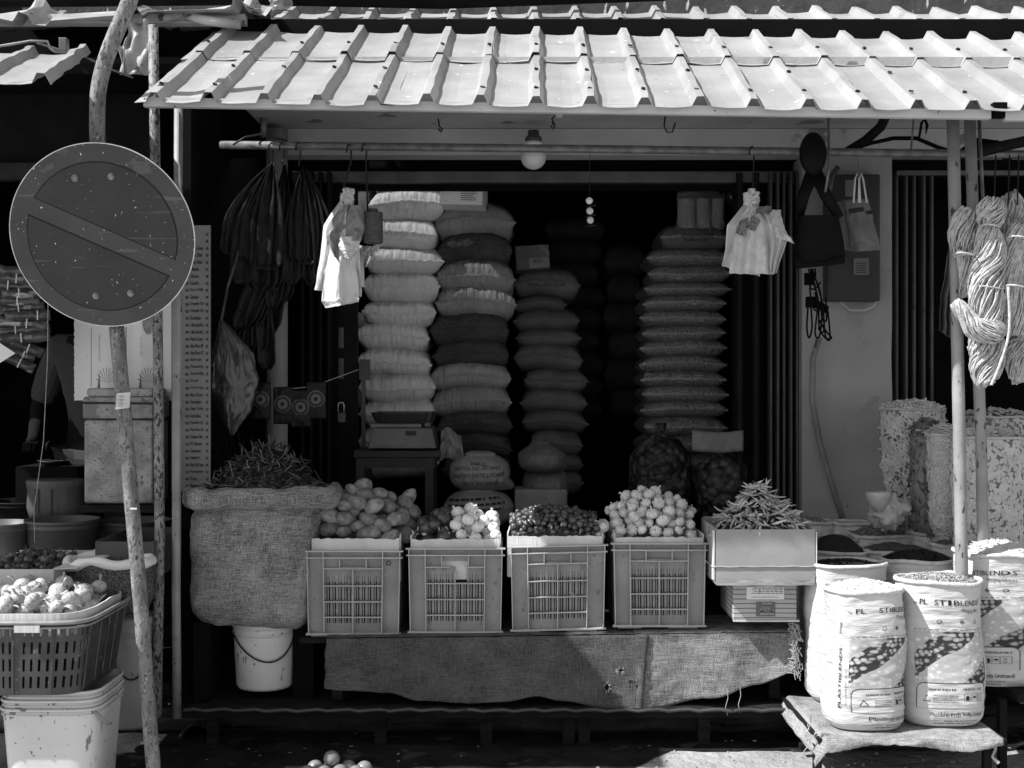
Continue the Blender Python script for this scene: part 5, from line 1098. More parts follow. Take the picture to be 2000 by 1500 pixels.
def mesh_bulb(name, m, seed, neck=.5, lobes=0, lob=.0, flat=.86, wisps=5, root=True):
    random.seed(seed); pr = []
    for k_ in range(15):
        t = k_/14; a = -PI/2+t*PI; r_ = math.cos(a)*.98+.0; z = math.sin(a)*flat
        if t > .80: r_ = max(r_, .17*(1-(t-.8)*1.5))
        pr.append((max(.05, r_), z))
    pr += [(.13, flat+.1*neck), (.10, flat+.4*neck), (.13, flat+.75*neck), (.03, flat+.95*neck)]
    q = MB(); bx, by = rnd(-.2, .2), rnd(-.2, .2)
    q.lathe(pr, n=28, fn=lambda w, z: 1+.04*nz(w*.9, z*2, seed)+(lob*(abs(math.cos(w*lobes/2+.3*nz(z, seed)))-.6)*max(.1, 1-abs(z)/flat*.5) if lobes else 0))
    q.v = [(x+bx*max(0, z-flat*.8), y+by*max(0, z-flat*.8), z) for x, y, z in q.v]
    if root:
        for i in range(6): a = rnd(0, 6.28); q.tube([(0, 0, -flat*.96), (.14*math.cos(a), .14*math.sin(a), -flat-.10)], .018, 3)
    for i in range(wisps):
        a = rnd(0, 6.28); t = .7; q.tube([(bx*.1+.08*math.cos(a), .08*math.sin(a), flat+.3*neck), (.2*math.cos(a), .2*math.sin(a), flat+.7*neck), (.3*math.cos(a+.4), .3*math.sin(a+.4), flat+rnd(.5, 1.1)*neck)], [.03, .02, .006], 3)
    return q.build(name, m, smooth=True, origin=(0, 0, 0))
trays = [(609, 780, 1052, 1082, 'creased cardboard tray heaped with potatoes in the leftmost crate'), (804, 976, 1053, 1080, 'pale cardboard tray of red and white onions in the second crate'), (993, 1176, 1047, 1078, 'torn cardboard tray of shallots in the third crate'), (1202, 1373, 1049, 1066, 'low cardboard tray of garlic in the rightmost crate')]
TR = []
for i, (a, b_, c_, d, lb) in enumerate(trays): TR.append(tray(a, b_, c_, d, YC+.035, .27, lb, seed=i*3, zlow=CR[i][2]+CR[i][3]*.62))
xa, xb, ya, yb, zt_, zb = TR[0]
reg = (xa+.008, xb-.008+.01, ya+.012, yb-.01); f = dome(reg, zt_+.012, .185, .46, .62, 1.22, .8)
pr_ = [mesh_potato(i) for i in range(7)]; pos = pack(150, reg, f, lambda: rnd(.024, .035), 21, base=zt_-.01)
produce(pr_, pos, 'brown speckled potato heaped in the cardboard tray on the leftmost crate', 'potato', 'potatoes in the heap', cap=150, rotf=lambda i: (rnd(0, 6), rnd(-.55, .55), rnd(-.9, .9)))
reg2 = (xb-.03, xb+.075, ya+.10, yb+.05); f2 = dome(reg2, zt_+.01, .13, .3, .6, 1.2); pos = pack(16, reg2, f2, lambda: rnd(.028, .036), 22, layers=1.4)
produce(pr_, pos, 'brown potato spilling behind the right side of the potato tray', 'potato', 'potatoes spilling behind the tray'); kill(pr_)
xa, xb, ya, yb, zt_, zb = TR[1]
xm = xa+(xb-xa)*.43; pr_ = [mesh_bulb('red_onion', M['onion'], i, .35, flat=.84) for i in range(4)]
f = dome((xa, xb, ya, yb), zt_+.010, .100, .48, .7, 1.25, .7); pos = pack(60, (xa+.01, xm, ya+.012, yb-.01), f, lambda: rnd(.025, .031), 23, base=zt_-.01)
upf = lambda i: (rnd(-.9, .9), rnd(-.9, .9), rnd(0, 6.28))
produce(pr_, pos, 'dark shiny red onion on the left side of the onion tray', 'onion', 'red onions in the onion tray', rotf=upf); kill(pr_)
pr_ = [mesh_bulb('white_onion', M['white_onion'], 10+i, .4, flat=.86) for i in range(4)]
pos = pack(60, (xm, xb+.006, ya+.012, yb-.01), f, lambda: rnd(.023, .030), 24, base=zt_-.01)
produce(pr_, pos, 'bright white onion on the right side of the onion tray', 'onion', 'white onions in the onion tray', rotf=upf); kill(pr_)
xa, xb, ya, yb, zt_, zb = TR[2]
pr_ = [mesh_bulb('shallot', M['shallot'], 20+i, .55, flat=.95, wisps=3) for i in range(6)]
f = dome((xa, xb, ya, yb), zt_+.004, .095, .45, .75, 1.3, .6); pos = pack(520, (xa+.004, xb-.004, ya+.01, yb-.005), f, lambda: rnd(.0105, .0165), 25, cand=20, layers=1.3, base=zt_-.004)
print('shallots', len(pos))
produce(pr_, pos, 'small dark shallot in the cardboard tray on the third crate', 'shallot', 'shallots in the tray', rotf=upf, cap=290); kill(pr_)
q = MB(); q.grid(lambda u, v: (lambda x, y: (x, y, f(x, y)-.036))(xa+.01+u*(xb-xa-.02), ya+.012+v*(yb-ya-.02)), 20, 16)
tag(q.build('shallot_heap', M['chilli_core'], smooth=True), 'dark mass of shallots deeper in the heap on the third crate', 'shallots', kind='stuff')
xa, xb, ya, yb, zt_, zb = TR[3]
pr_ = [mesh_bulb('garlic_bulb', M['garlic'], 30+i, .55, lobes=(7, 9, 8, 10, 7)[i], lob=.24, flat=.80, wisps=2) for i in range(5)]
f = dome((xa-.03, xb+.01, ya, yb), zt_+.008, .162, .44, .72, 1.18, .8); pos = pack(200, (xa-.03, xb, ya+.012, yb), f, lambda: rnd(.019, .0265), 26, cand=26, layers=1.35, base=zt_-.008)
produce(pr_, pos, 'papery garlic bulb heaped on the rightmost crate', 'garlic', 'garlic bulbs in the heap', rotf=lambda i: (rnd(-1.3, 1.3), rnd(-1.3, 1.3), rnd(0, 6.28)), cap=200)
reg = (xa-.09, xa-.02, ya+.02, ya+.20); pos = pack(9, reg, lambda x, y: zt_+.045, lambda: rnd(.022, .027), 27, layers=1.1)
produce(pr_, pos, 'garlic bulb lying in the gap between the shallot and garlic trays', 'garlic', 'garlic bulbs between the trays'); kill(pr_)
# papery skins scattered on the trays
random.seed(31); q = MB()
for (xa, xb, ya, yb, zt_, zb) in TR[1:3]:
    for i in range(26):
        c = Vector((rnd(xa, xb), rnd(ya, ya+.1), zt_+rnd(.0, .06))); d1, d2 = Vector((rnd(-1, 1), rnd(-1, 1), rnd(-1, 1)))*.012, Vector((rnd(-1, 1), rnd(-1, 1), rnd(-1, 1)))*.006
        q.add([c-d1, c+d2, c+d1, c-d2], [(0, 1, 2, 3)])
tag(q.build('onion_skins', M['pale_onion']), 'loose papery onion skins scattered over the trays', 'onion skins', kind='stuff')
# ------------------------------------------------------------------ chilli carton and striped carton
YK = 4.50; xa, xb, zt_, zb = X_(1398, YK), X_(1592, YK), Z_(1034, YK), Z_(1143, YK); Dk = .35
r = thing('chilli_carton', ((xa+xb)/2, YK+Dk/2, zb), 'big plain cardboard carton tied with string, heaped with dried peppers', 'carton')
q = MB(); q.box(xa, xb, YK, YK+.006, zb+.012, zt_); q.box(xa, xa+.006, YK+.0065, YK+Dk, zb+.012, zt_+.004); q.box(xb-.006, xb, YK+.0065, YK+Dk, zb+.012, zt_+.006); q.box(xa+.0065, xb-.0065, YK+Dk-.006, YK+Dk, zb+.012, zt_+.01); q.box(xa+.001, xb-.001, YK+.001, YK+Dk, zb+.002, zb+.0115)
q.build('carton_walls', M['card_front'], r, bevel=.001)
q = MB(); q.grid(lambda u, v: (xa+.002+(xb-xa-.004)*u, YK-.003-.004*abs(nz(u*4, v)), zb+.019-.019*v-.003*nz(u*6, 2)*v), 40, 4); q.build('bottom_flap', M['card_front'], r, solid=.002)
q = MB(); q.box(xa-.010, xa-.004, YK-.001, YK+.03, zb+.02, zt_-.004); q.build('torn_side_flap', M['card'], r)
q = MB(); q.box(xb+.003, xb+.007, YK, YK+.03, zb+.03, zt_-.01); q.build('torn_side_flap', M['card'], r)
zs = Z_(1107, YK); q = MB(); q.tube([(xa-.012+ (xb-xa+.024)*k_/30, YK-.003, zs+.0012*math.sin(k_*.9)+.002*k_/30) for k_ in range(31)], .0022, 6); q.tube([(xa-.012, YK-.003, zs), (xa-.012, YK+Dk, zs)], .0022, 6); q.tube([(xb+.010, YK-.003, zs+.002), (xb+.010, YK+Dk, zs)], .0022, 6); q.tube([(xb+.01, YK-.004, zs+.004), (xb+.014, YK-.006, zs-.006), (xb+.010, YK-.007, zs+.012)], .002, 5); q.build('string', M['jute_string'], r, smooth=True)
q = MB(); random.seed(2); q.grid(lambda u, v: (X_(1495, YK)+(u-.5)*.07+.004*nz(v*6, u), YK-.005-.004*abs(nz(u*6, v*6)), zb+.024-.03*v+.003*nz(u*9, v)), 14, 8); q.build('tape', M['bag_clear'], r, smooth=True)
cxk, cyk = X_(1478, 4.7), YK+.17
def fk(x, y): d = math.hypot((x-cxk)/.185, (y-cyk)/.17); return zt_-.012+.165*max(0, 1-d)**1.0
q = MB(); q.grid(lambda u, v: (lambda x, y: (x, y, fk(x, y)-.018))(xa+.008+u*(xb-xa-.016), YK+.008+v*(Dk-.018)), 30, 30); tag(q.build('pepper_mass', M['chilli_core'], r, smooth=True), kind='stuff')
kp = [chillimesh(60+i, .078, .0046, M['chilli_pale'], 'dried_pepper', .8) for i in range(8)]; random.seed(71)
for i in range(290):
    for _ in range(30):
        x, y = rnd(xa+.012, xb-.008), rnd(YK+.012, YK+Dk-.03)
        if y < cyk+.06 and (fk(x, y) > zt_-.01): break
    az = math.atan2(y-cyk, x-cxk)+rnd(-1, 1); rep(kp[i % 8], (x, y, fk(x, y)+rnd(-.006, .010)), (rnd(0, 6), rnd(-.1, .75), az), 'wrinkled dried pepper heaped in the plain carton', 'dried pepper', 'dried peppers in the carton', [rnd(.75, 1.3)]*3)
rep(kp[1], (X_(1497, 4.66), 4.66, Z_(948, 4.66)), (0, -1.5, 0), 'single dried pepper standing upright on top of the pepper heap', 'dried pepper', None, [1.0]*3); kill(kp)
YP = 4.56; xa, xb, zt2, zb2 = X_(1432, YP), X_(1556, YP), Z_(1143, YP), Z_(1211, YP)
r = thing('striped_carton', ((xa+xb)/2, YP+.14, zb2), 'upside down striped carton numbered 507 under the chilli carton', 'carton')
q = MB(); q.box(xa, xb, YP, YP+.28, zb2, zt2-.001); q.build('carton_body', M['card_print'], r, bevel=.003)
q = MB(); H_ = zt2-zb2
for i in range(7): z = zb2+H_*(.06+.135*i); q.grid(lambda u, v: (xa+.001+(xb-xa-.002)*u, YP-.0006, z+.0014*math.sin(u*3)+(v-.5)*.0032), 12, 1); q.box(xa-.0008, xa-.0003, YP+.002, YP+.27, z-.0016, z+.0016)
q.build('stripes', M['ink_grey'], r)
fr = lambda y_: (lambda x, y: (x, YP-y_, y))
q = MB(); q.box(xa+(xb-xa)*.21, xa+(xb-xa)*.80, YP-.0022, YP-.0008, zb2+H_*.60, zb2+H_*.95); q.build('storage_label', M['card_white'], r)
q = MB(); q.box(xa+(xb-xa)*.36, xa+(xb-xa)*.66, YP-.0022, YP-.0008, zb2+H_*.11, zb2+H_*.52); q.build('number_label', M['label_grey'], r)
q = MB(); X1 = xa+(xb-xa)*.70; lettering(q, 'STORAGE INSTRUCTIONS', .095, .0048, lambda x, y: (X1-x, YP-.003, zb2+H_*.68-y)); random.seed(3); bars(q, 4, .12, .026, lambda x, y: (xa+(xb-xa)*.78-x, YP-.003, zb2+H_*.93-y), .6, .1); q.build('label_text', M['ink_grey'], r)
q = MB(); X2 = xa+(xb-xa)*.635; lettering(q, '507', .052, .021, lambda x, y: (X2-x, YP-.003, zb2+H_*.40-y), .001); lettering(q, 'MALAYSIA', .05, .007, lambda x, y: (X2-x, YP-.003, zb2+H_*.20-y)); lettering(q, 'INSTANT', .035, .005, lambda x, y: (X2-.008-x, YP-.003, zb2+H_*.50-y)); q.build('number_text', M['paper'], r)
q = MB(); q.box(xa+.002, xb+.01, YP-.004, YP+.02, zb2-.006, zb2-.0004); q.build('torn_edge', M['card'], r)

# ------------------------------------------------------------------ things hanging from the rail
def hook(px, Yr, y_top, y_bot, dx, label, parent=None):
    q = MB(); q.tube([P(px-5, y_top+10, Yr-.01), P(px-5, y_top, Yr-.025), P(px, y_top-6, Yr-.02), P(px+4, y_top+2, Yr+.01), P(px+3, y_top+30, Yr), P(px+dx, y_bot-10, Yr), P(px+dx, y_bot, Yr)], .0035, 6)
    return tag(q.build('wire_hook', M['wire'], smooth=True), label, 'hook', 'wire hooks on the rail') if not parent else q.build('wire_hook', M['wire'], parent, smooth=True)
def drape(pts_left, pts_right, Y, depth, folds, seed, amp=.012, nu=40, nv=50, tail=0):
    """a hanging folded sheet between a left and a right outline given in photo pixels"""
    def il(pts, v):
        k_ = v*(len(pts)-1); i = min(len(pts)-2, int(k_)); t = k_-i; return (pts[i][0]*(1-t)+pts[i+1][0]*t, pts[i][1]*(1-t)+pts[i+1][1]*t)
    def f(u, v):
        a, b_ = il(pts_left, v), il(pts_right, v); px = a[0]*(1-u)+b_[0]*u; py = a[1]*(1-u)+b_[1]*u
        y = depth*(2*u-1)**2+amp*math.sin(u*folds*PI+seed+v*1.5)*(.3+v)+amp*.9*nz(u*4, v*5, seed)+amp*.5*abs(nz(u*9, v*9, seed+2))
        return P(px+2.5*nz(v*7, seed+9), py+2*nz(u*6, seed+4), Y+y)
    q = MB(); q.grid(f, nu, nv); return q
def bagbundle(label, px, py0, py1, Y, sheets, seed, hk, extras=()):
    r = thing('carrier_bag_bundle', P(px, py1, Y), label, 'plastic bags')
    hook(*hk, None, parent=r)
    for i, (L, Rr, dy, m, fo) in enumerate(sheets):
        q = drape(L, Rr, Y+dy, .03, fo, seed+i*3); q.build('bag_sheet', M[m], r, smooth=False, solid=.0012)
    q = MB(); random.seed(seed)
    for i in range(9):
        a = rnd(0, 6.28); c = P(px+rnd(-8, 8), py0+rnd(-10, 12), Y-.01); q.grid(lambda u, v: c+Vector(((u-.5)*.045*math.cos(a)+.01*nz(u*5, v*5, i), -.012*math.sin(u*3)+.012*nz(u*4, v*4, i+9), (v-.4)*.05+.01*math.sin(a))), 8, 8)
    q.build('knotted_top', M['bag_white'], r, smooth=True, solid=.001)
    return r
bagbundle('bundle of white carrier bags hanging left of the bright sack stack', 676, 388, 600, 4.9, [
    ([(668, 385), (632, 440), (626, 500), (614, 566)], [(682, 385), (700, 440), (704, 520), (706, 580)], .01, 'bag_white', 4),
    ([(672, 390), (650, 440), (634, 520), (628, 588), (636, 602)], [(688, 390), (702, 450), (696, 520), (702, 575), (700, 590)], -.02, 'bag_white', 3),
    ([(672, 400), (640, 440), (636, 460), (652, 500)], [(684, 400), (676, 430), (660, 460), (662, 510)], -.04, 'bag_grey', 2),
    ([(682, 402), (664, 445), (668, 470)], [(708, 400), (714, 445), (706, 470)], -.05, 'bag_grey', 2),
    ([(664, 462), (660, 480), (676, 505)], [(704, 462), (702, 482), (694, 500)], -.06, 'bag_white', 2)], 3, (682, 4.95, 288, 372, -10))
bagbundle('bundle of white carrier bags hanging in front of the right seed stack', 1468, 392, 536, 4.9, [
    ([(1460, 390), (1420, 440), (1416, 490), (1410, 520)], [(1476, 390), (1496, 430), (1490, 480), (1484, 540)], .01, 'bag_white', 4),
    ([(1464, 395), (1440, 430), (1432, 480), (1424, 534)], [(1474, 395), (1500, 430), (1508, 480), (1512, 536)], -.02, 'bag_white', 5),
    ([(1474, 405), (1490, 420), (1500, 470), (1502, 530)], [(1490, 405), (1520, 430), (1540, 460), (1516, 534)], -.035, 'bag_white', 5),
    ([(1500, 415), (1510, 440), (1512, 462)], [(1522, 412), (1534, 450), (1552, 476)], -.045, 'bag_white', 2),
    ([(1444, 432), (1436, 456)], [(1462, 424), (1456, 462)], -.05, 'bag_grey', 1), ([(1480, 404), (1476, 416)], [(1506, 402), (1504, 420)], -.055, 'bag_grey', 1), ([(1468, 420), (1458, 445)], [(1486, 430), (1474, 452)], -.055, 'bag_grey', 1),
    ([(1504, 410), (1506, 428)], [(1525, 410), (1526, 426)], -.05, 'bag_white', 1)], 13, (1469, 4.95, 292, 385, 1))
# twine spool
r = thing('twine_spool', P(729, 476, 4.9), 'dark twine spool hanging on a hook beside the left carrier bags', 'twine'); hook(712, 4.95, 286, 414, 6, None, parent=r)
q = MB(); R1 = 18.5*4.9/F; hs = 62*4.9/F; c = P(729, 476, 4.9); q.lathe([(R1*.75, 0), (R1*.95, .003)]+[(R1*(1+.02*(k_ % 2)), .005+(hs-.01)*k_/40) for k_ in range(41)]+[(R1*.9, hs-.002), (R1*.5, hs)], c=c, n=36, capt=True); q.build('wound_twine', M['twine'], r, smooth=True)
q = MB(); q.tube([c+Vector((0, 0, hs)), c+Vector((0, 0, hs+.012))], .018, 12); q.build('spool_core', M['shutter'], r)
q = MB(); q.tube([P(704, 480, 5.1), P(706, 560, 5.1)], .0135, 12); tag(q.build('white_tube', M['bag_white'], smooth=True), 'upright pale tube right behind the left carrier bags', 'tube')
tag(drape([(712, 480), (710, 520)], [(744, 480), (716, 522)], 5.0, .01, 2, 5).build('loose_bag', M['bag_milky'], smooth=True, solid=.001), 'limp clear bag dangling below the twine spool', 'plastic bag')
for (px, l) in ((530, 40), (551, 40), (583, 40)): hook(px, 4.95, 284, 284+l, 1, 'thin wire hook holding black bags on the left of the rail, '+{530: 'leftmost', 551: 'middle', 583: 'rightmost'}[px])
# black bag fans
def fan(label, top, blades, Y, seed):
    r = thing('black_bag_bundle', P(top[0], top[1], Y), label, 'plastic bags'); random.seed(seed)
    for i, (ex, ey, w, bx) in enumerate(blades):
        def f(u, v, ex=ex, ey=ey, w=w, bx=bx, i=i):
            px = top[0]+(ex-top[0])*(v**1.0)+bx*math.sin(v*PI); py = top[1]+(ey-top[1])*v
            ww = (5+3.3*w*math.sin(min(1, v*1.25)*PI*.62))*(1 if v < .93 else 1-(v-.93)*8); return P(px+(u-.5)*ww, py, Y+.012*i*(1 if i % 2 else -.6)*.25+.012*math.cos((u-.5)*5)+.006*nz(u*3, v*9, i+seed))
        q = MB(); q.grid(f, 7, 30); q.build('folded_bag', M['bag_black'], r, smooth=True, solid=.0012)
random.seed(4)
fan('large fan of folded black bags at the left end of the rail', (532, 318), [(452+k_*9+rnd(-4, 4), 500+rnd(-10, 60)+k_*4, rnd(10, 17), -22+k_*2.6) for k_ in range(10)], 4.95, 1)
fan('middle fan of folded black bags hanging to the plastic bag of goods', (556, 322), [(470+k_*8+rnd(-4, 4), 600+rnd(-40, 60), rnd(9, 15), 18-k_*1.5) for k_ in range(12)], 5.0, 2)
fan('right fan of folded black bags beside the white carrier bags', (594, 326), [(568+k_*8+rnd(-3, 3), 520+rnd(-30, 40), rnd(9, 14), -10+k_*3.2) for k_ in range(9)], 4.97, 3)
fan('lower spray of long black bags hanging below the middle fan', (500, 520), [(468+k_*9+rnd(-3, 3), 640+k_*10+rnd(-30, 40), rnd(7, 11), 4) for k_ in range(7)], 5.02, 5)
# smoky plastic bag
r = thing('smoky_bag', P(455, 850, 4.85), 'big smoky translucent plastic bag hanging above the burlap sack', 'plastic bag')
q = drape([(428, 625), (416, 700), (414, 760), (422, 805), (448, 848)], [(434, 625), (488, 680), (506, 740), (492, 800), (456, 850)], 4.83, .05, 3, 7, .02); q.build('bag_front', M['bag_smoke'], r, smooth=True)
q = drape([(426, 625), (414, 700), (416, 760), (424, 805), (450, 848)], [(436, 625), (496, 690), (500, 740), (488, 800), (458, 850)], 4.90, .03, 2, 9, .012); q.build('bag_back', M['bag_smoke'], r, smooth=True)
q = MB(); q.tube([P(432, 628, 4.85), P(445, 560, 4.9), P(470, 480, 4.95)], .006, 8); q.build('twisted_top', M['bag_smoke'], r)
# dark crossed wire mesh beneath
q = MB()
for (a, b_) in (((415, 850), (432, 940)), ((430, 850), (415, 940)), ((440, 850), (452, 940)), ((455, 850), (440, 940)), ((465, 845), (478, 930)), ((480, 850), (462, 935)), ((492, 850), (500, 900))): q.tube([P(*a, 5.0), P(*b_, 5.0)], .003, 5)
tag(q.build('wire_rack', M['shutter_dark']), 'thin crossed wire rack behind the chillies, under the smoky bag', 'rack')
# wheel emblem packets
for i, (px, py) in enumerate(((512, 783), (571, 792), (612, 796), (618, 793))[:0] or ((510, 783), (553, 792), (588, 798), (618, 782))):
    Y = 4.98; c = P(px, py, Y); r = thing('spice_packet', c, 'dark glossy packet with pale wheel emblem, %s of the four strung left of the door' % ['first', 'second', 'third', 'fourth'][i], 'packet', 'strung packets with wheel emblem')
    w2, h2 = 19*Y/F, 37*Y/F; q = MB(); q.grid(lambda u, v: (c.x+(u-.5)*2*w2, c.y-.012*(1-(2*u-1)**2)*(1-(2*v-1)**2)+.004*nz(u*6, v*6, i), c.z+(v-.5)*2*h2*.98), 16, 20); q.build('wrapper', M['bag_black'], r, smooth=True, solid=.002)
    q = MB(); pm = lambda a, h: (c.x+a, c.y-.0165+.5*(a*a+h*h)/.03*.3, c.z+.006+h)
    for rr, w_ in ((.034, .0012), (.029, .001), (.010, .001)): ringp(q, pm, 0, 0, rr, w_, 30)
    for k_ in range(24): a = k_*PI/12; strip(q, pm, [(.011*math.cos(a), .011*math.sin(a)), (.022*math.cos(a), .022*math.sin(a))], .0022)
    for k_ in range(15): a = k_*PI/14; strip(q, pm, [(.030*math.cos(a), .030*math.sin(a)), (.0335*math.cos(a), .0335*math.sin(a))], .002)
    q.build('wheel_emblem', M['label_grey'], r)
q = MB(); q.tube([P(490, 750, 5.0), P(560, 760, 5.0), P(610, 755, 5.0), P(700, 722, 5.3)], .0016, 5); tag(q.build('packet_string', M['jute_string']), 'thin string carrying the wheel packets towards the door', 'string')
# hanging eggs or shells
for k_, (px, py) in enumerate(((1151, 392), (1152, 412), (1153, 430))):
    c = P(px, py, 5.0); q = MB(); q.lathe([(.0145*math.sin(a), -.0145*math.cos(a)) for a in [i*PI/10 for i in range(11)]], c=c, n=18, fn=lambda w, z: 1+.06*nz(w*2, z*90))
    tag(q.build('hanging_lime', M['garlic'], smooth=True), ['top', 'middle', 'bottom'][k_]+' pale lime threaded on the charm string in the doorway', 'lime', 'limes on the charm string')
q = MB(); q.tube([P(1152, 296, 4.95), P(1151, 380, 5.0), P(1153, 448, 5.0)], .0012, 5)
for (px, py) in ((1153, 402), (1152, 421), (1152, 441)): q.tube([P(px-10, py+2, 5.0), P(px+11, py-1, 5.0)], [.001, .003], 5)
tag(q.build('charm_string', M['wire']), 'black string with dried chillies crossing between the hanging limes', 'string')
# black bag, cloth bag, meter box
r = thing('black_shoulder_bag', P(1600, 522, 5.1), 'black leather shoulder bag hanging from the rail beside the meter box', 'bag')
q = MB(); q.grid(lambda u, v: (lambda th: P(1600+(48+6*math.sin(v*3))*math.copysign(abs(math.cos(th))**.6, math.cos(th))*(.80+.22*v) - 4*(1-v), 420+100*v+7*math.sin(u*2*PI)*0-6*math.cos(th)*v, 5.1+.04*math.sin(th)))(u*2*PI), 40, 16, cu=True); n_ = len(q.v); q.f.append(tuple(range(n_-40, n_))); q.f.append(tuple(range(40))); q.build('bag_body', M['leather'], r, smooth=True)
q = MB(); q.tube([P(1552, 498, 5.05), P(1575, 516, 5.04), P(1610, 514, 5.04), P(1645, 500, 5.05)], .005, 8); q.build('piping', M['leather'], r, smooth=True)
q = MB()
for (a, b_) in ((1570, 1560), (1612, 1640)): q.tube([P(1590, 330, 5.1), P(a, 380, 5.1), P(b_, 425, 5.1)], [.03, .025, .02], 8, flat=.3)
q.build('strap', M['leather'], r, smooth=True)
q = MB(); q.grid(lambda u, v: (lambda th, ph: P(1588+27*math.sin(ph)*math.cos(th), 300-42*math.cos(ph), 4.85+.04*math.sin(ph)*math.sin(th)))(u*2*PI, v*PI*.97+.02), 28, 18, cu=True)
tag(q.build('felt_hat', M['leather'], smooth=True), 'black rounded hat hanging over the rail above the shoulder bag', 'hat')
r = thing('meter_box', P(1665, 588, 5.45), 'dark electricity meter box on the plaster pillar behind the cloth bag', 'meter box'); Y = 5.42
q = MB(); q.box(X_(1615, Y), X_(1720, Y), Y, 5.497, Z_(588, Y), Z_(340, Y)); q.build('box_body', M['meter'], r, bevel=.008)
q = MB(); q.box(X_(1666, Y), X_(1697, Y), Y-.006, Y-.0005, Z_(537, Y), Z_(504, Y)); q.build('meter_plate', M['label_grey'], r, bevel=.002)
q = MB(); pl = lambda px, py: (lambda x, y: (X_(px, Y)+x, Y-.0075, Z_(py, Y)+y)); random.seed(5); bars(q, 5, .05, .05, pl(1671, 533), .6, .2); q.build('meter_marks', M['ink'], r)
q = MB(); q.box(X_(1650, Y), X_(1668, Y), Y-.006, Y-.0005, Z_(384, Y), Z_(352, Y)); q.build('upper_label', M['label_grey'], r)
q = MB(); q.tube([P(1640, 588, 5.46), P(1660, 606, 5.46), P(1690, 606, 5.45), P(1706, 598, 5.46), P(1710, 588, 5.46)], .005, 6); tag(q.build('cable_loop', M['plaster'], smooth=True), 'pale cable loop below the meter box', 'cable')
r = thing('cloth_bag', P(1683, 492, 5.2), 'grey cloth shopping bag with rope handles hanging in front of the meter box', 'bag')
q = drape([(1634, 394), (1640, 430), (1642, 460), (1646, 488)], [(1660, 390), (1668, 440), (1676, 470), (1682, 492)], 5.22, .01, 1, 4, .006); q.build('side_gusset', M['cloth_bag'], r, smooth=True, solid=.002)
q = drape([(1650, 390), (1654, 430), (1660, 470), (1664, 492)], [(1696, 388), (1706, 430), (1716, 470), (1722, 488)], 5.19, .012, 2, 8, .008); q.build('front_face', M['cloth_bag'], r, smooth=True, solid=.002)
q = MB(); q.add([P(1657, 408, 5.165), P(1686, 404, 5.165), P(1688, 412, 5.165), P(1658, 418, 5.165)], [(0, 1, 2, 3)]); q.add([P(1690, 412, 5.17), P(1704, 410, 5.17), P(1707, 418, 5.17), P(1692, 419, 5.17)], [(0, 1, 2, 3)]); q.build('dark_band', M['ink'], r)
q = MB()
for (a, t, b_) in ((1667, 1674, 1677), (1680, 1682, 1693)): q.tube([P(a, 396, 5.17), P(t-4, 350, 5.18), P(t, 338, 5.18), P(t+4, 350, 5.18), P(b_, 396, 5.17)], .0042, 8)
q.build('rope_handle', M['bag_white'], r, smooth=True)
q = MB(); q.tube([P(1676, 300, 4.95), P(1677, 345, 5.15)], [.008, .010], 6, flat=.3); q.build('hanging_strap', M['cloth_bag'], r)
# dangling plugs and black leads
random.seed(6); q = MB(); ends = [(1582, 560), (1588, 600), (1600, 640), (1612, 655), (1605, 620), (1592, 650)]
for i, (px, py) in enumerate(ends):
    a = P(1583+rnd(-4, 12), 525, 5.25); m_ = P((1583+px)/2+rnd(-10, 14), (525+py)/2, 5.22); e = P(px, py, 5.25); q.tube(catmull([a, m_, e, e+Vector((.02, 0, -.01)), m_+Vector((.02, -.01, -.02))], 6), .0038, 6)
q.tube(catmull([P(1578, 600, 5.25), P(1576, 640, 5.25), P(1580, 660, 5.25), P(1586, 640, 5.25), P(1584, 600, 5.25)]), .004, 6)
q.tube(catmull([P(1598, 640, 5.25), P(1612, 660, 5.25), P(1624, 660, 5.25), P(1612, 645, 5.25), P(1600, 625, 5.25)]), .004, 6)
q.obox(P(1580, 545, 5.25), (.035, .03, .05)); q.obox(P(1584, 590, 5.25), (.04, .035, .045)); q.obox(P(1605, 600, 5.24), (.05, .03, .03), Matrix.Rotation(.5, 3, 'Y'))
tag(q.build('tangled_leads', M['black'], smooth=True), 'tangle of black cables and plugs hanging under the shoulder bag', 'cables')

# ------------------------------------------------------------------ rope skeins
def skein(label, path, wid, Y, n, twist, seed, r_=.0030, loose=.5, depth=.7):
    pts = [P(x, y, Y) for x, y in path]; cp = catmull(pts, 7); m_ = len(cp); random.seed(seed); q = MB()
    def wd(t):
        k_ = t*(len(wid)-1); i = min(len(wid)-2, int(k_)); f_ = k_-i; f_ = f_*f_*(3-2*f_); return (wid[i]*(1-f_)+wid[i+1]*f_)*Y/F/2
    for s_ in range(n):
        a0 = rnd(0, 2*PI); rad = math.sqrt(rnd(.25, 1.0)); tw = twist*rnd(.75, 1.25); i0 = random.choice([0, 0, 0, 1, 2, 4]); i1 = m_-random.choice([0, 0, 0, 1, 2, 4]); ph = rnd(0, 9); line = []
        for i in range(i0, i1):
            t = i/(m_-1); tan = (cp[min(i+1, m_-1)]-cp[max(i-1, 0)]).normalized(); sd = Vector((0, 1, 0)).cross(tan).normalized()
            a = a0+tw*t*2*PI+.5*loose*nz(t*4, ph); w_ = wd(t)*(rad+.12*loose*nz(t*6, ph, 3))
            line.append(cp[i]+sd*(w_*math.cos(a))+Vector((0, w_*math.sin(a)*depth, 0))+tan*(.01*loose*nz(t*5, ph, 7)))
        if len(line) > 2: q.tube(line, r_, 5)
    return q
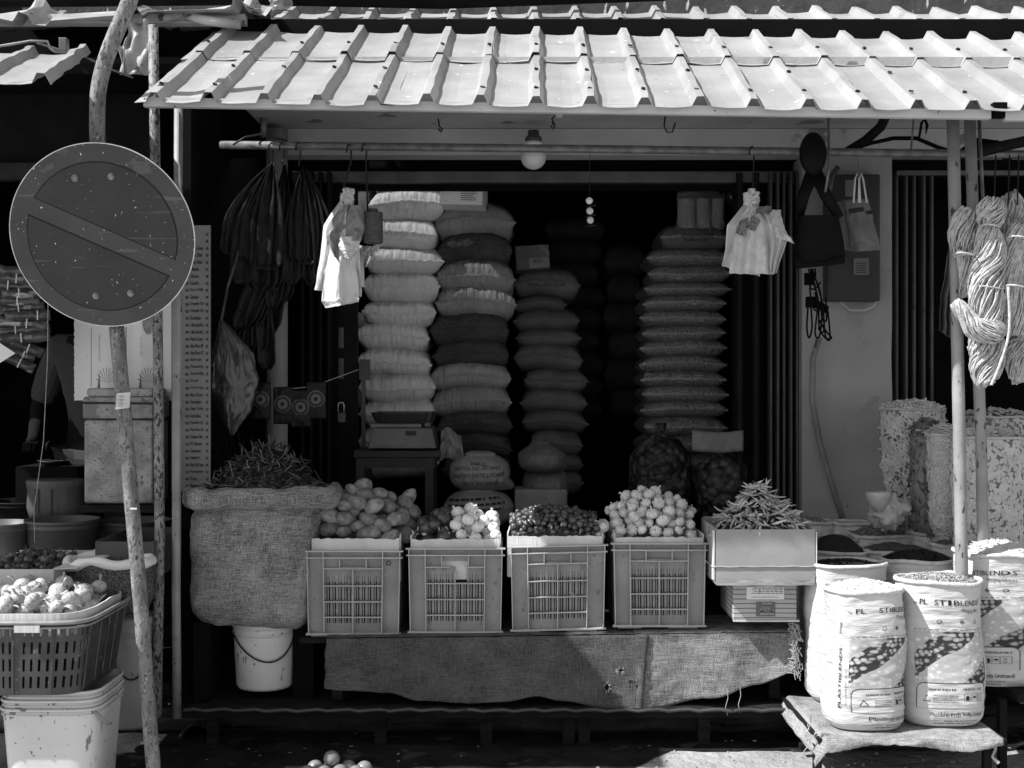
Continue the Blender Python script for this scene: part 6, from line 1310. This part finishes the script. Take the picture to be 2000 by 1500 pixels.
def addskein(label, parts, Y, name='rope_skein'):
    q = MB()
    for k_, (path, wid, n, tw, sd) in enumerate(parts):
        s_ = skein('', path, wid, Y-.012*k_, int(n*1.5), tw, sd, loose=.8); q.add(s_.v, s_.f)
    q2 = MB()
    for (path, wid, n, tw, sd) in parts: q2.tube(catmull([P(x, y, Y+.012) for x, y in path], 5), [max(.003, w_*Y/F/2*.62) for w_ in [wid[min(len(wid)-1, int(i/(5*(len(path)-1))*(len(wid)-1)+.5))] for i in range(5*(len(path)-1)+1)]], 10)
    r = tag(q.build(name, M['rope'], smooth=True), label, 'rope skein', 'rope skeins hanging at the right'); q2.build('inner_coil', M['rope'], r, smooth=True); return r
addskein('short rope skein with a round tied head, leftmost of the hanging skeins', [([(1893, 408), (1880, 450), (1882, 492)], [34, 50, 54, 40], 60, .25, 1), ([(1886, 488), (1890, 540), (1893, 580)], [34, 32, 40], 40, .4, 2)], 4.27)
addskein('longest rope skein tied twice, second from the left', [([(1940, 388), (1935, 420), (1930, 445)], [34, 60, 56, 34], 60, .3, 3), ([(1930, 440), (1932, 500), (1924, 560), (1930, 640)], [34, 62, 66, 70, 54], 90, .7, 4)], 4.22)
addskein('sideways rope skein with a small tied end crossing in front of the pole', [([(1866, 590), (1882, 612), (1905, 640), (1940, 645), (1962, 642)], [20, 34, 48, 52, 20], 70, .5, 5)], 4.19)
addskein('low drooping rope skein at the bottom of the hanging bunch', [([(1918, 648), (1928, 690), (1925, 735), (1930, 752)], [50, 74, 66, 46, 30], 80, .55, 6)], 4.25)
addskein('back rope skein behind the longest one', [([(1966, 380), (1985, 420), (1992, 470)], [40, 56, 50], 60, .4, 7)], 4.39)
addskein('thick rope skein cut by the right edge of the picture, upper', [([(1990, 440), (1978, 490), (1976, 540), (1984, 600), (1982, 655)], [34, 50, 52, 60, 44], 90, .5, 8)], 4.25)
addskein('rope skein cut by the right edge of the picture, lower and fainter', [([(1990, 660), (1982, 700), (1990, 748)], [40, 44, 30], 50, .5, 9)], 4.30)
addskein('outermost rope skein mostly outside the right edge', [([(2015, 430), (2020, 540), (2012, 660)], [50, 66, 50], 60, .5, 10)], 4.25)
addskein('rope skein hanging behind the right edge ones, dim', [([(1955, 400), (1962, 500), (1960, 640)], [50, 60, 50], 60, .5, 21)], 4.40)
q = MB()
for (px, py, w_) in ((1934, 442, 40), (1882, 497, 40), (1928, 562, 60), (1990, 465, 50), (1982, 560, 46)):
    c = P(px, py, 4.20); q.tube([c+Vector((w_*U*.5*math.cos(a), .034*math.sin(a)-.0, .004*math.sin(a*2))) for a in [k_*PI/8 for k_ in range(17)]], .0034, 6)
q.tube(catmull([P(1969, 560, 4.1), P(1972, 620, 4.1), P(1968, 665, 4.1), P(1950, 720, 4.1), P(1936, 752, 4.1)]), .005, 6)
tag(q.build('binding_cord', M['rope'], smooth=True), 'cords binding the hanging rope skeins with one long loose end', 'cord')
for (px) in (1945, 1972, 1990):
    q = MB(); q.tube([P(px, 303, 4.9), P(px-2, 360, 4.4), P(px-3, 400, 4.25)], .003, 5); tag(q.build('hanging_wire', M['wire']), 'dark wire from the rail to the rope skeins, '+{1945: 'left', 1972: 'middle', 1990: 'right'}[px]+' of three', 'wire')
q = drape([(1862, 440), (1850, 500), (1838, 580), (1834, 645)], [(1872, 440), (1872, 520), (1870, 600), (1870, 672)], 4.9, .02, 6, 4, .015); tag(q.build('folded_sacks', M['sack_mid'], smooth=True, solid=.002), 'stack of folded sacks hanging dimly behind the front right pole', 'folded sacks')

# ------------------------------------------------------------------ left side: price board
Y = 4.78; xa, xb, zb, zt_ = X_(352, Y), X_(411, Y), Z_(960, Y), Z_(440, Y)
r = thing('price_board', ((xa+xb)/2, Y, zb), 'tall narrow handwritten price list board behind the slim pale pole', 'price board')
q = MB(); q.box(X_(335, Y), xb, Y, Y+.008, zb, zt_); q.build('board', M['board'], r)
items = ['Rice', 'Cow Pea', 'Green Gram', 'Toor Dhal', 'Gram Dhal', 'Ulundu', 'Channa', 'Garlic', 'Dry Chilli', 'Sambar', 'Gingelly Oil', 'Gingelly Oil', 'Kurakkan', 'Coffee Seeds No.1', 'Coffee Seeds No.2', 'Patta Gram', 'Atta Flour 4/F', 'Atta Flour F.S', 'Spice pkt', 'Vermicelli 1kg', 'Vermicelli 450g', 'Sooji', 'Corn for pop', 'Rice Flour', 'Semolina', 'Sugar Candy', 'Semolina', 'Papadam (L)', 'Papadam (S)', 'Cashew Nut', 'M. Raisin', 'Cinnamon', 'Jaggery', 'Black Soft Dates', 'Karuppatti', 'Poha', 'Popcorn']
q = MB(); random.seed(7); n = len(items); dz = (zt_-zb-.03)/n
for i, s in enumerate(items):
    z = zt_-.025-dz*i; l = min(.050, .0040*len(s)+.008); x0 = X_(372, Y)
    if i > 1: lettering(q, s, l, dz*.52, lambda x, y: (x0+x, Y-.0012, z-dz*.6+y), .0005)
    lettering(q, '%d/-' % random.choice((80, 120, 140, 250, 300, 460, 550, 700, 950)), .016, dz*.4, lambda x, y: (X_(362, Y)+x, Y-.0012, z-dz*.6+y), .0004)
    lettering(q, random.choice(('100', '250', '50', '500')), .009, dz*.4, lambda x, y: (X_(402, Y)+x, Y-.0012, z-dz*.6+y), .0006)
q.build('handwritten_list', M['ink'], r)
# ------------------------------------------------------------------ left side: cardboard sheet, tin box
r = thing('cardboard_sheet', P(235, 780, 4.95), 'flattened white printed carton leaning behind the sign post', 'cardboard')
q = MB(); q.grid(lambda u, v: P(143+u*192+(2+3*nz(v*30, 1))*(u < .01), 782-v*200+(u > .99)*0, 4.95-.015*(u > .50)+.006*abs(math.sin(u*9))), 60, 50); q.build('sheet', M['card_white'], r, solid=.004)
q = MB(); c = P(290, 628, 4.915); q.prism([(.024*math.cos(a*PI/12), .052*math.sin(a*PI/12)) for a in range(24)], lambda x, y, h: (c.x+x, c.y-h, c.z+y), 0, .001); q.build('hand_hole', M['tin'], r)
q = MB(); cs = lambda px, py: (lambda x, y: P(px-y*F/4.95, py+x*F/4.95, 4.915)); lettering(q, 'Natural Plantation Estates', .105, .009, cs(196, 655)); lettering(q, 'Net Weight 10kg', .075, .009, cs(278, 658))
for px in (208, 289):
    for k_ in range(9): a = PI*(.08+k_*.105); c = P(px, 748, 4.915); q.add([c, c+Vector((.042*math.cos(a-.03), 0, .062*math.sin(a-.03))), c+Vector((.042*math.cos(a+.03), 0, .062*math.sin(a+.03)))], [(0, 1, 2)])
    q.add([P(px-18, 758, 4.914), P(px-12, 758, 4.914), P(px-14, 725, 4.914)], [(0, 1, 2)])
q.build('printed_text', M['ink_grey'], r)
q = MB(); q.box(X_(183, 4.95), X_(184, 4.95), 4.917, 4.919, Z_(755, 4.95), Z_(640, 4.95)); q.box(X_(250, 4.95), X_(252, 4.95), 4.917, 4.919, Z_(755, 4.95), Z_(640, 4.95)); q.build('fold_line', M['board'], r)
Y = 4.72; r = thing('tin_box', P(233, 986, Y), 'rusty tin chest with lid and dark strap, behind the sign post', 'tin box')
q = MB(); q.box(X_(163, Y), X_(301, Y), Y, Y+.2, Z_(984, Y), Z_(820, Y)); q.build('box_body', M['tin'], r, bevel=.012)
q = MB(); q.box(X_(161, Y), X_(303, Y), Y-.004, Y+.205, Z_(818, Y), Z_(775, Y)); q.box(X_(168, Y), X_(297, Y), Y+.002, Y+.2, Z_(775, Y), Z_(758, Y)); q.build('lid', M['tin'], r, bevel=.010)
q = MB(); zz = Z_(787, Y); q.tube([(X_(161, Y), Y-.008, zz), (X_(303, Y), Y-.008, zz-.002), (X_(330, Y), Y-.02, zz+.008)], .004, 6); q.box(X_(299, Y), X_(303, Y), Y-.008, Y-.004, Z_(984, Y), Z_(790, Y)); q.build('strap', M['wire'], r)
q = MB(); q.box(X_(160, Y), X_(306, Y), Y-.02, Y+.22, Z_(1000, Y), Z_(986, Y)); tag(q.build('shelf_board', M['wood']), 'thin dark shelf under the rusty tin chest', 'shelf')
# ------------------------------------------------------------------ left side: buckets, boxes, basket
for (px, tp, bp, w, Y, lb, m) in ((100, 1020, 1115, 138, 4.75, 'grey ribbed bucket with open top, middle of the left row', 'bucket_dark'), (-25, 1026, 1115, 118, 4.7, 'open grey bucket cut by the left edge of the picture', 'bucket_dark'), (243, 1022, 1115, 140, 4.95, 'open grey bucket right of the middle one, under the tin chest', 'bucket_dark'), (30, 982, 1040, 130, 5.15, 'far dim bucket behind the left row', 'shutter_dark')):
    bucket('bucket', px, tp, bp, w, w*.88, Y, m, lb, handle=False, open_=True)
q = MB(); q.box(-3.2, X_(305, 4.8), 4.75, 5.5, .40, .43); q.box(X_(300, 4.78), X_(305, 4.78), 4.76, 4.8, .1, .399); q.box(-2.2, -2.16, 4.76, 4.8, .1, .399)
tag(q.build('trestle_table', M['wood']), 'dark table under the buckets and boxes of the left shop', 'table')
r = thing('woven_sack', P(110, 1010, 5.1), 'dim woven sack with dark vertical stripes behind the left buckets', 'sack'); Y = 5.1; c = P(112, 1014, Y); R1 = 58*Y/F; h_ = 78*Y/F
q = MB(); q.lathe([(R1*.9, 0), (R1, h_*.3), (R1*.97, h_*.75), (R1*1.02, h_*.85), (R1*1.03, h_*.95), (R1*.95, h_), (R1*.7, h_*.97), (.01, h_)], c=c, n=40, sy=.7, fn=lambda w, z: 1+.04*nz(w*3, z*20)); q.build('sack_body', M['sack_mid'], r, smooth=True)
q = MB()
for a in (-.55, -.42, .05): th = -PI/2+a; q.add([(c.x+R1*1.01*math.cos(t_), c.y+R1*.715*math.sin(t_), c.z+z) for t_, z in ((th, .01), (th+.05, .01), (th+.05, h_*.8), (th, h_*.8))], [(0, 1, 2, 3)])
q.build('stripe', M['ink'], r)
q = MB(); c = P(103, 908, 5.3); q.lathe([(.02, 0), (.05, .006), (.064, .02), (.066, .021), (.05, .008), (.01, .003)], c=c, n=36); tag(q.build('steel_dish', M['tray'], smooth=True), 'shallow steel dish glinting in the dark left shop', 'dish')
q = MB(); q.box(c.x-.12, c.x+.14, 5.2, 5.5, c.z-.2, c.z-.002); tag(q.build('dark_crate', M['black']), 'dark crate under the steel dish', 'crate')
def openbox(name, px0, px1, pt, pb, Y, D, m, label, t=.006, tiltb=0):
    xa, xb, zt_, zb = X_(px0, Y), X_(px1, Y), Z_(pt, Y), Z_(pb, Y); r = thing(name, ((xa+xb)/2, Y+D/2, zb), label, 'cardboard box'); q = MB()
    q.box(xa, xb, Y, Y+t, zb, zt_); q.box(xa, xa+t, Y+t+.001, Y+D, zb, zt_+.002); q.box(xb-t, xb, Y+t+.001, Y+D, zb, zt_+.002); q.box(xa+t+.001, xb-t-.001, Y+D-t, Y+D, zb, zt_+.01); q.box(xa+.001, xb-.001, Y+.001, Y+D-.001, zb-.004, zb-.0005); q.build('box_walls', M[m], r)
    return xa, xb, Y, Y+D, zt_, zb, r
xa, xb, ya, yb, zt_, zb, r = openbox('open_carton', -60, 105, 1112, 1165, 4.25, .42, 'card', 'open cardboard carton of dark shallots at the far left')
q = MB(); q.add([(xb, 4.256, zt_), (xb+.07, 4.28, zt_+.0), (xb+.14, 4.66, zt_+.02), (xb, 4.67, zt_+.012)], [(0, 1, 2, 3)]); q.build('side_flap', M['card'], r, solid=.005)
pr_ = [mesh_bulb('shallot', M['shallot'], 50+i, .9, flat=.95, wisps=5) for i in range(4)]
pos = pack(110, (xa+.01, xb-.01, ya+.02, yb-.02), dome((xa, xb, ya, yb), zt_-.02, .055, .4, .6, 1.3), lambda: rnd(.013, .02), 41, layers=1.2)
produce(pr_, pos, 'dark shrivelled shallot in the open carton at the far left', 'shallot', 'shallots in the left carton', rotf=upf); kill(pr_)
xa, xb, ya, yb, zt_, zb, r = openbox('dark_carton', 186, 300, 1058, 1130, 4.5, .38, 'card_dark', 'dark open carton behind the sign post, right of the shallots')
# net sack with onions and pale rim
c = P(215, 1190, 4.42); R1 = 80*4.42/F; q = MB(); r = thing('onion_sack', c, 'folded down sack of onions behind the onion basket', 'sack')
q.lathe([(R1*.9, 0), (R1*1.05, .05), (R1, .12), (R1*1.0, .17)], c=c, n=44, sy=.8, fn=lambda w, z: 1+.06*nz(w*2, z*12)); q.build('net_body', M['seed_mid'], r, smooth=True)
q = MB(); q.grid(lambda u, v: (lambda th, a: (c.x+(R1*1.0+.018*math.cos(a))*math.cos(th), c.y+(R1*1.0+.018*math.cos(a))*.8*math.sin(th), c.z+.175+.018*math.sin(a)*(1+.5*nz(th*3, 2))+.02*nz(th*1.2, 6)))(u*2*PI, v*2*PI), 60, 10, cu=True); q.build('folded_rim', M['card_white'], r, smooth=True)
pr_ = [mesh_bulb('onion', M['onion'], 70+i, .3) for i in range(3)]
pos = pack(26, (c.x-R1*.85, c.x+R1*.85, c.y-R1*.6, c.y+R1*.6), lambda x, y: c.z+.165, lambda: rnd(.026, .032), 42, layers=1.1)
produce(pr_, pos, 'dark onion in the folded down sack behind the basket', 'onion', 'onions in the folded down sack', rotf=upf); kill(pr_)
# basket
Yb = 3.86; xr = -1.345; xl = -2.0; yb_ = 4.36; zr = Z_(1216, Yb); z0 = Z_(1362, Yb)
r = thing('plastic_basket', (-1.65, 4.1, z0), 'dark slotted plastic basket of onions stacked on white tubs at the left edge', 'basket')
cxb, cyb, hw, hd = (xl+xr)/2, (Yb+yb_)/2, (xr-xl)/2, (yb_-Yb)/2
def rr_(th, k_=1.0, off=0):
    c_, s_ = math.cos(th), math.sin(th); e = 1/((abs(c_)**7+abs(s_)**7)**(1/7)); return (cxb+(hw*k_+off)*c_*e, cyb+(hd*k_+off)*s_*e)
Hb = zr-z0; N_ = 300
def bs(i, z, off=0): x, y = rr_(2*PI*i/N_-PI, .90+.10*z/Hb, off); return (x, y, z0+z)
rows = [(0, .10, 0), (.10, .26, 1), (.26, .33, 0), (.33, .50, 1), (.50, .57, 0), (.57, .73, 1), (.73, .80, 0), (.80, .92, 2), (.92, 1.0, 0)]
q = MB()
for (a, b_, sl) in rows:
    for i in range(N_):
        x, y, _ = bs(i, 0); corner = abs(abs((x-cxb)/hw)-.88) < .05 and abs(abs((y-cyb)/hd)-.88) < .1
        if sl and (i % 3) == 1 and not (i % 30 in (0, 1, 2)) and not corner: continue
        q.add([bs(i, Hb*a), bs(i+1, Hb*a), bs(i+1, Hb*b_), bs(i, Hb*b_)], [(0, 1, 2, 3)])
q.build('slotted_wall', M['basket'], r, solid=.004)
q = MB(); q.tube([bs(i*3, Hb, .010) for i in range(101)], .007, 8, caps=False, flat=1); q.tube([bs(i*3, Hb*.93, .008) for i in range(101)], .004, 6, caps=False); q.build('rim', M['basket_rim'], r, smooth=True)
q = MB()
for i in range(0, N_, 15): q.tube([bs(i, Hb*.02, .003), bs(i, Hb*.92, .003)], .003, 4)
q.build('vertical_ribs', M['basket'], r)
q = MB(); q.prism([rr_(2*PI*k_/60, .89) for k_ in range(60)], lambda x, y, h: (x, y, z0+h), .0, .006); q.build('base', M['basket'], r)
a = P(50, 1228, Yb-.012); q = MB(); q.box(a.x-.035, a.x+.045, a.y-.004, a.y, a.z-.012, a.z+.010); q.build('rim_tag', M['card'], r)
q = MB(); q.grid(lambda u, v: (lambda x_, y_: (x_, y_, zr-.05+.075*v+.006*nz(u*14, v)))(*rr_(u*2*PI, .955+.0*v)), 120, 4, cu=True); o = q.build('cardboard_liner', M['card'], smooth=False, solid=.005); tag(o, 'cardboard liner standing up inside the onion basket', 'cardboard')
q = MB(); q.prism([rr_(2*PI*k_/60, .86) for k_ in range(60)], lambda x, y, h: (x, y, zr-.055+h), 0, .01); q.build('liner_floor', M['card'], o)
pr_ = [mesh_bulb('pale_onion', M['pale_onion'], 80+i, 1.0, flat=.78, wisps=6) for i in range(5)]
pos = pack(120, (xl+.05, xr-.06, Yb+.05, yb_-.08), dome((xl, xr, Yb, yb_), zr+.004, .075, .62, .62, 1.3), lambda: rnd(.027, .038), 43, layers=1.1)
produce(pr_, pos, 'pale papery onion in the basket at the left edge', 'onion', 'pale onions in the basket', rotf=lambda i: (rnd(-1.4, 1.4), rnd(-1.4, 1.4), rnd(0, 6.28))); kill(pr_)
# nested square tubs
def tub(cx, cy, w, d, z0, z1, label, i, full):
    r = thing('nested_tub', (cx, cy, z0), label, 'tub', 'white tubs nested under the basket'); q = MB(); H = z1-z0
    def f(th, t, off=0): c_, s_ = math.cos(th), math.sin(th); e = 1/((abs(c_)**6+abs(s_)**6)**(1/6)); k_ = .86+.14*t; return (cx+(w/2*k_+off)*c_*e, cy+(d/2*k_+off)*s_*e, z0+H*t)
    q.grid(lambda u, v: f(u*2*PI, v), 120, 12, cu=True); q.f.append(tuple(range(120))[::-1]); q.build('tub_body', M['bucket'], r, smooth=True, solid=.002)
    q = MB(); q.tube([f(2*PI*k_/90, 1, .004) for k_ in range(91)], .005, 6, caps=False); q.tube([f(2*PI*k_/90, .985-.04, .003) for k_ in range(91)], .003, 6, caps=False); q.build('rim', M['bucket'], r, smooth=True)
    if full:
        q = MB(); a = f(-.62, .97, .006); b_ = f(-.30, .97, .006); q.tube([Vector(f(-.75, .97, .008)), Vector(f(-.62, .88, .016)), Vector(f(-.45, .80, .022)), Vector(f(-.30, .78, .02))], .006, 6, flat=.6); q.build('handle', M['bucket_grey'], r, smooth=True)
tx, ty = X_(103, 4.0), 4.1
tub(tx, ty, .318, .32, 0, z0-.062, 'scuffed white square tub, lowest of the nested stack under the basket', 0, True)
tub(tx+.001, ty, .316, .318, .06, z0-.034, 'white square tub in the middle of the nested stack', 1, False)
tub(tx+.002, ty, .314, .316, .10, z0-.006, 'white square tub, topmost of the nested stack right under the basket', 2, False)
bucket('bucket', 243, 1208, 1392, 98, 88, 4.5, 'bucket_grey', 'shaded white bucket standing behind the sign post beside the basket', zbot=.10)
# hanging packets upper left
r0 = []
M['packet'] = mat('packet_foil', .10, .03, sc=14, rough=.3, spec=.6, bump=.008, bsc=22, spots=[(16, .66, .35, (.5, 1, 2))])
random.seed(14)
for i in range(13):
    Y = 4.75+.01*(i % 3); py = 530+i*14.5; w_ = rnd(80, 110)-(i > 9)*20; px = 25+rnd(-8, 20)+min(i, 8)*1.5; c = P(px, py, Y); q = MB(); rt = Matrix.Rotation(rnd(-.12, .12)+(i > 9)*.45, 3, 'Y')
    q.grid(lambda u, v: c+rt@Vector(((u-.5)*w_*2*U*.62, -.022*math.sin(v*PI)*(1-(2*u-1)**6)+.005*nz(u*9, v*5, i), (v-.5)*.040+.004*nz(u*6, i))), 26, 10)
    o = q.build('snack_packet', M['packet'], smooth=True, solid=.003); tag(o, 'dark foil packet, %s in the hanging bunch at the left edge' % (['topmost', 'second', 'third', 'fourth', 'fifth', 'sixth', 'seventh', 'eighth', 'ninth', 'tenth', 'eleventh', 'twelfth', 'lowest'][i]), 'packet', 'foil packets hanging at the left edge')
    x = c+rt@Vector((rnd(-.03, .05), -.026, 0)); q = MB(); q.obox(x, (.004, .003, .036), rt); q.build('rubber_band', M['paper'], o)
    if i % 2: q = MB(); q.obox(c+rt@Vector((rnd(.03, .05), -.0255, .0)), (.03, .002, .014), rt); q.build('paper_label', M['board'], o)
q = MB(); q.tube([P(94, 560, 4.7), P(93, 700, 4.7), P(85, 860, 4.7), P(66, 1000, 4.7), P(68, 1060, 4.7)], .0014, 5); tag(q.build('dangling_string', M['jute_string']), 'thin string dangling past the buckets on the left', 'string')
q = MB(); q.add([P(-30, 650, 4.65), P(30, 690, 4.65), P(-5, 712, 4.65), P(-40, 705, 4.65)], [(0, 1, 2, 3)]); o = tag(q.build('printed_leaflet', M['card_white'], solid=.002), 'corner of a white leaflet below the foil packets at the left edge', 'leaflet')
# round fruits at the bottom edge
M['fruit'] = mat('round_fruit', .26, .18, sc=12, rough=.22, spec=.7)
q = MB(); q.lathe([(.035*math.sin(a), .033*math.cos(a)) for a in [PI-i*PI/14 for i in range(15)]], n=26); fp = q.build('round_fruit', M['fruit'], smooth=True, origin=(0, 0, 0)); random.seed(15)
for (px, Y_, zz) in ((600, 4.24, .027), (632, 4.25, .027), (664, 4.25, .027), (696, 4.24, .027), (616, 4.30, .027), (648, 4.305, .027), (680, 4.30, .027), (712, 4.29, .027), (648, 4.275, .068), (630, 4.20, .027), (664, 4.195, .027)): rep(fp, (X_(px, Y_), Y_, zz), (rnd(-.4, .4), rnd(-.4, .4), rnd(0, 6)), 'shiny round fruit in the pile at the bottom edge', 'fruit', 'round fruits at the bottom edge', [.82]*3)
kill([fp])
# litter and pebbles
random.seed(16); q = MB()
for i in range(260):
    x, y = rnd(-1.9, 2.2), rnd(4.35, 4.9); s_ = rnd(.002, .007); q.obox((x, y, s_*.4+(.10 if y > 4.83 else 0)), (s_*rnd(1, 2), s_*rnd(1, 2), s_), Matrix.Rotation(rnd(0, 3), 3, 'Z'))
tag(q.build('gravel', M['ground']), kind='stuff')
# ------------------------------------------------------------------ person in the left shop
def person(base, label):
    r = thing('person', base, label, 'person'); J = {'pel': (0, 0, .92), 'wst': (0, 0, 1.06), 'chs': (0, -.02, 1.28), 'nk': (0, -.02, 1.43), 'hd0': (0, -.03, 1.50), 'hd1': (0, -.035, 1.66),
        'sl': (-.17, -.02, 1.38), 'el': (-.27, -.0, 1.12), 'wl': (-.22, -.2, .98), 'hl': (-.20, -.27, .97), 'sr': (.17, -.02, 1.38), 'er': (.27, 0, 1.12), 'wr': (.20, -.2, .98), 'hr': (.18, -.27, .97),
        'kl': (-.11, -.02, .5), 'al': (-.12, .02, .08), 'tl': (-.13, -.14, .04), 'kr': (.11, -.02, .5), 'ar': (.12, .02, .08), 'tr': (.13, -.14, .04), 'hpl': (-.09, 0, .86), 'hpr': (.09, 0, .86)}
    rad = {'pel': .13, 'wst': .125, 'chs': .15, 'nk': .06, 'hd0': .075, 'hd1': .085, 'sl': .065, 'el': .043, 'wl': .028, 'hl': .03, 'sr': .065, 'er': .043, 'wr': .028, 'hr': .03, 'kl': .06, 'al': .04, 'tl': .035, 'kr': .06, 'ar': .04, 'tr': .035, 'hpl': .09, 'hpr': .09}
    E = [('pel', 'wst'), ('wst', 'chs'), ('chs', 'nk'), ('nk', 'hd0'), ('hd0', 'hd1'), ('chs', 'sl'), ('sl', 'el'), ('el', 'wl'), ('wl', 'hl'), ('chs', 'sr'), ('sr', 'er'), ('er', 'wr'), ('wr', 'hr'), ('pel', 'hpl'), ('hpl', 'kl'), ('kl', 'al'), ('al', 'tl'), ('pel', 'hpr'), ('hpr', 'kr'), ('kr', 'ar'), ('ar', 'tr')]
    def sk(name, keys, grow, m, edges):
        ks = [k_ for k_ in J if k_ in keys]; me = bpy.data.meshes.new(name); me.from_pydata([J[k_] for k_ in ks], [(ks.index(a), ks.index(b_)) for a, b_ in edges if a in ks and b_ in ks], []); me.materials.append(m)
        o = bpy.data.objects.new(name, me); col.objects.link(o); o.parent = r; o.modifiers.new('k', 'SKIN'); o.modifiers.new('s', 'SUBSURF').render_levels = 2
        for i, k_ in enumerate(ks): me.skin_vertices[0].data[i].radius = (rad[k_]+grow, rad[k_]*(.8 if k_ in ('chs', 'wst', 'pel') else 1)+grow)
        me.skin_vertices[0].data[0].use_root = True; return o
    sk('body', list(J), 0, M['skin'], E); sk('shirt', ['pel', 'wst', 'chs', 'sl', 'sr', 'el', 'er'], .014, M['shirt'], E); sk('trousers', ['pel', 'hpl', 'kl', 'al', 'hpr', 'kr', 'ar'], .012, M['trouser'], E)
    q = MB(); b_ = Vector(base); q.lathe([(.104*math.sin(a), .112*math.cos(a)) for a in [PI*.62-i*PI*.62/8 for i in range(9)]], c=b_+Vector((0, -.015, 1.66)), n=24, sy=1.1); q.build('hair', M['hair'], r, smooth=True)
    q = MB()
    for s_ in (-1, 1): q.lathe([(.012*math.sin(a), .008*math.cos(a)) for a in [PI-i*PI/6 for i in range(7)]], c=b_+Vector((s_*.03, -.118, 1.63)), n=10); q.lathe([(.02*math.sin(a), .03*math.cos(a)) for a in [PI-i*PI/6 for i in range(7)]], c=b_+Vector((s_*.088, -.03, 1.61)), n=10, sx=.5)
    q.lathe([(.014, -.02), (.016, -.01), (.006, .02)], c=b_+Vector((0, -.125, 1.60)), n=10); q.box(b_.x-.025, b_.x+.025, b_.y-.118, b_.y-.108, b_.z+1.552, b_.z+1.558); q.build('face', M['skin'], r, smooth=True)
    q = MB()
    for s_ in (-1, 1):
        for k_ in range(5):
            a0 = b_+Vector((s_*.19+(k_-2)*.014*(1 if k_ < 4 else 1.6), -.27 if k_ < 4 else -.22, .965)); L2 = (.05, .06, .065, .055, .035)[k_]; q.tube([a0, a0+Vector((s_*.002, -L2*.6, -.004)), a0+Vector((0, -L2*.95, -.03))], [.009, .008, .006], 8)
    q.build('fingers', M['skin'], r, smooth=True); return r
person((X_(196, 5.5), 5.5, .152), 'person in a dark shirt standing in the unlit left shop behind the cardboard')
